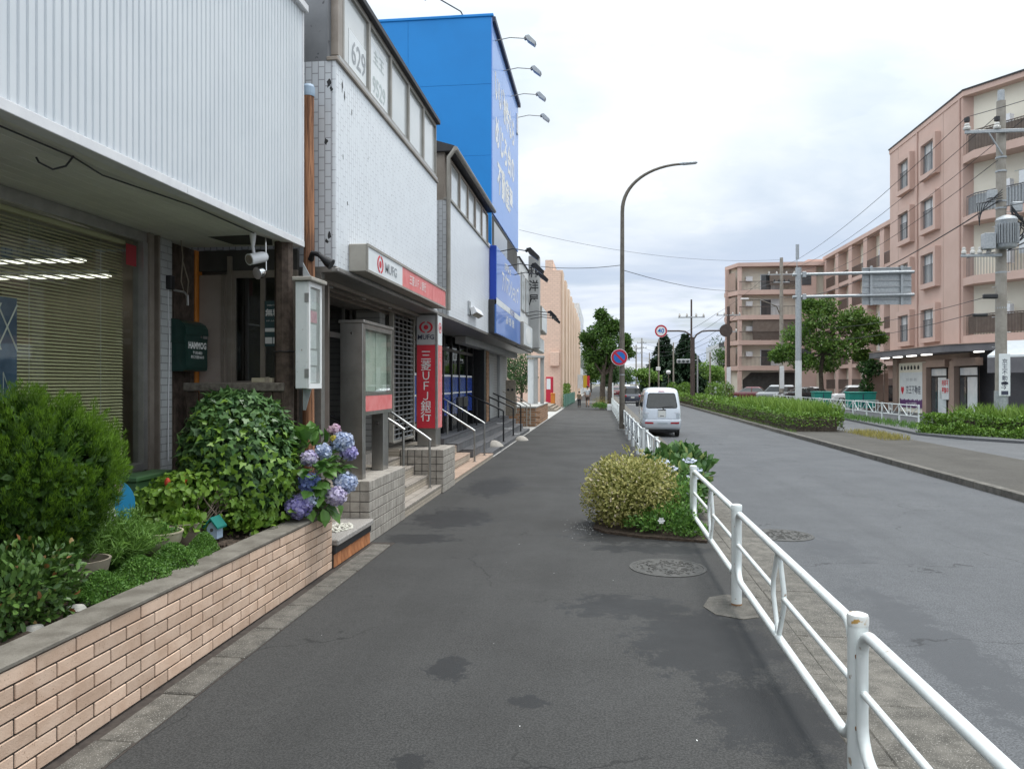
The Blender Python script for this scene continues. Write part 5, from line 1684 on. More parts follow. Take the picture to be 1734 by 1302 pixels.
obj('side_logo_panel', MB().box(X1 - .004, X1 + .008, Y0 + .06, Y1 - .02, 2.585, 3.12), 'sign_white', tm)
obj('corner_strip', MB().bev(X1 - .028, X1 + .012, Y0 - .010, Y0 + .055, 1.062, 3.14, .003), 'aluminium', tm)
ring_logo(ft_, ((X0 + X1) / 2 - .005, Y0 - .009, 2.90), (1, 0, 0), (0, 0, 1), .125)
text('MUFG', .115, 'letter_navy', ft_, ((X0 + X1) / 2 - .005, Y0 - .010, 2.72), (1, 0, 0), (0, 0, 1), bold=.002, sx=1.0)
for i, ch in enumerate('三菱ＵＦＪ銀行'):
    text(ch, .20, 'letter_white', fnt, ((X0 + X1) / 2 - .005, Y0 - .010, 2.38 - i * .183), (1, 0, 0), (0, 0, 1), bold=.001)
    text(ch, .17, 'paper_pink', sdp, (X1 + .0085, (Y0 + Y1) / 2 + .02, 2.38 - i * .183), (0, 1, 0), (0, 0, 1), bold=.001)
ring_logo(tm, (X1 + .0085, (Y0 + Y1) / 2 + .02, 2.9), (0, 1, 0), (0, 0, 1), .12)


def handrail(label, pts, posts, m, r=.022, group=None, rail_m=None):
    t = thing('handrail', label, 'handrail', (posts[0][0], posts[0][1], posts[0][2]), group)
    obj('rail', MB().tube(pts, r, 10), rail_m or m, t, smooth=True)
    for (x, y, z0_, z1_) in posts:
        obj('post', MB().cyl(x, y, z0_, z1_, r * .95, n=10), m, t, smooth=True)
        obj('foot_plate', MB().cyl(x, y, z0_, z0_ + .008, r * 2.2, n=12), m, t)
    return t


G_ = 'handrails of the shop entrances'
handrail('stainless handrail down the bank steps, nearer the camera side', [(-3.75, 11.45, 1.66), (-3.10, 11.45, 1.26), (-2.98, 11.45, 1.18)], [(-3.0, 11.45, .31, 1.18)], 'stainless', group=G_, rail_m='stainless_bright')
handrail('stainless handrail down the bank steps close to the second tiled block', [(-3.75, 12.55, 1.58), (-2.90, 12.55, 1.0), (-2.82, 12.55, .94)], [(-2.84, 12.55, .15, .94), (-3.70, 12.55, .76, 1.54)], 'stainless', group=G_, rail_m='stainless_bright')
handrail('dark handrail behind the display case', [(-4.0, 9.1, 1.85), (-3.3, 9.3, 1.45), (-3.15, 9.35, 1.38)], [(-3.2, 9.33, .75, 1.38)], 'black_steel', group=G_)
# pink paved steps and rails past the pillar sign
PS = thing('pink_steps', 'pinkish tiled steps beyond the pillar sign', 'steps', (-3.0, 15.8, 0))
for i, (xx, zz, ye) in enumerate(((-2.73, .10, 19.4), (-3.02, .28, 17.6), (-3.30, .46, 17.4))):
    obj('tread', MB().bev(-4.0, xx, 14.055, ye, zz - .03, zz, .005), 'pink_tread', PS)
    obj('riser', MB().box(-4.0, xx - .006, 14.056, ye - .001, 0 if i == 0 else zz - .16, zz - .0305), 'riser_tile', PS)
handrail('first of two stainless handrails beside the pink steps', [(-3.9, 17.3, 1.45), (-2.95, 17.3, .86), (-2.86, 17.3, .80)], [(-2.87, 17.3, .10, .80), (-3.8, 17.3, .46, 1.39)], 'stainless', group=G_, rail_m='stainless_bright')
handrail('farther of two stainless handrails beside the pink steps', [(-3.9, 18.8, 1.50), (-2.95, 18.8, .95), (-2.86, 18.8, .89)], [(-2.87, 18.8, .10, .89), (-3.8, 18.8, .46, 1.44)], 'stainless', group=G_, rail_m='stainless_bright')

# ================================================================== SECOND WHITE SHOP
CB = thing('white_shop', 'white tiled shop with a small upper window band between the bank and the blue building', 'building', (-6, 17, 0))
obj('upper_wall', MB().box(-9, FX - .031, 14.72, 20.1, 3.20, 5.46), 'bank_tile_shaded', CB)
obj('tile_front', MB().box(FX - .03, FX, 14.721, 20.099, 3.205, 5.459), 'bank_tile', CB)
obj('gap_wall', MB().box(-9, -3.35, 13.63, 14.71, 3.20, 5.6), 'grey_render', CB)
obj('upper_storey', MB().box(-9, FX - .09, 14.75, 20.05, 5.461, 6.40), 'bronze_frame', CB)
obj('sill', MB().bev(FX - .10, FX + .03, 14.70, 20.12, 5.46, 5.51, .005), 'gutter_pipe', CB)
for i in range(5):
    a = 14.95 + i * 1.01
    w = obj('window', MB().box(FX - .06, FX - .002, a, a + .05, 5.515, 6.32).box(FX - .06, FX - .002, a + .95, a + 1.0, 5.515, 6.32).box(FX - .06, FX - .004, a + .051, a + .949, 6.27, 6.32), 'bronze_frame', CB)
    obj('pane', MB().box(FX - .04, FX - .03, a + .05, a + .95, 5.515, 6.27), 'frost_pane' if i % 2 == 0 else 'window_curtain', w)
obj('roof', MB().extr([(0, 0), (.0, .10), (-.6, .28), (-6, .28), (-6, 0)], (FX + .12, 14.66, 6.40), (1, 0, 0), (0, 0, 1), (0, 1, 0), 5.5), 'roof_dark', CB)
obj('gutter', MB().tube([(FX + .15, 14.6, 6.42), (FX + .15, 20.1, 6.42)], .05, 8), 'gutter_pipe', CB)
obj('downpipe', MB().tube([(FX + .13, 14.62, 6.40), (FX + .02, 14.60, 6.25), (FX + .02, 14.60, 5.0), (FX + .02, 14.6, 3.3)], .04, 8), 'gutter_pipe', CB, smooth=True)
obj('downpipe', MB().tube([(-3.1, 13.95, 5.5), (-3.1, 13.95, 3.1)], .045, 8), 'gutter_pipe', CB, smooth=True)
obj('soffit', MB().box(-5.2, FX - .002, 14.721, 20.2, 3.15, 3.199), 'dark_aluminium', CB)
obj('wall_stub', MB().bev(-4.1, -4.0, 14.06, 15.3, .46, 3.149, .006), 'dark_aluminium', CB)
gx = -4.0
ff = MB()
for yy in (15.3, 16.6, 17.9, 19.2, 20.3, 21.4, 22.6, 23.7):
    ff.box(gx - .05, gx + .02, yy, yy + .08, .6, 3.149)
ff.box(gx - .05, gx + .015, 15.38, 23.7, 2.72, 2.80)
obj('door_frame', ff, 'black_steel', CB)
obj('room', MB().box(-7.0, -6.9, 15.3, 23.7, .6, 3.149).box(-6.9, gx - .06, 23.72, 23.78, .6, 3.149), 'dark_interior', CB)
for a, b in ((15.38, 16.6), (16.68, 17.9), (17.98, 19.2), (19.28, 20.3), (20.38, 21.4), (21.48, 22.6), (22.68, 23.7)):
    obj('door_glass', MB().box(gx - .03, gx - .02, a, b, .62, 3.14), 'dark_glass', CB)
    bf = obj('blue_band', MB().box(gx - .018, gx - .014, a + .01, b - .01, 1.05, 2.12), 'blue_film', CB)
    obj('white_line', MB().box(gx - .0135, gx - .012, a + .01, b - .01, 2.06, 2.11).box(gx - .0135, gx - .012, a + .01, b - .01, 1.60, 1.64), 'letter_white', bf)
SS = thing('slate_steps', 'wide dark slate-tiled steps below the blue shop front', 'steps', (-3.0, 22.5, 0))
for i, (xx, zz, ya, yb) in enumerate(((-2.78, .12, 19.42, 30.0), (-3.05, .30, 18.2, 30.0), (-3.32, .48, 17.62, 30.0), (-3.6, .61, 17.42, 30.0))):
    obj('tread', MB().bev(-5.2, xx, ya, yb, zz - .03, zz, .005), 'slate_tread', SS)
    obj('riser', MB().box(-5.2, xx - .006, ya + .002, yb - .001, 0 if i == 0 else zz - .19, zz - .0305), 'tile_slate', SS)
for i, yy in enumerate((23.0, 25.6, 28.0)):
    handrail(['nearest black handrail on the slate steps', 'middle black handrail on the slate steps', 'farthest black handrail on the slate steps'][i],
             [(-4.2, yy, 1.62), (-2.98, yy, 1.08), (-2.92, yy, 1.04)], [(-2.93, yy, .12, 1.04), (-3.75, yy, .61, 1.42)], 'black_steel', group=G_, r=.026)
for i, (x, y, s_) in enumerate(((-2.98, 21.3, .27), (-2.62, 25.2, .24))):
    single('boulder', MB().lathe([(s_, 0), (s_ * .95, s_ * .15), (s_ * .6, s_ * .45), (s_ * .22, s_ * .62)], (x, y, 0 if i else .12), 11), 'mortar_light', ['pale boulder on the lowest slate step near the pink steps', 'pale boulder at the foot of the black handrails'][i], 'stone', (x, y, 0), 'boulders by the steps', smooth=True)
wr = thing('white_step_edge', 'white zigzag edging running down beside the black handrails', 'edging', (-3.1, 26.8, 0))
for xx, zz in ((-2.80, .125), (-3.07, .305), (-3.34, .485)):
    obj('edge_strip', MB().box(xx - .25, xx + .015, 26.3, 26.38, zz, zz + .02).box(xx - .01, xx + .012, 26.3, 26.38, zz - .16, zz - .001), 'white_paint', wr)
for i, (yy, xx) in enumerate(((20.2, -3.75), (20.8, -3.72))):
    ab = thing('menu_stand', ['black menu stand in front of the blue glass doors', 'second black menu stand just behind the first'][i], 'stand', (xx, yy, .61))
    obj('board', MB().bev(xx - .04, xx + .04, yy - .35, yy + .30, 1.25, 1.52, .01), 'black_paint', ab)
    for q in (-.25, -.08, .12, .22):
        obj('leg', MB().cyl(xx, yy + q, .61, 1.25, .018, n=6), 'black_paint', ab)
fl_ = thing('flood_light', 'pale flood light fixed low on the white tiled wall', 'light', (-2.9, 17.4, 3.5))
obj('housing', MB().extr([(0, 0), (.10, .02), (.16, -.10), (.04, -.16)], (FX + .03, 16.95, 3.58), (1, 0, 0), (0, 0, 1), (0, 1, 0), 1.05), 'trim_white', fl_)
obj('lens', MB().extr([(.155, -.105), (.045, -.158), (.04, -.17), (.15, -.115)], (FX + .03, 17.02, 3.58), (1, 0, 0), (0, 0, 1), (0, 1, 0), .9), 'sign_box_beige', fl_)
obj('bracket', MB().box(FX + .001, FX + .03, 16.85, 17.1, 3.42, 3.72), 'galvanised', fl_)

# ================================================================== BLUE BUILDING
BB = thing('blue_building', 'tall building clad in bright blue with sky sheen painted into its paler glossy street front', 'building', (-6, 24, 0))
for k, (a, b) in enumerate(((5.62, 8.08), (8.086, 10.02), (10.026, 11.85))):
    for x0_, x1_ in ((-12, -7.606), (-7.6, -5.286), (-5.28, FX - .02)):
        obj('side_panel', MB().box(x0_, x1_, 20.67 + .002 * (k % 2), 20.8, a, b), 'blue_wall', BB)
obj('body', MB().box(-12, FX - .03, 20.801, 27.2, 3.2, 11.80), 'grey_render', BB)
for i in range(4):
    a, b = 6.55 + i * 1.325, 6.55 + (i + 1) * 1.325
    for k in range(3):
        obj('front_panel', MB().box(FX - .029, FX + .01, 20.68 + k * 2.18, 20.68 + (k + 1) * 2.18 - .006, a, b - .006), 'blue_front_sheen', BB)
obj('front_soffit', MB().box(-3.6, FX - .0305, 20.81, 27.18, 6.50, 6.545), 'blue_wall', BB)
obj('coping', MB().bev(-12.02, FX + .04, 20.64, 27.25, 11.852, 11.93, .01), 'blue_wall', BB)
obj('front_edge', MB().bev(FX + .011, FX + .10, 20.66, 27.25, 11.70, 11.85, .01), 'sign_navy', BB)
for i, (s_, zz) in enumerate((('いい物件なら', 10.2), ('めじろ台の', 8.95), ('不動産屋', 7.75))):
    text(s_, .95, 'letter_white', BB, (FX + .012, 23.6, zz), (0, 1, 0), (0, 0, 1), bold=.035, sx=.85 if i == 0 else 1.0)
obj('dark_opening', MB().box(FX - .0295, FX - .02, 20.9, 27.15, 5.6, 6.49), 'dark_interior', BB)
obj('window_band', MB().box(FX - .0299, FX - .015, 21.2, 24.2, 5.75, 6.4), 'window_dark', BB)
obj('pilaster', MB().bev(FX - .04, FX - .001, 20.12, 20.66, 3.2, 5.61, .01), 'white_render', BB)
obj('soffit', MB().box(-5.2, FX - .05, 20.21, 33.0, 3.15, 3.199), 'dark_aluminium', BB)
obj('soffit_beam', MB().bev(-3.9, -3.6, 20.3, 33, 2.95, 3.149, .01), 'grey_render', BB)


def arm_lamp(label, x, y, z, reach, m_arm, m_head, drop=.0, group=None, s_=1.0):
    t = thing('sign_lamp', label, 'lamp', (x, y, z), group)
    obj('arm', MB().tube([(x, y, z), (x + reach * .5, y, z + .07), (x + reach, y, z + .02 - drop)], .014, 6), m_arm, t)
    hx = x + reach
    obj('head', MB().extr([(0, .06), (.10, .08), (.30, -.12), (.26, -.20), (.06, -.05)], (hx, y - .11 * s_, z - drop), (s_, 0, 0), (0, 0, s_), (0, 1, 0), .22 * s_), m_head, t)
    obj('joint', MB().tube([(hx, y - .06, z - drop + .02), (hx, y + .06, z - drop + .02)], .035, 8), m_arm, t)
    return t


for i, (yy, zz) in enumerate(((21.2, 11.42), (23.1, 11.35), (25.0, 11.28), (26.8, 11.20))):
    arm_lamp(['grey sign lamp nearest the corner of the blue building', 'second grey sign lamp along the top of the blue building', 'third grey sign lamp along the top of the blue building', 'farthest grey sign lamp along the top of the blue building'][i],
             FX + .01, yy, zz, .85, 'gutter_pipe', 'galvanised', group='lamps over the tall blue front')
rl = thing('roof_lamp', 'dark lamp on a bent arm above the blue side wall', 'lamp', (-4.0, 20.7, 11.9))
obj('arm', MB().tube([(-3.75, 20.7, 11.92), (-3.8, 20.6, 12.0), (-4.6, 20.2, 12.35)], .018, 6), 'black_steel', rl)
obj('head', MB().tube([(-4.6, 20.2, 12.35), (-4.72, 20.15, 12.2)], [.07, .09], 8), 'black_steel', rl)
an_ = thing('roof_aerial', 'thin aerial mast behind the blue front', 'aerial', (-3.4, 27.0, 11.9))
obj('mast', MB().tube([(-3.2, 26.6, 11.0), (-3.2, 26.6, 12.3)], .02, 6), 'galvanised', an_)
obj('box', MB().bev(-3.0, -2.9, 26.6, 26.9, 10.6, 11.3, .01), 'trim_white', an_)

# lower blue light-box sign
ls = thing('blue_sign', 'glossy blue light-box sign with white lettering over the shop front', 'sign', (-2.85, 23, 3.2))
obj('box', MB().bev(FX + .002, -2.765, 20.16, 26.15, 4.10, 5.54, .01), 'blue_side', ls)
obj('lower_box', MB().bev(FX + .002, -2.80, 20.0, 26.15, 3.20, 4.095, .01), 'black_paint', ls)
obj('upper_face', MB().box(-2.764, -2.752, 20.17, 26.14, 4.16, 5.53), 'blue_sign', ls)
obj('white_band', MB().box(-2.764, -2.751, 20.17, 26.14, 3.98, 4.155), 'sign_white', ls)
obj('lower_face', MB().box(-2.799, -2.753, 20.12, 26.14, 3.215, 3.975), 'blue_sign', ls)
text('アパマンショップ', .66, 'letter_white', ls, (-2.7515, 23.4, 4.72), (0, 1, 0), (0, 0, 1), bold=.012, sx=.82)
text('お部屋探しは', .26, 'letter_white', ls, (-2.7515, 22.6, 5.24), (0, 1, 0), (0, 0, 1), bold=.003)
text('めじろ台店', .22, 'blue_side', ls, (-2.7505, 23.8, 4.065), (0, 1, 0), (0, 0, 1), bold=.003)
text('賃貸・売買・管理', .26, 'letter_white', ls, (-2.7525, 23.2, 3.72), (0, 1, 0), (0, 0, 1), bold=.003)
for i, yy in enumerate((20.9, 22.6, 24.4)):
    arm_lamp(['black sign lamp nearest the corner of the lower blue sign', 'middle black sign lamp above the lower blue sign', 'farthest black sign lamp above the lower blue sign'][i], -2.75, yy, 5.50 if i == 0 else 5.35, .72, 'black_steel', 'black_steel', drop=.02, group='lamps over the lower blue sign', s_=1.2)

# ================================================================== SHOP WITH THE KANJI PILLAR
EB = thing('grey_shop', 'low grey-white shop with a tall lettered pillar past the blue sign', 'building', (-5, 30, 0))
obj('front_wall', MB().box(-9, -2.92, 27.26, 33.0, 3.2, 6.35), 'white_render', EB)
obj('parapet_cap', MB().bev(-9, -2.88, 27.27, 33.05, 6.352, 6.42, .01), 'roof_dark', EB)
for a in (27.9, 29.6):
    w = obj('window', MB().box(-2.919, -2.895, a, a + 1.25, 4.55, 5.95), 'dark_aluminium', EB)
    obj('pane', MB().box(-2.918, -2.889, a + .06, a + 1.19, 4.6, 5.9), 'window_curtain', w)
kp = obj('letter_pillar', MB().bev(-2.93, -2.50, 31.0, 31.7, 3.3, 7.05, .02), 'grey_render', EB)
for i, ch in enumerate('和洋屋'):
    text(ch, .48, 'letter_black', kp, (-2.715, 30.997, 6.35 - i * .56), (1, 0, 0), (0, 0, 1), bold=.008, sx=.85)
for k, (a, b, c_, m2) in enumerate(((24.2, 24.6, -3.7, 'black_steel'), (25.0, 25.5, -3.75, 'brick_brown'), (25.6, 26.2, -3.9, 'grey_render'), (26.25, 29.4, -4.0, 'grey_mosaic'), (29.5, 30.4, -3.9, 'grey_render'), (30.5, 33.0, -4.05, 'grey_mosaic'))):
    obj('wall_bay', MB().bev(-5.2, c_, a, b, .3, 3.148, .01), m2, EB)
for k in range(18):
    obj('brick', MB().bev(-3.76, -3.735, 25.0, 25.5, .65 + k * .135, .76 + k * .135, .004), 'brick_brown', EB)
obj('door', MB().bev(-3.99, -3.96, 27.2, 28.2, .61, 2.6, .006), 'grey_render', EB)


def lightbox(label, x0, x1, y0, y1, z0, z1, lab=None):
    t = thing('light_box_sign', label, 'sign', ((x0 + x1) / 2, y0, z0), 'light-box signs past the blue sign')
    obj('case', MB().bev(x0, x1, y0, y1, z0, z1, .012), 'sign_box_beige', t)
    obj('face', MB().bev(x1 + .001, x1 + .02, y0 + .08, y1 - .06, z0 + .05, z1 - .04, .004), 'sign_white', t)
    obj('end_face', MB().bev(x0 + .04, x1 - .03, y0 - .012, y0 - .001, z0 + .04, z1 - .04, .004), 'sign_box_beige', t)
    return t


t = lightbox('beige light box with an oval white panel next to the blue sign', -2.90, -2.66, 26.3, 29.6, 3.17, 4.02)
ov = [(.95 * cos(2 * pi * k / 24), .30 * sin(2 * pi * k / 24)) for k in range(24)]
obj('oval_panel', MB().extr(ov, (-2.638, 27.95, 3.6), (0, 1, 0), (0, 0, 1), (1, 0, 0), .004), 'letter_white', t)
lightbox('upper pale light box hung on the lettered pillar', -2.75, -2.45, 31.75, 34.6, 4.05, 5.1)
lightbox('lowest pale light box at the far end of the row', -2.85, -2.62, 32.2, 35.3, 3.22, 3.86)
for i, yy in enumerate((27.0, 28.2, 29.4)):
    arm_lamp(['nearest thin black lamp over the oval light box', 'middle thin black lamp over the oval light box', 'farthest thin black lamp over the oval light box'][i], -2.70, yy, 4.35, .85, 'black_steel', 'black_steel', group='lamps over the oval light box')
# low brick wall, porch posts, rails
bwl = thing('brick_wall', 'low brown brick wall with pale joints at the far end of the shops', 'wall', (-2.9, 36, 0))
obj('core', MB().box(-4.4, -2.80, 33.0, 40.5, 0, .82), 'mortar_light', bwl)
b1 = mbmesh('brick', MB().bev(-.01, .012, -.24, .24, -.045, .045, .004), 'brick_brown')
b2 = mbmesh('brick', MB().bev(-.22, .22, -.012, .01, -.045, .045, .004), 'brick_brown')
for r in range(7):
    for k in range(14):
        shared('brick', b1, (-2.80, 33.3 + k * .52 + (.26 if r % 2 else 0), .07 + r * .112), bwl)
    for k in range(3):
        shared('brick', b2, (-4.0 + k * .48 + (.2 if r % 2 else 0), 33.0, .07 + r * .112), bwl)
obj('cap', MB().bev(-4.42, -2.77, 32.97, 40.55, .822, .87, .01), 'concrete', bwl)
pc = thing('porch_frame', 'grey porch posts with a pale panel standing on the brick wall', 'porch', (-3, 37, .87))
for (x, y) in ((-3.15, 37.2), (-2.86, 37.4)):
    obj('post', MB().bev(x - .09, x + .09, y - .09, y + .09, .87, 3.1, .01), 'grey_render', pc)
obj('panel', MB().bev(-3.55, -3.25, 37.2, 37.26, .87, 3.05, .01), 'sign_white', pc)
obj('lintel', MB().bev(-3.6, -2.75, 37.05, 37.5, 3.1, 3.22, .01), 'grey_render', pc)
for i, yy in enumerate((31.0, 32.6)):
    handrail(['nearer beige handrail by the brick wall', 'farther beige handrail by the brick wall'][i], [(-4.3, yy, 1.75), (-2.98, yy, .95)], [(-3.0, yy, .12, .96), (-3.6, yy, .61, 1.33)], 'sign_box_beige', group=G_)
cbx = thing('cardboard_screen', 'tall brown cardboard screen by the beige handrails', 'screen', (-3.6, 30.2, .6))
obj('sheet', MB().bev(-3.75, -3.35, 30.1, 30.16, .61, 2.0, .01), 'bowl_brown', cbx)
obj('spots', MB().disc((-3.65, 30.098, 1.62), (0, -1, 0), .05, .004, 12).disc((-3.48, 30.098, 1.62), (0, -1, 0), .05, .004, 12), 'black_paint', cbx)
gdt = thing('garden_tree', 'small green tree in the gap behind the porch', 'tree', (-4.6, 44, 0))
obj('trunk', MB().tube([(-4.6, 44, 0), (-4.55, 44, 1.4), (-4.6, 44, 2.6)], [.10, .07, .03], 7), 'bark', gdt, smooth=True)
leafobj('crown', [blob((-4.7, 44, 2.5), (1.0, 1.2, 1.15), 3200, .12, 'oval', 77, .2, .6)], 'leaf_dark', gdt, kind='stuff')

# ================================================================== SALMON BUILDING AND WHAT FOLLOWS
FB = thing('salmon_building', 'salmon-coloured building with tall fins along its street front', 'building', (-8, 80, 0))
obj('near_wall', MB().box(-16, -3.15, 60.0, 60.3, 0, 10.7), 'salmon_tile', FB)
obj('body', MB().box(-16, -3.7, 60.31, 116, 0, 10.6), 'salmon_render', FB)
obj('roof_box', MB().box(-4.35, -3.75, 60.02, 66, 10.71, 11.5), 'salmon_tile', FB)
for i in range(9):
    a = 60.35 + i * 6.2
    obj('fin', MB().bev(-3.69, -3.0, a, a + 2.4, 0, 10.75, .02), 'salmon_render', FB)
    for k in range(3):
        obj('slot_window', MB().box(-3.69, -3.66, a + 3.0, a + 5.4, 1.5 + k * 3.1, 3.6 + k * 3.1), 'window_dark', FB)
obj('wall_box', MB().bev(-3.95, -3.25, 59.7, 59.99, 3.2, 4.3, .02), 'salmon_tile', FB)
vm = thing('vending_machine', 'red vending machine by the salmon building', 'vending machine', (-3.95, 58.2, 0))
obj('cabinet', MB().bev(-4.15, -3.62, 57.9, 58.6, .4, 2.35, .03), 'sign_red', vm)
obj('window', MB().box(-4.1, -3.8, 57.885, 57.899, 1.4, 2.2), 'sign_white', vm)
obj('slot', MB().box(-3.78, -3.65, 57.885, 57.899, .8, 1.0), 'letter_white', vm)
obs = thing('orange_box', 'orange bin by the steps of the salmon building', 'bin', (-3.5, 56, 0))
obj('body', MB().bev(-3.65, -3.35, 55.8, 56.3, .3, 1.05, .03), 'orange_paint', obs)
obj('lid', MB().bev(-3.67, -3.33, 55.78, 56.32, 1.052, 1.14, .02), 'orange_paint', obs)
sst = thing('stone_steps', 'three stone steps before the salmon building', 'steps', (-3.4, 54, 0))
for i in range(3):
    obj('step', MB().bev(-4.6, -2.95 - .2 * i, 50.5, 57.0, .13 * i, .13 * (i + 1) - .002, .01), 'bowl_brown', sst)
gf = thing('green_fence', 'pale green mesh fence along the sidewalk by the salmon building', 'fence', (-2.7, 60, 0))
for k in range(9):
    obj('post', MB().cyl(-2.75 + .03 * k, 57.2 + k * 2.0, 0, 1.05, .035, n=8), 'green_fence', gf)
for k in range(8):
    obj('panel', MB().bev(-2.77 + .03 * k, -2.73 + .03 * k, 57.28 + k * 2, 59.12 + k * 2, .12, 1.0, .01), 'green_fence', gf)
hg = thing('clipped_hedge', 'clipped green hedge behind the pale green fence', 'hedge', (-3.3, 62, 0))
leafobj('foliage', [slabfill(-3.7, -2.95, 60.5, 73, .1, 1.75, 5200, .11)], 'leaf_hedge', hg, kind='stuff')
obj('stem', MB().box(-3.5, -3.1, 60.7, 72.8, 0, 1.5), 'bark', hg)
GB = thing('pale_building', 'tall pale grey building far along the left side', 'building', (-8, 130, 0))
obj('wall', MB().box(-16, -3.4, 120, 150, 0, 14.3), 'white_render', GB)
for i in range(4):
    for k in range(5):
        w = obj('window', MB().box(-3.399, -3.37, 121.2 + k * 5.6, 124.4 + k * 5.6, 1.2 + i * 3.2, 3.2 + i * 3.2), 'window_dark', GB)
    obj('end_window', MB().box(-5.4, -3.9, 119.97, 119.999, 1.4 + i * 3.2, 3.2 + i * 3.2), 'window_dark', GB)
WB = thing('white_house', 'white low house beyond the pale building', 'building', (-7, 165, 0))
obj('wall', MB().box(-12, -3.0, 160, 175, 0, 7.5), 'white_paint', WB)
obj('roof', MB().extr([(-9.4, 0), (.4, 0), (-4.5, 2.2)], (-3.0, 159.5, 7.5), (1, 0, 0), (0, 0, 1), (0, 1, 0), 16), 'roof_dark', WB)
for k in range(3):
    obj('window', MB().box(-2.999, -2.96, 161.5 + k * 4.5, 164 + k * 4.5, 2.2, 5), 'window_dark', WB)
for i, (x, y, mm, lb) in enumerate(((-2.2, 112, 'sign_red', 'red upright shop banner far along the sidewalk'), (-2.45, 104, 'banner_yellow', 'yellow upright shop banner far along the sidewalk'), (-2.9, 96, 'sign_white', 'white upright shop banner beside the pale building'))):
    t = thing('shop_banner', lb, 'banner', (x, y, 0), 'upright shop banners')
    obj('pole', MB().cyl(x, y, 0, 3.0, .025, n=6), 'trim_white', t)
    obj('cloth', MB().bev(x + .03, x + .55, y - .01, y + .01, 1.2, 2.9, .004), mm, t)

# ================================================================== STREET FENCES
NF = thing('guard_fence', 'white tubular guard fence with diamond panels running towards the camera', 'fence', (1.15, 6.7, 0))
FXN = 1.15


def guard_post(parent, x, y, h=.86, rusty=False):
    p = obj('post', MB().cyl(x, y, 0, h - .05, .044, n=18), 'fence_white', parent, smooth=True)
    obj('base_rust', MB().lathe([(.0455, 0.006), (.0455, .014), (.0445, .02)], (x, y, 0), 18), 'rust', p, smooth=True)
    obj('cap', MB().lathe([(.046, -.05), (.047, -.012), (.043, -.002), (.03, .003)], (x, y, h), 18), 'rust_cap' if rusty else 'fence_white', p, smooth=True)


def guard_panel(parent, x, ya, yb):
    zt, zb = .80, .24
    def arc(cy, cz, r, a0, a1, n=6):
        return [(x, cy + r * cos(radians(a0 + (a1 - a0) * i / n)), cz + r * sin(radians(a0 + (a1 - a0) * i / n))) for i in range(n + 1)]
    rt, rb = .11, .16
    loop = arc(yb - rt, zt - rt, rt, 0, 90) + arc(ya + rt, zt - rt, rt, 90, 180) + arc(ya + rb, zb + rb, rb, 180, 270) + arc(yb - rb, zb + rb, rb, 270, 360)
    p = obj('panel', MB().tube(loop, .026, 12, closed=True), 'fence_white', parent, smooth=True)
    yc, zm = (ya + yb) / 2, .53
    obj('mid_rail', MB().tube([(x, ya + .01, zm), (x, yc - .15, zm)], .017, 10).tube([(x, yc + .15, zm), (x, yb - .01, zm)], .017, 10), 'fence_white', p, smooth=True)
    for s_ in (-1, 1):
        obj('ornament_bar', MB().tube([(x, yc + s_ * .03, zt - .02), (x, yc + s_ * .15, zm + .05), (x, yc + s_ * .15, zm - .05), (x, yc + s_ * .015, zb + .02)], .016, 10), 'fence_white', p, smooth=True)
    for yy in (ya - .015, yb + .015):
        for zz in (.36, .68):
            cm = obj('clamp', MB().bev(x - .012, x + .012, yy - .02, yy + .02, zz - .03, zz + .03, .003), 'fence_white', p)
            obj('bolt', MB().disc((x - .012, yy, zz), (-1, 0, 0), .010, .012, 6), 'rust', p)


posts = [.52, 3.62, 6.74, 9.84]
for i, yy in enumerate(posts):
    guard_post(NF, FXN, yy, rusty=(i == 1))
for a, b in zip(posts[:-1], posts[1:]):
    guard_panel(NF, FXN, a + .06, b - .06)


def h_fence(name, label, p0, p1, n, base, h=.82, r=.024):
    """white pipe fence with H ornaments and diagonals between the posts"""
    t = thing(name, label, 'fence', base)
    a, b = Vector((p0[0], p0[1], 0)), Vector((p1[0], p1[1], 0))
    z0_ = base[2]
    d = (b - a) / n
    for i in range(n + 1):
        q = a + d * i
        obj('post', MB().cyl(q.x, q.y, z0_, z0_ + h + .02, .045, n=10), 'fence_white', t, smooth=True)
    for i in range(n):
        q = a + d * i
        f = lambda s_, z: (q.x + d.x * s_, q.y + d.y * s_, z0_ + z)
        zt, zb, zm = h - .03, .28, .54
        pn = obj('panel', MB().tube([f(.02, zb), f(.02, zt), f(.98, zt), f(.98, zb)], r, 8, closed=True), 'fence_white', t, smooth=True)
        k = MB().tube([f(.42, zb), f(.40, zt)], r * .8, 6).tube([f(.58, zb), f(.60, zt)], r * .8, 6).tube([f(.41, zm), f(.59, zm)], r * .8, 6)
        k.tube([f(.02, zt), f(.41, zb)], r * .8, 6).tube([f(.98, zt), f(.59, zb)], r * .8, 6)
        obj('ornament_bar', k, 'fence_white', pn)
    return t


h_fence('kerb_fence', 'short white pipe fence just past the shrub bed', (1.12, 12.9), (1.02, 17.6), 2, (1.07, 15, 0))
h_fence('kerb_fence', 'long white pipe fence from beside the van away to the street tree', (.98, 18.2), (.75, 54.0), 14, (.85, 30, 0))
h_fence('kerb_fence', 'white pipe fence on the far pavement before the teal bins', (14.5, 37.2), (14.7, 68.0), 13, (14.6, 50, .05))

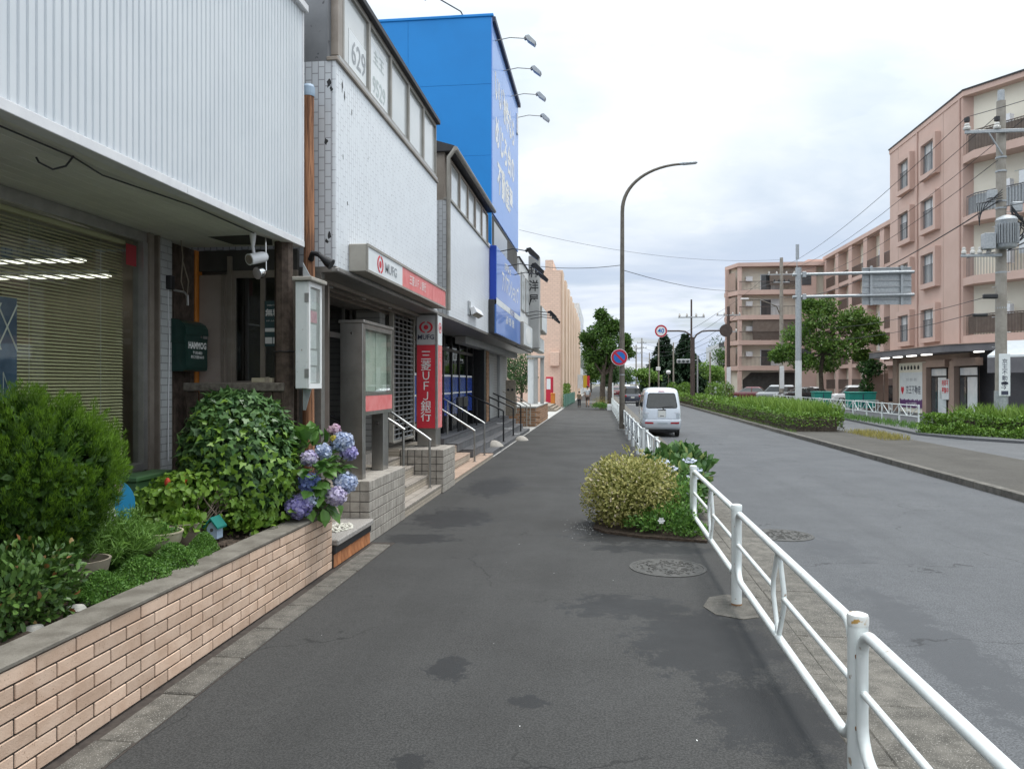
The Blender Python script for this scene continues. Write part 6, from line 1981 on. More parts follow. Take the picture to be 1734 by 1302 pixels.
# ================================================================== STREET LAMP AND SIGNS
sl_ = thing('street_lamp', 'tall brown street lamp with a curved arm over the road', 'street lamp', (.83, 31, 0))
arc_ = [(.83, 31, 0), (.83, 31, 4.5), (.84, 31, 8.7)] + [(.84 + 2.4 * (1 - cos(k * pi / 32)), 31, 8.7 + 1.86 * sin(k * pi / 32) ** .9) for k in range(1, 17)]
obj('pole', MB().tube(arc_, [.115, .095, .076] + [.076 - .002 * k for k in range(16)], 12), 'lamp_pole', sl_, smooth=True)
obj('base_plate', MB().cyl(.83, 31, 0, .06, .19, n=14), 'concrete', sl_)
obj('lamp_head', MB().tube([(3.05, 31, 10.57), (3.25, 31, 10.575), (3.7, 31, 10.60), (3.78, 31, 10.60)], [.04, .075, .07, .03], 10), 'galvanised', sl_, smooth=True)
obj('band', MB().cyl(.83, 31, 2.2, 2.24, .108, n=12), 'galvanised', sl_)
ns_ = thing('no_parking_sign', 'round blue and red no-parking sign on the street lamp pole', 'sign', (.72, 30.85, 2.9))
obj('plate', MB().disc((.72, 30.86, 2.91), (0, -1, 0), .335, .012, 36), 'white_paint', ns_)
obj('red_ring', MB().disc((.72, 30.847, 2.91), (0, -1, 0), .315, .006, 36), 'sign_red', ns_)
obj('blue_disc', MB().disc((.72, 30.840, 2.91), (0, -1, 0), .225, .006, 32), 'sign_blue', ns_)
obj('slash', MB().extr([(-.20, .14), (-.14, .20), (.20, -.14), (.14, -.20)], (.72, 30.833, 2.91), (1, 0, 0), (0, 0, 1), (0, -1, 0), .004), 'sign_red', ns_)
obj('clamp', MB().bev(.74, .92, 30.86, 30.99, 2.86, 2.96, .006), 'galvanised', ns_)
g4 = thing('speed_sign_gantry', 'brown Y-shaped pole carrying two round signs over the median', 'sign pole', (7.25, 62, .07))
obj('pole', MB().tube([(7.25, 62, .07), (7.25, 62, 3), (7.25, 62, 5.5)], [.13, .12, .10], 10), 'brown_pole', g4, smooth=True)
obj('arm', MB().tube([(7.25, 62, 5.3), (7.0, 62, 5.7), (6.6, 62, 5.95), (6.1, 62, 6.0), (4.6, 62, 6.0)], .065, 8), 'brown_pole', g4, smooth=True)
obj('arm', MB().tube([(7.25, 62, 5.3), (7.5, 62, 5.7), (7.9, 62, 5.95), (8.4, 62, 6.0), (9.9, 62, 6.0)], .065, 8), 'brown_pole', g4, smooth=True)
s4 = obj('speed_plate', MB().disc((4.72, 61.93, 6.0), (0, -1, 0), .50, .015, 32), 'white_paint', g4)
rg = [( .48 * cos(2 * pi * k / 32), .48 * sin(2 * pi * k / 32)) for k in range(32)]
ri = [( .36 * cos(2 * pi * k / 32), .36 * sin(2 * pi * k / 32)) for k in range(32)]
rv = [(4.72 + p[0], 61.910, 6.0 + p[1]) for p in rg] + [(4.72 + p[0], 61.910, 6.0 + p[1]) for p in ri]
obj('red_ring', MB().add(rv, [(k, (k + 1) % 32, 32 + (k + 1) % 32, 32 + k) for k in range(32)]), 'sign_red', s4)
text('40', .52, 'sign_blue', s4, (4.72, 61.908, 6.0), (1, 0, 0), (0, 0, 1), bold=.012)
obj('back_plate', MB().disc((9.75, 61.93, 6.0), (0, -1, 0), .50, .02, 32), 'brown_pole', g4)
gp_ = thing('sign_gantry', 'tall grey pole with two arms holding the back of a large road sign', 'sign pole', (9.85, 40, .07))
obj('pole', MB().cyl(9.85, 40, 3.0, 7.68, .15, n=16), 'galvanised', gp_, smooth=True)
obj('white_sleeve', MB().cyl(9.85, 40, .07, 3.0, .16, n=16), 'white_render', gp_, smooth=True)
obj('antenna', MB().cyl(9.78, 40, 7.68, 8.2, .02, n=6).cyl(9.74, 40, 8.1, 8.85, .025, n=6).cyl(9.80, 40, 8.1, 8.85, .025, n=6).cyl(9.86, 40, 8.1, 8.85, .025, n=6), 'galvanised', gp_)
for zz in (7.32, 6.20):
    obj('arm', MB().tube([(9.55, 39.95, zz), (15.35, 39.95, zz + .05)], .075, 10), 'galvanised', gp_, smooth=True)
    obj('flange', MB().bev(10.02, 10.2, 39.85, 40.05, zz - .14, zz + .14, .01), 'galvanised', gp_)
for k in range(6):
    obj('sign_panel', MB().bev(12.95, 15.28, 40.10, 40.13, 5.78 + k * .31, 6.085 + k * .31, .004), 'galvanised', gp_)
    obj('rib', MB().bev(12.95, 15.28, 40.06, 40.099, 6.03 + k * .31, 6.08 + k * .31, .004), 'galvanised', gp_)
for xx in (13.3, 14.75):
    obj('upright', MB().bev(xx, xx + .12, 40.0, 40.058, 5.75, 7.7, .004), 'galvanised', gp_)

# ================================================================== VEHICLES
def ring(z, hw, y0_, y1_, r, n=4):
    out = []
    for cx, cy, a in ((hw - r, y1_ - r, 0), (-hw + r, y1_ - r, 90), (-hw + r, y0_ + r, 180), (hw - r, y0_ + r, 270)):
        for i in range(n + 1):
            t = radians(a + 90 * i / n)
            out.append((cx + r * cos(t), cy + r * sin(t), z))
    return out


def loft(levels, cap0=True, cap1=True):
    mb = MB()
    n = 20
    for lv in levels:
        mb.v.extend(ring(*lv))
    for i in range(len(levels) - 1):
        for k in range(n):
            mb.f.append((i * n + k, i * n + (k + 1) % n, (i + 1) * n + (k + 1) % n, (i + 1) * n + k))
    if cap0:
        mb.f.append(tuple(range(n))[::-1])
    if cap1:
        mb.f.append(tuple((len(levels) - 1) * n + k for k in range(n)))
    return mb


def moved(mb, x, y, z, rz=0.0):
    c_, s_ = cos(rz), sin(rz)
    mb.v = [(x + p[0] * c_ - p[1] * s_, y + p[0] * s_ + p[1] * c_, z + p[2]) for p in mb.v]
    return mb


def wheel(parent, x, y, z, rz, lx, ly, r, w):
    t = obj('wheel', moved(MB().tube([(lx - w / 2, ly, r), (lx - w / 2 + .02, ly, r), (lx + w / 2 - .02, ly, r), (lx + w / 2, ly, r)], [r - .03, r, r, r - .03], 18), x, y, z, rz), 'rubber', parent, smooth=True)
    obj('rim', moved(MB().tube([(lx - w / 2 - .004, ly, r), (lx + w / 2 + .004, ly, r)], r * .6, 14), x, y, z, rz), 'galvanised', t)


VX, VY, VZ = 2.15, 27.75, -.04
van = thing('silver_van', 'small silver van stopped on the road, seen from behind', 'van', (VX, VY + 1.6, VZ))
def V(mb): return moved(mb, VX, VY, VZ)
vl = [(.26, .60, .12, 3.2, .10), (.30, .655, .05, 3.27, .12), (.36, .675, .01, 3.30, .12), (.60, .685, -.01, 3.32, .12), (.625, .685, .0, 3.32, .12), (.632, .675, .04, 3.32, .12), (.95, .675, .055, 3.32, .13),
      (1.04, .665, .08, 3.2, .13), (1.30, .635, .145, 2.95, .13), (1.55, .60, .21, 2.62, .14), (1.66, .565, .26, 2.45, .16), (1.72, .50, .34, 2.35, .2), (1.755, .36, .50, 2.2, .25), (1.765, .2, .7, 2.0, .18)]
obj('body', V(loft(vl)), 'van_silver', van, smooth=True)
def vy(z):
    for a, b in zip(vl[:-1], vl[1:]):
        if a[0] <= z <= b[0]:
            return a[2] + (b[2] - a[2]) * (z - a[0]) / (b[0] - a[0])
    return vl[-1][2]
def rear(poly, off=.012, d=.01):
    a = [(x, vy(z) - off, z) for x, z in poly]
    b = [(x, vy(z) - off + d, z) for x, z in poly]
    n = len(a)
    return V(MB().add(a + b, [tuple(range(n)), tuple(range(n, 2 * n))[::-1]] + [(i, n + i, n + (i + 1) % n, (i + 1) % n) for i in range(n)]))
gl = [(p[0] * (1 - .14 * (p[1] + .24) / .5), 1.30 + p[1]) for p in rrect(1.06, .50, .07)]
gs = [(p[0] * (1 - .14 * (p[1] + .24) / .5), 1.30 + p[1]) for p in rrect(1.11, .545, .085)]
seal = obj('rear_window_seal', rear(gs, .010), 'rubber', van)
obj('rear_window', rear(gl, .016), 'car_glass', van)
obj('high_brake_light', rear([(-.11, 1.615), (.11, 1.615), (.11, 1.645), (-.11, 1.645)], .012), 'tail_red', van)
obj('tailgate_seam', rear([(-.60, .650), (.60, .650), (.60, .656), (-.60, .656)], .004, .006), 'rubber', van)
obj('plate_recess', rear(rrect_ if False else [(-.15, .70), (.15, .70), (.15, .985), (-.15, .985)], .006), 'van_panel', van)
obj('number_plate', rear([(-.13, .71), (.13, .71), (.13, .95), (-.13, .95)], .014), 'plate_yellow', van)
obj('plate_mark', rear([(-.07, .75), (.07, .75), (.07, .77), (-.07, .77)], .018, .003), 'letter_navy', van)
obj('plate_light', rear([(-.14, .955), (.14, .955), (.14, .98), (-.14, .98)], .02), 'rubber', van)
obj('wiper', V(MB().tube([(.02, vy(1.03) - .03, 1.03), (.13, vy(.98) - .03, .965)], .010, 6).tube([(.0, vy(1.05) - .035, 1.07), (.42, vy(1.08) - .03, 1.10)], .007, 6)), 'rubber', van)
obj('bumper_grille', rear([(-.16, .46), (.20, .46), (.20, .53), (-.16, .53)], .008), 'van_panel', van)
for s_ in (-1, 1):
    obj('tail_light', rear([(s_ * .30, .475), (s_ * .60, .48), (s_ * .60, .545), (s_ * .30, .535)][::s_], .012), 'tail_red', van)
    obj('corner_lens', rear([(s_ * .50, .68), (s_ * .62, .68), (s_ * .62, .84), (s_ * .50, .84)][::s_], .006), 'van_panel', van)
    obj('reflector', rear([(s_ * .44, .855), (s_ * .64, .86), (s_ * .64, .885), (s_ * .44, .88)][::s_], .010), 'chrome', van)
    obj('side_window', V(MB().add([(s_ * (.672 + .006), .5, 1.06), (s_ * (.672 + .006), 1.5, 1.06), (s_ * (.608 + .006), 1.5, 1.50), (s_ * (.608 + .006), .52, 1.50)], [(0, 1, 2, 3)])), 'car_glass', van)
    obj('front_side_window', V(MB().add([(s_ * (.672 + .006), 1.62, 1.06), (s_ * (.672 + .006), 2.55, 1.06), (s_ * (.612 + .006), 2.35, 1.48), (s_ * (.608 + .006), 1.62, 1.50)], [(0, 1, 2, 3)])), 'car_glass', van)
    mr = obj('mirror', V(MB().bev(s_ * .75 - .06, s_ * .75 + .06, 2.5, 2.58, 1.02, 1.22, .02)), 'black_paint', van)
    for ly in (.62, 2.75):
        wheel(van, VX, VY, VZ, 0, s_ * .58, ly, .265, .15)
obj('underbody', V(MB().bev(-.55, .55, .25, 3.1, .16, .30, .02)), 'black_paint', van)
obj('badge', rear([(-.03, 1.0), (.03, 1.0), (.03, 1.015), (-.03, 1.015)], .012), 'chrome', van)


def car(label, x, y, heading, paint, kind='hatch', group=None, z=-.04):
    """heading: degrees the front turns from +Y"""
    rz = radians(heading)
    t = thing('car', label, 'car', (x, y, z), group)
    L, hw = 4.1, .84
    def C(mb): return moved(mb, x, y, z, rz)
    body = [(.20, .72, -1.95, 1.95, .15), (.28, .80, -2.05, 2.03, .22), (.55, .84, -2.06, 2.05, .25), (.78, .83, -2.02, 1.95, .25), (.88, .78, -1.92, 1.75, .25)]
    obj('body', C(loft(body)), paint, t, smooth=True)
    if kind == 'van':
        cab = [(.88, .775, -1.90, 1.30, .18), (1.45, .67, -1.78, .75, .18), (1.62, .58, -1.62, .55, .2)]
    else:
        cab = [(.88, .765, -1.75, 1.05, .18), (1.30, .64, -1.35, .35, .18), (1.42, .54, -1.15, .15, .18)]
    obj('cabin_glass', C(loft(cab[:2])), 'car_glass', t, smooth=True)
    obj('roof', C(loft(cab[1:])), paint, t, smooth=True)
    for s_ in (-1, 1):
        obj('pillar', C(MB().tube([(s_ * .765, -.4, .88), (s_ * .655, -.4, 1.30)], .04, 6)), paint, t)
        obj('tail_light', C(MB().bev(s_ * .66 - .11, s_ * .66 + .11, -2.075, -1.98, .62, .80, .02)), 'tail_red', t)
        obj('headlight', C(MB().bev(s_ * .62 - .14, s_ * .62 + .14, 1.90, 2.04, .60, .74, .02)), 'lamp_lens', t)
        for ly in (-1.25, 1.25):
            wheel(t, x, y, z, rz, s_ * .74, ly, .30, .19)
    obj('number_plate', C(MB().bev(-.17, .17, -2.085, -2.06, .5, .64, .005)), 'plate_yellow', t)
    return t


GR = 'cars on the road ahead'
car('dark navy car driving away ahead of the van', 2.9, 74, 0, 'car_navy', 'van', GR)
car('maroon car far ahead beside the street tree', 1.9, 112, 0, 'car_maroon', 'hatch', GR)
car('white car far ahead behind the navy car', 3.6, 116, 0, 'car_white', 'van', GR)
car('grey oncoming car far ahead', 5.2, 135, 180, 'car_silver', 'hatch', GR)
GP = 'cars in the car park under the apartments'
for i, (x, y, h, p, k, lb) in enumerate(((15.6, 84, 70, 'car_maroon', 'hatch', 'maroon car at the left end of the car park'), (18.2, 83, 80, 'car_silver', 'van', 'beige-grey van parked beside the maroon car'), (21.2, 82, 95, 'car_silver', 'hatch', 'grey hatchback parked behind the tall grey pole'),
                                         (22.6, 72, 85, 'car_white', 'van', 'white van parked behind the tree trunk'), (25.2, 71, 95, 'car_black', 'van', 'black van parked behind the teal bins'), (19.3, 78, 100, 'car_black', 'hatch', 'black car parked in the middle of the car park'))):
    car(lb, x, y, h, p, k, GP, .05)
for i, (x, y) in enumerate(((15.2, 55.5), (17.0, 53.0))):
    tb_ = thing('wheelie_bin', ['teal lidded waste bin, the one farther from the office', 'teal lidded waste bin, the one nearer the office'][i], 'bin', (x, y, .05), 'teal waste bins')
    w = 1.15 if i == 0 else 1.7
    obj('bin_body', MB().extr([(-w / 2 + .1, 0), (w / 2 - .1, 0), (w / 2, .95), (-w / 2, .95)], (x, y - .45, .25), (1, 0, 0), (0, 0, 1), (0, 1, 0), .9), 'teal_bin', tb_)
    obj('lid', MB().bev(x - w / 2 - .05, x + w / 2 + .05, y - .5, y + .5, 1.21, 1.30, .03), 'teal_bin', tb_)
    obj('seam', MB().box(x + .0, x + .06, y - .462, y - .4505, .35, 1.15), 'sign_navy', tb_)
    for q in (-.4, .4):
        obj('castor', MB().cyl(x + q * w, y - .3, .05, .25, .06, n=8), 'rubber', tb_)
    obj('guard_hoop', MB().tube([(x - .7, y - 1.2, .05), (x - .7, y - 1.2, .75), (x + .7, y - 1.2, .75), (x + .7, y - 1.2, .05)], .03, 6), 'fence_white', tb_)

# ================================================================== PEOPLE
def person(label, x, y, h, shirt, legs_m, pose, long_trousers):
    """walking away from the camera (facing +Y)"""
    t = thing('person', label, 'person', (x, y, 0), 'pedestrians on the sidewalk')
    k = h / 1.70
    def P(a, b, c_, r): return (a * k, b * k, c_ * k, r * k if not isinstance(r, tuple) else (r[0] * k, r[1] * k))
    st = pose
    J = [P(0, 0, .92, (.135, .10)), P(0, .0, 1.10, (.125, .09)), P(0, .01, 1.30, (.15, .10)), P(0, .01, 1.42, (.09, .075)), P(0, .015, 1.48, .05), P(0, .03, 1.56, (.07, .085)), P(0, .03, 1.64, (.075, .09)),
         P(-.16, .01, 1.385, .055), P(-.21, .0 - st * .06, 1.13, .042), P(-.22, .10 - st * .14, .90, .034), P(-.22, .13 - st * .15, .82, (.035, .02)),
         P(.16, .01, 1.385, .055), P(.21, .0 + st * .06, 1.13, .042), P(.22, .10 + st * .10, .90, .034), P(.22, .13 + st * .10, .82, (.035, .02)),
         P(-.085, .0, .86, .085), P(-.095, .10 * st + .02, .50, .058), P(-.095, .16 * st - .02, .10, .04), P(-.095, .20 * st + .08, .035, (.045, .03)),
         P(.085, .0, .86, .085), P(.095, -.08 * st + .03, .50, .058), P(.095, -.20 * st - .02, .12, .04), P(.095, -.22 * st + .07, .04, (.045, .03))]
    E = [(0, 1), (1, 2), (2, 3), (3, 4), (4, 5), (5, 6), (3, 7), (7, 8), (8, 9), (9, 10), (3, 11), (11, 12), (12, 13), (13, 14), (0, 15), (15, 16), (16, 17), (17, 18), (0, 19), (19, 20), (20, 21), (21, 22)]
    put('body', skin_mesh('body', J, E), 'skin', t)
    g = 1.16
    def G(i, s_=1.0, dz=0.0):
        r = J[i][3]
        r = (r[0] * g * s_, r[1] * g * s_) if isinstance(r, tuple) else r * g * s_
        return J[i][:3][:2] + (J[i][2] + dz * k, r)
    mid = lambda a, b, f, r: tuple(J[a][q] + (J[b][q] - J[a][q]) * f for q in range(3)) + (r * k,)
    sj = [G(0, 1.1, -.02), G(1, 1.08), G(2, 1.05), G(3, .95, -.01), G(7, 1.15), mid(7, 8, .75, .06), G(11, 1.15), mid(11, 12, .75, .06)]
    put('shirt', skin_mesh('shirt', sj, [(0, 1), (1, 2), (2, 3), (3, 4), (4, 5), (3, 6), (6, 7)]), shirt, t)
    if long_trousers:
        tj = [G(0, 1.06), G(15, 1.1), G(16, 1.2), G(17, 1.4, .02), G(19, 1.1), G(20, 1.2), G(21, 1.4, .02)]
        te = [(0, 1), (1, 2), (2, 3), (0, 4), (4, 5), (5, 6)]
    else:
        tj = [G(0, 1.06), G(15, 1.15), mid(15, 16, .95, .085), G(19, 1.15), mid(19, 20, .95, .085)]
        te = [(0, 1), (1, 2), (0, 3), (3, 4)]
    put('trousers' if long_trousers else 'shorts', skin_mesh('trousers', tj, te), legs_m, t)
    hb = J[6]
    hd = MB()
    for i in range(7):
        a = pi / 2 * i / 6
    prof = [(.092 * k * cos(a), .105 * k * sin(a)) for a in [-.55, -.25, 0, .35, .7, 1.05, 1.35]]
    put('hair', mbmesh('hair', MB().lathe(prof, (hb[0], hb[1] - .018 * k, hb[2] + .005 * k), 14), 'hair_black', True), None, t)
    for i in (18, 22):
        q = J[i]
        s2 = MB().lathe([(.04 * k, -.03 * k), (.055 * k, -.01 * k), (.05 * k, .03 * k), (.03 * k, .05 * k)], (0, 0, 0), 10)
        s2.v = [(q[0] + p[0], q[1] + p[1] * 2.1 - .02 * k, q[2] + p[2]) for p in s2.v]
        put('shoe', mbmesh('shoe', s2, 'trousers_black', True), None, t)
    return t


person('adult in a pale T-shirt and brown shorts walking away', -1.06, 60.5, 1.62, 'shirt_pale', 'shorts_brown', 1.0, False)
person('child in an olive top and black trousers walking beside the adult', -1.68, 59.2, 1.22, 'shirt_olive', 'trousers_black', -.6, True)

# ================================================================== APARTMENT BLOCK ON THE RIGHT
AP = thing('apartment_block', 'pink five-storey apartment block with boxed windows at the right edge', 'building', (25, 46, 0))
Z0 = .05
foot = [(19, 53.4), (19, 43.1), (21.2, 40.1), (28.0, 31.0), (44, 31), (44, 53.4)]
obj('upper_wall', MB().prism([(19, 53.4), (19, 43.1), (44, 43.1), (44, 53.4)], 3.9, 17.0), 'apt_pink', AP)
obj('cream_wall', MB().prism([(19.55, 43.095), (20.75, 41.45), (28.4, 31.2), (44, 31.2), (44, 43.095)], 3.9, 17.0), 'apt_cream', AP)
obj('roof_slab', MB().prism([(18.96, 53.44), (18.96, 43.0), (20.7, 40.6), (28.0, 30.2), (44, 30.2), (44, 53.44)], 17.001, 17.28), 'apt_pink', AP)
obj('roof_edge', MB().prism([(18.92, 53.5), (18.92, 42.98), (20.66, 40.55), (28.0, 30.1), (44, 30.1), (44, 53.5)], 17.281, 17.36), 'roof_dark', AP)
for yy in (51.95, 49.0, 45.4):
    obj('wall_joint', MB().box(18.994, 19.004, yy, yy + .03, 3.9, 17.0), 'apt_brown', AP)
frw = frame(19, 53.4, -90)     # u runs towards the camera, n faces the road (-X)


def boxed_window(parent, fr, u0, u1, z0, z1, proud=.30, dark=False):
    t_ = .28
    s_ = obj('window_surround', MB().fbox(fr, u0 - t_, u1 + t_, .001, proud, z1, z1 + t_).fbox(fr, u0 - t_, u1 + t_, .001, proud, z0 - t_, z0)
             .fbox(fr, u0 - t_, u0, .001, proud, z0 + .001, z1 - .001).fbox(fr, u1, u1 + t_, .001, proud, z0 + .001, z1 - .001), 'apt_pink', parent)
    um = (u0 + u1) / 2
    obj('window_frame', MB().fbox(fr, u0, u1, .01, .08, z1 - .07, z1).fbox(fr, u0, u1, .01, .08, z0, z0 + .07).fbox(fr, u0, u0 + .07, .01, .075, z0 + .07, z1 - .07)
        .fbox(fr, u1 - .07, u1, .01, .075, z0 + .07, z1 - .07).fbox(fr, um - .04, um + .04, .01, .075, z0 + .07, z1 - .07), 'galvanised', s_)
    obj('pane', MB().fbox(fr, u0 + .07, um - .04, .012, .03, z0 + .07, z1 - .07), 'window_curtain', s_)
    obj('pane', MB().fbox(fr, um + .04, u1 - .07, .012, .03, z0 + .07, z1 - .07), 'window_screen' if dark else 'window_curtain', s_)
    gb_ = MB()
    n = 9
    for i in range(n):
        u = u0 + .08 + (u1 - u0 - .16) * i / (n - 1)
        gb_.fbox(fr, u - .012, u + .012, .13, .155, z0 + .02, z0 + (z1 - z0) * .62)
    gb_.fbox(fr, u0, u1, .128, .158, z0 + (z1 - z0) * .62, z0 + (z1 - z0) * .62 + .04)
    obj('window_rail', gb_, 'rail_grey', s_)


for r, (za, zb) in enumerate(((14.0, 15.75), (10.8, 12.5), (7.6, 9.3), (4.45, 6.1))):
    boxed_window(AP, frw, 2.15, 3.75, za, zb, dark=(r == 1))
    boxed_window(AP, frw, 5.65, 7.35, za + .05, zb + .05, dark=False)
# balconies on the cream side
cfr = frame(20.55, 41.75, math.degrees(math.atan2(31.2 - 41.45, 28.4 - 20.75)))   # along the cream wall, n outwards
for r, zf in enumerate((13.45, 10.2, 7.0, 3.95)):
    edge = [(19.01, 43.09), (19.03, 42.0), (20.35, 40.12), (27.7, 30.4), (28.4, 31.2), (20.75, 41.45), (19.56, 43.09)]
    bs = obj('balcony_slab', MB().prism(edge, zf, zf + .42), 'apt_pink', AP)
    rails = MB()
    pl = [(19.12, 42.9), (19.14, 42.05), (20.42, 40.22), (27.6, 30.7)]
    for (a, b) in zip(pl[:-1], pl[1:]):
        L_ = hypot(b[0] - a[0], b[1] - a[1])
        n = max(2, int(L_ / .14))
        for i in range(n + 1):
            q = (a[0] + (b[0] - a[0]) * i / n, a[1] + (b[1] - a[1]) * i / n)
            rails.tube([(q[0], q[1], zf + .42), (q[0], q[1], zf + 1.45)], .014, 4)
        rails.tube([(a[0], a[1], zf + 1.46), (b[0], b[1], zf + 1.46)], .03, 6)
    obj('railing', rails, 'rail_brown' if r in (0, 3) else 'rail_grey', bs)
    if r in (0, 3):
        obj('privacy_screen', MB().prism([(19.22, 42.85), (19.24, 42.08), (20.48, 40.28), (27.5, 30.9), (27.46, 30.87), (20.45, 40.23), (19.2, 42.05), (19.19, 42.85)], zf + .5, zf + 1.40), 'screen_brown', bs)
    if r == 1:
        obj('privacy_screen', MB().prism([(19.22, 42.85), (19.24, 42.08), (20.48, 40.28), (27.5, 30.9), (27.46, 30.87), (20.45, 40.23), (19.2, 42.05), (19.19, 42.85)], zf + .5, zf + 1.40), 'galvanised', bs)
    for (u0, u1) in ((.9, 3.3), (5.0, 7.6), (9.0, 11.0)):
        w = obj('balcony_window', MB().fbox(cfr, u0, u1, .005, .09, zf + .45, zf + .52).fbox(cfr, u0, u1, .005, .09, zf + 2.55, zf + 2.65).fbox(cfr, u0, u0 + .08, .005, .09, zf + .52, zf + 2.55)
                .fbox(cfr, u1 - .08, u1, .005, .09, zf + .52, zf + 2.55).fbox(cfr, (u0 + u1) / 2 - .04, (u0 + u1) / 2 + .04, .005, .09, zf + .52, zf + 2.55), 'sign_white', AP)
        obj('pane', MB().fbox(cfr, u0 + .08, (u0 + u1) / 2 - .04, .02, .05, zf + .52, zf + 2.55), 'window_curtain', w)
        obj('pane', MB().fbox(cfr, (u0 + u1) / 2 + .04, u1 - .08, .02, .05, zf + .52, zf + 2.55), 'window_dark' if r == 3 else 'window_curtain', w)
    ac = obj('air_conditioner', MB().fbox(cfr, .05, .5, .35, .75, zf + .9, zf + 1.9), 'trim_white', AP)
    obj('pipe', MB().tube([cfr(-.1, .1, zf + .6), cfr(-.1, .12, zf + 2.2), cfr(-.3, .1, zf + 2.35)], .03, 6), 'trim_white', ac)
for zf, lb in ((10.2, 'laundry hanging on the third-floor balcony of the pink block'), (7.0, 'laundry hanging on the second-floor balcony of the pink block')):
    ld = thing('laundry', lb, 'laundry', cfr(2.2, .9, zf + 1.2), 'laundry on the balconies')
    obj('line', MB().tube([cfr(.8, .9, zf + 2.15), cfr(5.2, .9, zf + 2.15)], .015, 5), 'galvanised', ld)
    for k in range(6):
        obj('cloth', MB().fbox(cfr, 1.0 + k * .66, 1.5 + k * .66, .88, .91, zf + 1.25 + .12 * (k % 3), zf + 2.13), 'cloth_blue' if k % 3 == 2 else 'cloth_white', ld)
for yy in (43.35, 48.85):
    obj('downpipe', MB().tube([(18.93, yy, 3.95), (18.93, yy, 17.0)], .05, 6), 'apt_pink', AP)
# ground-floor office
obj('office_wall', MB().box(19.4, 44, 43.2, 53.38, Z0, 3.899), 'apt_brown', AP)
obj('office_wall', MB().prism([(19.9, 43.19), (21.0, 41.6), (28.6, 31.6), (44, 31.6), (44, 43.19)], Z0, 3.899), 'canopy_grey', AP)
cy = [(17.75, 53.6), (17.75, 42.2), (19.5, 39.4), (27, 29.2), (28, 31), (20.9, 41.4), (19.4, 43.1), (19.4, 53.6)]
obj('canopy', MB().prism(cy, 3.50, 3.86), 'canopy_grey', AP)
obj('canopy_top', MB().prism([(17.70, 53.65), (17.70, 42.18), (19.45, 39.35), (27, 29.1), (28, 31), (20.9, 41.4), (19.35, 43.1), (19.35, 53.65)], 3.861, 3.90), 'apt_brown', AP)
for i in range(4):
    obj('strip_light', MB().bev(18.0, 18.25, 45.0 + i * 2.1, 45.9 + i * 2.1, 3.44, 3.498, .01), 'strip_glow', AP)
obj('strip_light', MB().bev(18.9, 19.1, 41.0, 41.7, 3.44, 3.498, .01), 'strip_glow', AP)
of = frame(19.4, 53.38, -90)
obj('column', MB().fbox(of, .05, .7, .001, .25, Z0, 3.49), 'apt_brown', AP)
obj('cream_bay', MB().fbox(of, .75, 4.9, .001, .12, Z0, 3.15), 'apt_cream', AP)
for i, u in enumerate((5.0, 8.6)):
    d = obj('door', MB().fbox(of, u + .55, u + 2.6, .001, .06, Z0, 2.75), 'black_steel', AP)
    obj('door_pane', MB().fbox(of, u + .65, u + 1.35, .061, .08, Z0 + .1, 2.2), 'window_dark', d)
    obj('door_pane', MB().fbox(of, u + 1.5, u + 2.55, .061, .08, Z0 + .1, 2.2), 'window_curtain', d)
    obj('transom', MB().fbox(of, u + .65, u + 2.55, .061, .08, 2.3, 2.7), 'window_curtain', d)
    obj('reveal', MB().fbox(of, u + .0, u + .54, .001, .35, Z0, 3.1), 'apt_brown', AP)
    obj('lintel', MB().fbox(of, u + .541, u + 3.0, .001, .35, 2.8, 3.2), 'apt_brown', AP)
obj('handle', MB().tube([of(6.95, .15, 1.0), of(6.95, .15, 1.5)], .025, 6), 'chrome', AP)
def office_sign(u0, u1, z0, z1, name, label):
    t = thing(name, label, 'sign', of((u0 + u1) / 2, .2, z0))
    obj('panel', MB().fbox(of, u0, u1, .13, .17, z0, z1), 'sign_white', t)
    return t
osn = office_sign(1.05, 4.7, .35, 2.55, 'office_sign', 'white office signboard with a purple skyline and dark characters')
U_, V_ = (0, -1, 0), (0, 0, 1)
obj('purple_band', MB().extr([(0, 0), (3.64, 0), (3.64, .55)] + [(3.64 - i * .13, .42 + .13 * ((i * 7) % 5) / 4) for i in range(1, 28)] + [(0, .5)], of(1.055, .171, .352), U_, V_, (-1, 0, 0), .004), 'sign_purple', osn)
text('京王不動産', .56, 'letter_navy', osn, of(3.20, .172, 1.42), U_, V_, bold=.004, sx=.82)
text('売買・賃貸・管理', .20, 'letter_grey', osn, of(2.9, .172, 2.08), U_, V_)
text('めじろ台営業所', .24, 'letter_white', osn, of(2.9, .177, .56), U_, V_)
obj('heart_emblem', MB().extr([(0, -.28), (.24, .02), (.22, .2), (.08, .24), (0, .14), (-.08, .24), (-.22, .2), (-.24, .02)], of(1.5, .171, 1.42), U_, V_, (-1, 0, 0), .004), 'letter_red', osn)
for k in range(6):
    obj('house_mark', MB().extr([(-.12, -.1), (.12, -.1), (.14, .05), (0, .18), (-.14, .05)], of(1.25 + .52 * k, .125, 2.82), U_, V_, (-1, 0, 0), .01), 'letter_black', AP)
nt = office_sign(7.2, 8.1, .95, 2.1, 'window_notice', 'white notice with bold red characters in the office window')
text('売却不', .36, 'letter_red', nt, of(7.65, .172, 1.86), U_, V_, bold=.008, sx=.8)
text('募集中', .36, 'letter_red', nt, of(7.65, .172, 1.44), U_, V_, bold=.008, sx=.8)
aw = thing('shop_awning', 'grey slanted awning over the office entrance behind the concrete pole', 'awning', (18.5, 36, 3))
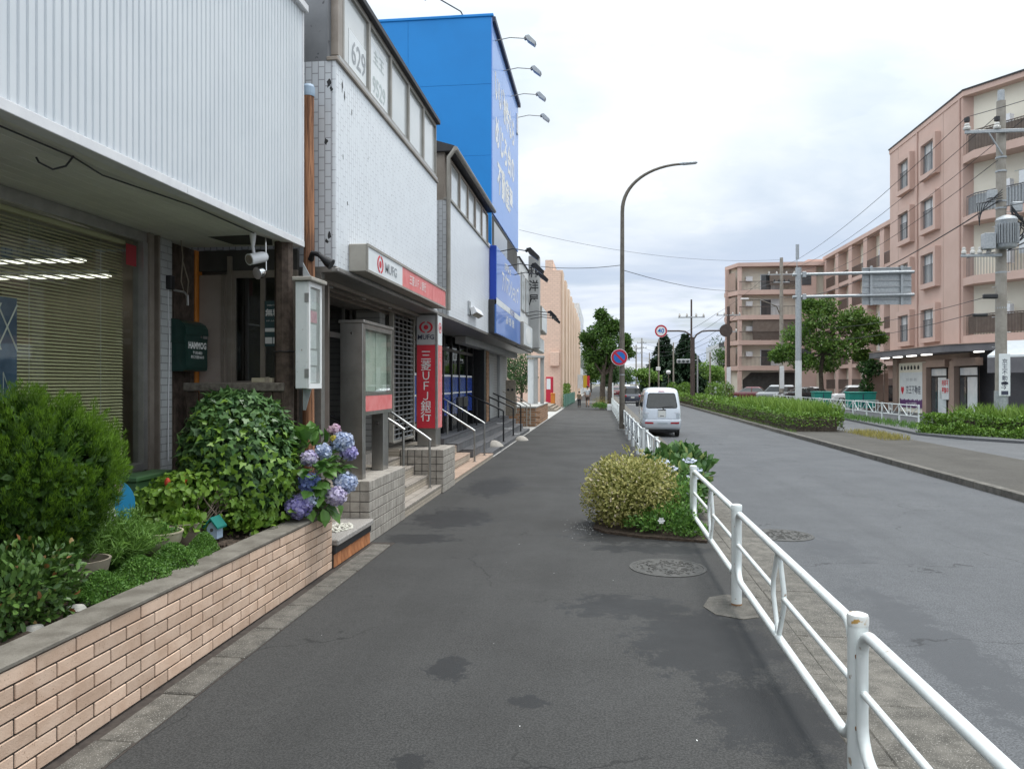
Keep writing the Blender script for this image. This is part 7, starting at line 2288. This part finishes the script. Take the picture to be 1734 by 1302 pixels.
obj('sheet', MB().add([(17.6, 37.5, 3.15), (25.6, 27.5, 3.15), (27.2, 29.0, 3.9), (19.2, 39.0, 3.9), (17.6, 37.5, 3.05), (25.6, 27.5, 3.05), (27.2, 29.0, 3.8), (19.2, 39.0, 3.8)], [(0, 1, 2, 3), (7, 6, 5, 4), (0, 4, 5, 1), (3, 2, 6, 7), (0, 3, 7, 4), (1, 5, 6, 2)]), 'sign_white', aw)
obj('valance', MB().add([(17.59, 37.49, 3.05), (25.59, 27.49, 3.05), (25.59, 27.49, 2.35), (17.59, 37.49, 2.35), (17.62, 37.52, 3.05), (25.62, 27.52, 3.05), (25.62, 27.52, 2.35), (17.62, 37.52, 2.35)], [(0, 3, 2, 1), (4, 5, 6, 7), (0, 1, 5, 4), (3, 7, 6, 2), (0, 4, 7, 3), (1, 2, 6, 5)]), 'canopy_grey', aw)

# ================================================================== SECOND APARTMENT WING (far, round a car park)
A2 = thing('apartment_wing', 'pink and cream apartment wing with stacked balconies behind the car park', 'building', (22, 96, 0))
FL = (3.6, 6.7, 9.75, 12.8)
obj('cream_wall', MB().prism([(16.9, 97.2), (23.6, 97.2), (23.6, 112), (19.6, 112)], Z0, 15.995), 'apt_cream', A2)
obj('roof', MB().prism([(15.5, 99.3), (16.5, 95.8), (31, 95.8), (31, 112), (18.2, 112)], 16.0, 16.45), 'apt_pink', A2)
obj('side_wall', MB().prism([(15.95, 98.9), (16.89, 97.2), (19.59, 112), (18.4, 112)], Z0, 15.99), 'apt_cream', A2)
obj('roof_box', MB().box(25.5, 28, 99, 104, 16.451, 17.2), 'apt_pink', A2)
obj('pink_wall', MB().box(23.61, 25.8, 96.3, 112, Z0, 15.99), 'apt_pink', A2)
obj('link_wall', MB().box(25.81, 27.5, 97.2, 112, Z0, 15.99), 'apt_cream', A2)
for zz in (4.5, 7.6, 10.7, 13.7):
    w = obj('stair_window', MB().box(24.1, 25.2, 96.25, 96.299, zz, zz + 1.5), 'window_dark', A2)
for x in (15.45, 16.55):
    obj('pillar', MB().box(x, x + .45, 96.0 + (16.55 - x) * 2.2, 96.5 + (16.55 - x) * 2.2, Z0, 15.99), 'apt_pink', A2)
for zf in FL:
    bs = obj('balcony_slab', MB().prism([(15.4, 99.2), (16.6, 95.9), (23.6, 95.9), (23.6, 97.19), (16.9, 97.19), (16.0, 99.2)], zf - .2, zf + .35), 'apt_pink', A2)
    rails = MB()
    for i in range(44):
        rails.box(16.75 + i * .155, 16.78 + i * .155, 95.98, 96.01, zf + .35, zf + 1.35)
    rails.box(16.7, 23.6, 95.97, 96.02, zf + 1.351, zf + 1.42)
    obj('railing', rails, 'rail_brown', bs)
    w = obj('balcony_window', MB().box(19.4, 22.0, 97.12, 97.199, zf + .36, zf + 2.4), 'sign_white', A2)
    obj('pane', MB().box(19.5, 20.65, 97.09, 97.119, zf + .42, zf + 2.3), 'window_dark', w)
    obj('pane', MB().box(20.75, 21.9, 97.09, 97.119, zf + .42, zf + 2.3), 'window_curtain', w)
    obj('air_conditioner', MB().bev(17.6, 18.4, 96.6, 97.0, zf + 1.5, zf + 2.1, .03), 'trim_white', A2)
    obj('side_window', MB().add([(15.72, 98.3, zf + .4), (16.35, 96.6, zf + .4), (16.35, 96.6, zf + 2.6), (15.72, 98.3, zf + 2.6)], [(0, 1, 2, 3)]), 'apt_brown', A2)
obj('privacy_screen', MB().box(18.3, 23.4, 96.05, 96.1, 6.7 + .4, 6.7 + 2.9), 'screen_brown', A2)
obj('privacy_screen', MB().box(20.3, 23.4, 96.05, 96.1, 12.8 + .9, 12.8 + 2.7), 'screen_brown', A2)
obj('garage_opening', MB().extr([(0, 0), (6.2, 0), (6.2, 3.1), (1.0, 3.1), (0, 2.2)], (17.3, 97.19, Z0), (1, 0, 0), (0, 0, 1), (0, -1, 0), .02), 'dark_interior', A2)
# long facade running back from the front block
wfr = frame(27.5, 96.2, -90)
obj('long_wall', MB().box(27.51, 44, 53.5, 96.2, Z0, 16.6), 'apt_cream', A2)
obj('long_roof', MB().box(26.5, 44, 53.5, 96.2, 16.601, 17.0), 'apt_pink', A2)
for i in range(9):
    obj('pier', MB().fbox(wfr, i * 4.7, i * 4.7 + 1.1, .0, .9, Z0, 16.59), 'apt_pink', A2)
    for zf in (.9,) + FL:
        if i < 8:
            w = obj('bay_window', MB().fbox(wfr, i * 4.7 + 1.9, i * 4.7 + 3.9, .0, .06, zf + .4, zf + 2.3), 'sign_white', A2)
            obj('pane', MB().fbox(wfr, i * 4.7 + 2.0, i * 4.7 + 2.85, .061, .08, zf + .5, zf + 2.2), 'window_curtain', w)
            obj('pane', MB().fbox(wfr, i * 4.7 + 2.95, i * 4.7 + 3.8, .061, .08, zf + .5, zf + 2.2), 'window_dark', w)
            rl_ = MB().fbox(wfr, i * 4.7 + 1.1, i * 4.7 + 4.7, .86, .9, zf + 1.3, zf + 1.38)
            for q in range(22):
                rl_.fbox(wfr, i * 4.7 + 1.15 + q * .16, i * 4.7 + 1.18 + q * .16, .86, .89, zf + .3, zf + 1.3)
            obj('railing', rl_, 'rail_brown', A2)
for zf in FL:
    obj('floor_slab', MB().fbox(wfr, 0, 42.6, .0, .85, zf - .1, zf + .3), 'apt_pink', A2)
gtp = thing('garden_gate', 'brown panel gate beside the office with a climbing plant', 'gate', (18.6, 55, 0))
obj('panel', MB().bev(17.9, 19.0, 54.6, 54.7, .05, 2.5, .02), 'apt_brown', gtp)
obj('post', MB().bev(19.05, 19.3, 54.5, 54.75, .05, 2.6, .02), 'apt_brown', gtp)
obj('beam', MB().bev(17.7, 19.3, 54.55, 54.72, 2.62, 2.75, .02), 'apt_brown', gtp)
cl_ = thing('climbing_plant', 'dark climbing plant on the brown gate', 'plant', (17.7, 54.2, 0))
leafobj('foliage', [blob((17.7, 54.0, 1.4), (.35, .3, 1.3), 700, .18, 'oval', 90, .2, .7), blob((18.0, 54.0, 2.9), (.8, .5, .5), 900, .18, 'oval', 91, .2, .7)], 'leaf_dark', cl_, kind='stuff')
W3 = thing('white_flats', 'pale grey block of flats far behind the conifers', 'building', (24, 150, 0))
obj('wall', MB().box(21.9, 34, 150, 165, 0, 9.2), 'white_render', W3)
for k in range(4):
    obj('balcony_band', MB().box(21.9, 26.5, 149.4, 149.99, .9 + k * 2.2, 1.9 + k * 2.2), 'grey_render', W3)
    obj('window', MB().box(22.3, 24.5, 149.95, 149.999, 2.0 + k * 2.2, 2.9 + k * 2.2), 'window_dark', W3)

# ================================================================== UTILITY POLES AND WIRES
def insulator(t, x, y, z, s_=1.0):
    obj('insulator', MB().lathe([(.05 * s_, 0), (.09 * s_, .03), (.10 * s_, .10), (.06 * s_, .16), (.075 * s_, .20), (.05 * s_, .26)], (x, y, z), 10), 'porcelain', t, smooth=True)


UX, UY = 14.55, 30.0
up_ = thing('utility_pole', 'concrete utility pole with a grey transformer and white vertical sign beside the office', 'utility pole', (UX, UY, .05))
obj('shaft', MB().tube([(UX, UY, .05), (UX, UY, 6), (UX, UY, 12.2)], [.20, .18, .15], 16), 'pole_concrete', up_, smooth=True)
obj('steel_top', MB().tube([(UX, UY, 10.3), (UX, UY, 12.6)], [.155, .11], 12), 'galvanised', up_, smooth=True)
obj('sleeve', MB().cyl(UX, UY, .05, 1.6, .225, n=14), 'galvanised', up_, smooth=True)
ca = obj('crossarm', MB().bev(UX - 1.35, UX + .95, UY - .28, UY - .19, 10.98, 11.10, .01), 'galvanised', up_)
obj('brace', MB().tube([(UX - .55, UY - .25, 11.0), (UX - .05, UY - .2, 10.2)], .03, 6), 'galvanised', up_)
for xx in (-1.28, -.25, .85):
    insulator(up_, UX + xx, UY - .23, 11.10, 1.3)
    obj('insulator_cap', MB().cyl(UX + xx, UY - .23, 11.42, 11.56, .10, n=8), 'black_paint', up_)
obj('lower_arm', MB().bev(UX - 1.5, UX - .1, UY - .30, UY - .22, 6.48, 6.58, .01), 'galvanised', up_)
for xx in (-1.4, -1.1, -.85, -.55):
    insulator(up_, UX + xx, UY - .26, 6.58, .9)
tr = obj('transformer', MB().lathe([(.30, 0), (.34, .06), (.34, .95), (.36, 1.0), (.30, 1.10), (.12, 1.18)], (UX - .02, UY - .42, 6.75), 20), 'galvanised', up_, smooth=True)
fn_ = MB()
for k in range(14):
    a = pi + pi * k / 13
    fn_.box(UX - .02 + .37 * cos(a) - .012, UX - .02 + .37 * cos(a) + .012, UY - .42 + .37 * sin(a) - .03, UY - .42 + .37 * sin(a) + .03, 6.9, 7.6)
obj('cooling_fin', fn_, 'galvanised', tr)
obj('control_box', MB().bev(UX - .80, UX - .42, UY - .55, UY - .2, 6.72, 7.30, .02), 'galvanised', up_)
for k in range(6):
    zz = (10.1, 9.6, 8.5, 8.25, 5.9, 4.6)[k]
    obj('band', MB().cyl(UX, UY, zz, zz + .06, .185, n=14), 'galvanised', up_)
obj('switch_box', MB().bev(UX - .55, UX - .25, UY - .3, UY - .1, 8.6, 8.9, .02), 'galvanised', up_)
obj('switch_box', MB().bev(UX + .25, UX + .6, UY - .3, UY - .1, 8.1, 8.45, .02), 'galvanised', up_)
cbm = MB()
rr = random.Random(11)
for k in range(9):
    cbm.tube([(UX + .2, UY - .3, 8.3 - .06 * k), (UX + .45 + rr.uniform(0, .4), UY - .4, 7.9 - rr.uniform(0, .5)), (UX + .4 + rr.uniform(0, .5), UY - .35, 7.3 - rr.uniform(0, .5)), (UX + .1, UY - .3, 6.7)], .022, 5)
for k in range(5):
    cbm.tube([(UX - .1, UY - .3, 8.9 - .1 * k), (UX - .6 - .1 * k, UY - .35, 8.4), (UX - .9, UY - .35, 8.0 - .1 * k)], .016, 5)
obj('cable_bundle', cbm, 'wire_black', up_)
obj('splice_box', MB().bev(UX - .75, UX - .25, UY - .35, UY - .2, 4.95, 5.12, .03), 'black_paint', up_)
obj('splice_box', MB().bev(UX - 1.1, UX - .6, UY - .35, UY - .22, 4.30, 4.42, .03), 'black_paint', up_)
for k in range(10):
    obj('step_bolt', MB().tube([(UX + (.15 if k % 2 else -.15), UY, 3.2 + k * .55), (UX + (.32 if k % 2 else -.32), UY, 3.2 + k * .55)], .012, 5), 'galvanised', up_)
ps_ = obj('pole_sign', MB().bev(UX - .19, UX + .19, UY - .26, UY - .235, 1.42, 2.95, .004), 'sign_white', up_)
for i, ch in enumerate('京王不動産'):
    text(ch, .20, 'letter_navy', ps_, (UX, UY - .262, 2.66 - i * .20), (1, 0, 0), (0, 0, 1), bold=.001)
obj('sign_mark', MB().box(UX - .12, UX + .12, UY - .264, UY - .261, 1.46, 1.60).box(UX - .12, UX + .12, UY - .264, UY - .261, 1.84, 1.92), 'letter_navy', ps_)
text('→', .24, 'letter_navy', ps_, (UX - .04, UY - .262, 1.72), (1, 0, 0), (0, 0, 1))


def pole(label, x, y, h, m, arms=(), r=.17, sign=False, lamp=None):
    t = thing('utility_pole', label, 'utility pole', (x, y, 0), 'utility poles')
    obj('shaft', MB().tube([(x, y, 0), (x, y, h)], [r, r * .7], 10), m, t, smooth=True)
    for (zz, w) in arms:
        obj('crossarm', MB().bev(x - w, x + w, y - .15, y - .05, zz, zz + .1, .01), 'galvanised', t)
        for q in (-.9, -.35, .35, .9):
            obj('insulator', MB().lathe([(.07, 0), (.10, .12), (.05, .28)], (x + w * q, y - .1, zz + .1), 7), 'porcelain' if w > .8 else 'black_paint', t)
    if sign:
        obj('pole_sign', MB().bev(x - .22, x + .22, y - .25, y - .21, 1.3, 3.6, .01), 'sign_white', t)
    if lamp:
        obj('lamp_arm', MB().tube([(x, y, lamp[0]), (x - .5, y, lamp[0] + 1.2), (x - 2.2, y, lamp[0] + 1.9), (x - 3.4, y, lamp[0] + 2.0)], .06, 6), 'lamp_pole', t, smooth=True)
        obj('lamp_head', MB().bev(x - 4.1, x - 3.3, y - .15, y + .15, lamp[0] + 1.93, lamp[0] + 2.06, .03), 'trim_white', t)
    return t


pole('concrete pole with a curved street light in front of the far apartment wing', 18.5, 82, 14.8, 'pole_concrete', ((13.0, 1.4), (12.2, .8)), .24, True, (8.6,))
pole('dark pole at the left corner of the far apartment wing', 13.8, 86, 10.2, 'brown_pole', ((9.2, 1.3), (7.4, .9)), .22, True)
for i, (x, y, h, w, lb) in enumerate(((8.2, 112, 8.2, .12, 'thin grey pole just left of the conifers'), (10.2, 111, 7.6, .12, 'thin grey pole in front of the conifers'), (6.9, 112, 6.2, .1, 'shorter thin pole left of the conifers'), (12.7, 108, 6.0, .1, 'thin pole right of the conifers'), (14.6, 106, 6.0, .14, 'thin pole near the white flats'))):
    pole(lb, x, y, h, 'pole_concrete', (), w)
pole('far utility pole over the road, the left one', 6.7, 150, 9.2, 'pole_concrete', ((8.4, .9), (7.5, .9)), .17)
pole('far utility pole over the road, the right one', 7.9, 152, 10.6, 'pole_concrete', ((9.6, .9), (8.6, .9)), .17)
pole('tall pole with a crossarm right behind the Y-shaped sign pole', 7.55, 66, 8.9, 'brown_pole', ((7.35, 1.1),), .10)
tl = thing('traffic_light', 'small horizontal traffic light in front of the conifers', 'traffic light', (10.2, 95, 0))
obj('pole', MB().cyl(11.6, 95, 0, 5.2, .09, n=8), 'galvanised', tl)
obj('arm', MB().tube([(11.6, 95, 4.6), (9.4, 95, 4.7)], .05, 6), 'galvanised', tl)
th = obj('signal_head', MB().bev(9.1, 10.75, 94.8, 95.0, 4.25, 4.75, .05), 'galvanised', tl)
for k in range(3):
    obj('signal_lens', MB().disc((9.4 + k * .5, 94.795, 4.5), (0, -1, 0), .17, .02, 14), 'window_dark', th)
for i, (x, y, hh) in enumerate(((8.9, 104, 3.0), (8.0, 110, 3.6))):
    t = thing('park_lamp', ['low round park lamp left of the conifers', 'low square park lamp before the conifers'][i], 'lamp', (x, y, 0), 'low park lamps')
    obj('pole', MB().cyl(x, y, 0, hh, .06, n=8), 'lamp_pole', t)
    obj('globe', MB().lathe([(.1, 0), (.3, .15), (.33, .35), (.2, .55)], (x, y, hh), 10) if i == 0 else MB().bev(x - .3, x + .3, y - .3, y + .3, hh, hh + .5, .04), 'trim_white', t)
WG = 'overhead wires'
wires = [((UX - 1.28, 29.8, 11.6), (18.5 - 1.3, 82, 13.3), .9, 'top overhead wire from the concrete pole to the far apartment wing'),
         ((UX - .25, 29.8, 11.6), (18.5, 82, 13.3), 1.0, 'second overhead wire from the top of the concrete pole'),
         ((UX + .85, 29.8, 11.6), (18.5 + 1.3, 82, 13.3), 1.1, 'third overhead wire from the top of the concrete pole'),
         ((UX - .2, 29.8, 10.0), (18.4, 82, 12.4), 1.3, 'overhead wire leaving the concrete pole below its crossarm'),
         ((UX - .2, 29.8, 8.5), (18.4, 82, 10.8), 1.2, 'thick overhead cable leaving the concrete pole at the transformer'),
         ((UX - 1.1, 29.7, 4.4), (18.4, 82, 7.2), .9, 'lower telephone cable leaving the concrete pole'),
         ((UX - .5, 29.7, 5.05), (18.4, 82, 8.0), .8, 'telephone cable just above the lowest one'),
         ((UX - 1.28, 29.8, 11.6), (21, 10, 12.4), .8, 'overhead wire running from the pole out of the right edge'),
         ((UX + .85, 29.8, 11.6), (23, 10, 12.4), .8, 'second overhead wire running out of the right edge'),
         ((UX, 29.8, 8.3), (22, 10, 9.4), .7, 'cable running from the transformer out of the right edge'),
         ((-6.4, 60, 13.9), (18.5, 82, 14.6), .9, 'long thin wire crossing the whole road high up'),
         ((.85, 31, 6.4), (18.3, 82, 12.6), 1.0, 'wire from the street lamp pole across the road'),
         ((.83, 31, 6.6), (-2.6, 33, 6.9), .1, 'short wire from the street lamp pole to the shops'),
         ((18.5 - 1.3, 82, 13.2), (13.8 - 1.2, 86, 9.5), .3, 'wire between the two poles by the far apartment wing'),
         ((13.8 - 1.2, 86, 9.5), (7.9, 152, 9.9), 1.2, 'first wire running to the far poles'),
         ((13.8, 86, 9.5), (7.9, 152, 9.7), 1.8, 'second wire running to the far poles'),
         ((13.8 + 1.2, 86, 9.5), (7.9, 152, 8.9), 2.4, 'third wire running to the far poles'),
         ((13.8, 86, 7.6), (7.9, 152, 7.9), 1.6, 'lower cable running to the far poles'),
         ((13.8, 86, 6.9), (12.7, 108, 5.6), .5, 'low cable to the thin pole right of the conifers'),
         ((6.7, 150, 8.9), (-3.0, 165, 7.0), .6, 'wire from the far left pole to the houses'),
         ((7.9, 152, 8.9), (-3.0, 165, 6.2), .6, 'lower wire from the far right pole to the houses')]
for a, b, sg_, lb in wires:
    far = max(a[1], b[1]) > 100
    single('overhead_wire', MB().tube(catenary(a, b, sg_), .020 if far else (.013 if 'thick' not in lb else .026), 5), 'wire_black', lb, 'wire', tuple(a), WG)

# ================================================================== TREES AND GREENERY
def tree(name, label, x, y, trunk, clusters, m, n, size, seed, lean=(0, 0), trunk_r=.16, group=None, kind_='oval'):
    """trunk: list of (dx,dy,z); clusters: (dx,dy,z,rx,rz)"""
    t = thing(name, label, 'tree', (x, y, 0), group)
    tm_ = MB()
    pts = [(x + p[0], y + p[1], p[2]) for p in trunk]
    tm_.tube(pts, [trunk_r * (1 - .55 * i / (len(pts) - 1)) for i in range(len(pts))], 9)
    top = Vector(pts[-1])
    obj('trunk', tm_, 'bark', t, smooth=True)
    br_ = MB()
    r_ = random.Random(seed)
    parts = []
    for i, (dx, dy, z, rx, rz_) in enumerate(clusters):
        c_ = Vector((x + dx, y + dy, z))
        k_ = min(len(pts) - 1, max(1, int(len(pts) * .6)))
        s_ = Vector(pts[r_.randint(k_, len(pts) - 1)])
        md = s_.lerp(c_, .5) + Vector((r_.uniform(-.15, .15), r_.uniform(-.15, .15), -.1))
        br_.tube([s_, md, c_], [trunk_r * .38, trunk_r * .26, trunk_r * .08], 6)
        for q in range(3):
            e_ = c_ + Vector((r_.uniform(-1, 1) * rx, r_.uniform(-1, 1) * rx, r_.uniform(-.5, 1) * rz_)) * .8
            br_.tube([c_.lerp(md, .3), e_], [trunk_r * .12, trunk_r * .04], 5)
        sunny = min(1, .35 + .5 * (z - clusters[0][2]) / 4)
        parts.append(blob(tuple(c_), (rx, rx, rz_), n, size, kind_, seed * 13 + i, .28, .75, up=.25, jitter=.6, tone=(0, 1)))
        parts.append(blob(tuple(c_), (rx * 1.18, rx * 1.18, rz_ * 1.12), int(n * .22), size, kind_, seed * 17 + i, .4, .25, up=.4, jitter=.6, tone=(.3, 1)))
    obj('branches', br_, 'bark', t, smooth=True)
    leafobj('crown', parts, m, t, kind='stuff')
    return t


rt_ = random.Random(5)
cl1 = [(-.85, 0, 3.9, .55, .45), (-.9, .4, 4.7, .55, .5), (.0, .2, 3.6, .6, .5), (.9, 0, 4.0, .6, .45), (1.7, .1, 4.05, .55, .4), (1.6, -.3, 4.9, .45, .4), (-.4, -.3, 5.5, .65, .55), (.5, .3, 5.3, .7, .6), (.2, 0, 6.2, .55, .5), (-.1, .1, 6.8, .4, .38), (.9, .3, 6.0, .45, .4), (-1.25, 0, 5.15, .35, .3), (.35, -.6, 4.5, .65, .5), (.0, .5, 2.9, .5, .4)]
tree('street_tree', 'dense round-leaved street tree with two trunks on the left sidewalk', .10, 56, [(0, 0, 0), (-.02, 0, 1.2), (.05, 0, 2.4), (.1, 0, 3.8)], cl1, 'leaf_tree', 800, .17, 3, trunk_r=.24)
obj('second_trunk', MB().tube([(.62, 56, 0), (.60, 56, 1.4), (.72, 56, 2.8), (.9, 56, 4.0)], [.19, .16, .13, .07], 9), 'bark', bpy.data.objects['street_tree'], smooth=True)
cl2 = [(-2.4, 0, 4.2, 1.0, .7), (-1.6, .5, 5.4, 1.1, .85), (-.6, -.5, 6.5, 1.1, .9), (.3, .3, 7.5, .9, .75), (1.2, 0, 6.4, 1.1, .9), (2.3, 0, 6.6, .95, .8), (3.3, .3, 6.2, .8, .6), (2.6, -.3, 5.2, 1.0, .75), (1.3, -.6, 4.4, 1.2, .8), (-.2, -.7, 4.9, 1.2, .8), (.5, .8, 3.4, 1.0, .6), (-1.3, -.4, 3.5, .9, .6), (2.9, .2, 3.9, .7, .5), (-2.9, .2, 4.0, .7, .5), (3.9, 0, 5.2, .5, .4), (-.9, 0, 7.6, .6, .5)]
tree('street_tree', 'broad spreading tree in front of the car park and apartments', 15.9, 58, [(0, 0, 0), (.02, 0, 1.2), (-.05, 0, 2.6), (.1, 0, 4.0), (.2, 0, 5.6)], [(a * 1.02, b, z - .1, r * .9, q * .88) for a, b, z, r, q in cl2], 'leaf_tree_mid', 640, .21, 8, trunk_r=.21)


def cedar(label, x, y, h, w, seed):
    t = thing('conifer_tree', label, 'tree', (x, y, 0), 'tall dark conifers')
    obj('trunk', MB().tube([(x, y, 0), (x, y, h * .95)], [.35, .05], 8), 'bark', t, smooth=True)
    parts = []
    r_ = np.random.default_rng(seed)
    for k in range(26):
        f = k / 25
        z = h * (.06 + .92 * f)
        rad = w * (1 - f) ** .85 * (.8 + .35 * r_.random()) + .12
        nb = max(6, int(14 * (1 - f)) + 4)
        for q in range(nb):
            a = r_.uniform(0, 2 * pi)
            n = int(40 + 90 * (1 - f))
            s_ = r_.random(n) ** .6
            P = np.stack([x + np.cos(a) * rad * s_, y + np.sin(a) * rad * s_, z - .28 * rad * s_ ** 2], 1) + r_.normal(size=(n, 3)) * (.10 + .12 * (1 - f))
            D = np.tile([np.cos(a), np.sin(a), -.35], (n, 1)) + rdir(n) * .7
            parts.append(leaves('diamond', P, D, rdir(n, 1.0), r_.uniform(.34, .68, n), np.clip(r_.normal(.45, .28, n), 0, 1)))
    leafobj('crown', parts, 'leaf_cedar', t, kind='stuff')


cedar('left tall dark conifer beyond the median hedge', 11.3, 140, 10.6, 4.6, 1)
cedar('right tall dark conifer beyond the median hedge', 14.3, 134, 10.2, 4.2, 2)
far_trees = [(21.5, 132, 7.2, 2.6, 'leaf_tree', 'round tree between the conifers and the white flats'), (26.0, 172, 11.5, 4.0, 'leaf_dark', 'big dark tree behind the white flats'), (2.6, 170, 6.0, 2.6, 'leaf_tree', 'far tree just right of the street lamp pole'),
             (7.6, 128, 4.0, 2.4, 'leaf_tree_light', 'light green tree left of the conifers'), (-2.0, 150, 7.0, 2.0, 'leaf_tree_light', 'light green tree far down the left sidewalk'), (1.6, 125, 6.0, 1.6, 'leaf_dark', 'dark tree behind the street tree'),
             (5.4, 190, 5.6, 3.2, 'leaf_tree', 'far tree closing the road'), (17.8, 126, 5.0, 2.2, 'leaf_tree_light', 'lower light tree right of the conifers'), (-.2, 210, 6.5, 3.0, 'leaf_tree', 'farthest tree on the left side')]
for i, (x, y, h, r, m2, lb) in enumerate(far_trees):
    cls = []
    r_ = random.Random(30 + i)
    for k in range(9):
        a = r_.uniform(0, 2 * pi)
        d = r * .6 * sqrt(r_.random())
        cls.append((d * cos(a), d * sin(a), h * (.38 + .5 * r_.random()), r * .5, h * .17))
    tree('roadside_tree', lb, x, y, [(0, 0, 0), (.05, 0, h * .3), (0, 0, h * .6)], cls, m2, 260, .34, 60 + i, trunk_r=.2, group='far roadside trees')
for i, (x, y, r, lb) in enumerate(((8.3, 78, .85, 'clipped round shrub on the median, nearest the Y-shaped pole'), (10.6, 74, .9, 'clipped round shrub on the median beside the dark pole'), (11.9, 76, .8, 'clipped round shrub at the right of the row'), (7.6, 84, .7, 'clipped round shrub farther down the median'))):
    t = thing('round_shrub', lb, 'shrub', (x, y, 0), 'clipped round shrubs')
    leafobj('foliage', [blob((x, y, .95), (r, r, 1.0), 1600, .13, 'oval', 200 + i, .1, .4)], 'leaf_hedge', t, kind='stuff')
    obj('stem', MB().cyl(x, y, 0, .9, .06, n=6), 'bark', t)

# median hedge, its weeds and dry grass
mh = thing('median_hedge', 'long clipped hedge on the median, green on top and brown at the side', 'hedge', (8, 45, .07))
leafobj('top_foliage', [slabfill(7.12, 8.95, 29.8, 50, .25, .74, 17000, .075, 'oval', skin=.16, wob=.05), slabfill(7.12, 8.95, 50, 110, .25, .80, 9000, .16, 'oval', skin=.2)], 'leaf_hedge', mh, kind='stuff')
leafobj('side_foliage', [slabfill(7.10, 8.97, 29.77, 50, .10, .58, 12000, .065, 'diamond', skin=.12, wob=.03), slabfill(7.1, 8.97, 50, 110, .1, .7, 5000, .14, 'diamond')], 'leaf_hedge_brown', mh, kind='stuff')
obj('branch_core', MB().box(7.28, 8.78, 29.98, 109.8, .07, .5), 'bark', mh)


def grass(name, label, x0, x1, y0, y1, z, n, h0, h1, m, seed, parent_kind='stuff'):
    P = np.stack([RNG.uniform(x0, x1, n), RNG.uniform(y0, y1, n), np.full(n, z)], 1)
    D = rdir(n) * .45 + np.array((0, 0, 1.0))
    o = leafobj(name, [leaves('blade', P, D, rdir(n), RNG.uniform(h0, h1, n), RNG.random(n))], m, None, ((x0 + x1) / 2, (y0 + y1) / 2, z), 'stuff')
    o['label'] = label
    return o


grass('tall_weeds', 'tall yellow-green weeds growing out of the median hedge', 7.6, 9.1, 30.4, 44, .45, 4200, .45, .85, 'leaf_weed', 1)
grass('dry_grass', 'tuft of dry yellow grass at the nose of the median', 8.9, 9.9, 25.6, 29.6, .07, 1100, .08, .22, 'leaf_dry', 2)
grass('verge_grass', 'low weeds along the far kerb under the white fence', 12.3, 13.6, 30, 66, .05, 4200, .10, .30, 'leaf_mat', 3)
grass('median_edge_weeds', 'thin weeds at the foot of the median hedge', 6.99, 7.15, 29, 60, .07, 900, .06, .16, 'leaf_weed', 4)
# corner hedge on the far side
ch = thing('corner_hedge', 'thick green corner hedge in front of the concrete pole and office', 'hedge', (13.5, 27, .05))
L0, L1 = np.array((11.75, 30.9)), np.array((18.2, 21.0))
u_ = (L1 - L0) / np.linalg.norm(L1 - L0)
n_ = np.array((-u_[1], u_[0]))
LL = float(np.linalg.norm(L1 - L0))


def turn(part):
    v, f, t = part
    w = v.copy()
    w[:, 0] = L0[0] + u_[0] * v[:, 1] + n_[0] * v[:, 0]
    w[:, 1] = L0[1] + u_[1] * v[:, 1] + n_[1] * v[:, 0]
    return w, f, t


leafobj('foliage', [turn(slabfill(-.1, 2.6, .5, LL, .05, .72, 21000, .10, 'oval', skin=.3, wob=.07)), turn(slabfill(-.55, .1, .6, LL, .0, .30, 7000, .09, 'oval', skin=.3, wob=.09))], 'leaf_hedge', ch, kind='stuff')
q = [tuple(L0 + u_ * a + n_ * b) for a, b in ((.75, .25), (LL - .2, .25), (LL - .2, 2.4), (.75, 2.4))]
obj('branch_core', MB().prism(q[::-1], .0, .55), 'bark', ch)
P0 = np.stack([RNG.uniform(.3, 2.4, 2600), RNG.uniform(1.2, LL, 2600), np.full(2600, .52)], 1)
D0 = rdir(2600) * .55 + np.array((0, 0, 1.0))
o = leafobj('hedge_weeds', [turn(leaves('blade', P0, D0, rdir(2600), RNG.uniform(.35, .75, 2600), RNG.random(2600)))], 'leaf_weed', None, (13.5, 27, .7), 'stuff')
o['label'] = 'long grass blades growing up through the corner hedge'
sw_ = thing('tree_base_shrub', 'low straw-coloured clump at the foot of the street tree', 'shrub', (-.1, 54.5, 0))
leafobj('foliage', [blob((-.05, 54.6, .3), (.6, .9, .55), 1500, .12, 'blade', 301, .2, .7, up=.9, low=-.2)], 'leaf_dry', sw_, kind='stuff')
leafobj('green_foliage', [blob((-.05, 53.9, .2), (.55, .6, .3), 700, .12, 'oval', 302, .2, .7, up=.6, low=-.2)], 'leaf_mat', sw_, kind='stuff')
kb = thing('kerb_block', 'white concrete block at the end of the kerb fence by the street tree', 'block', (.6, 53.4, 0))
obj('block', MB().bev(.42, .72, 53.2, 53.6, 0, .42, .02), 'white_render', kb)
obj('marker_post', MB().cyl(.80, 53.3, 0, 1.9, .05, n=8), 'fence_white', kb)
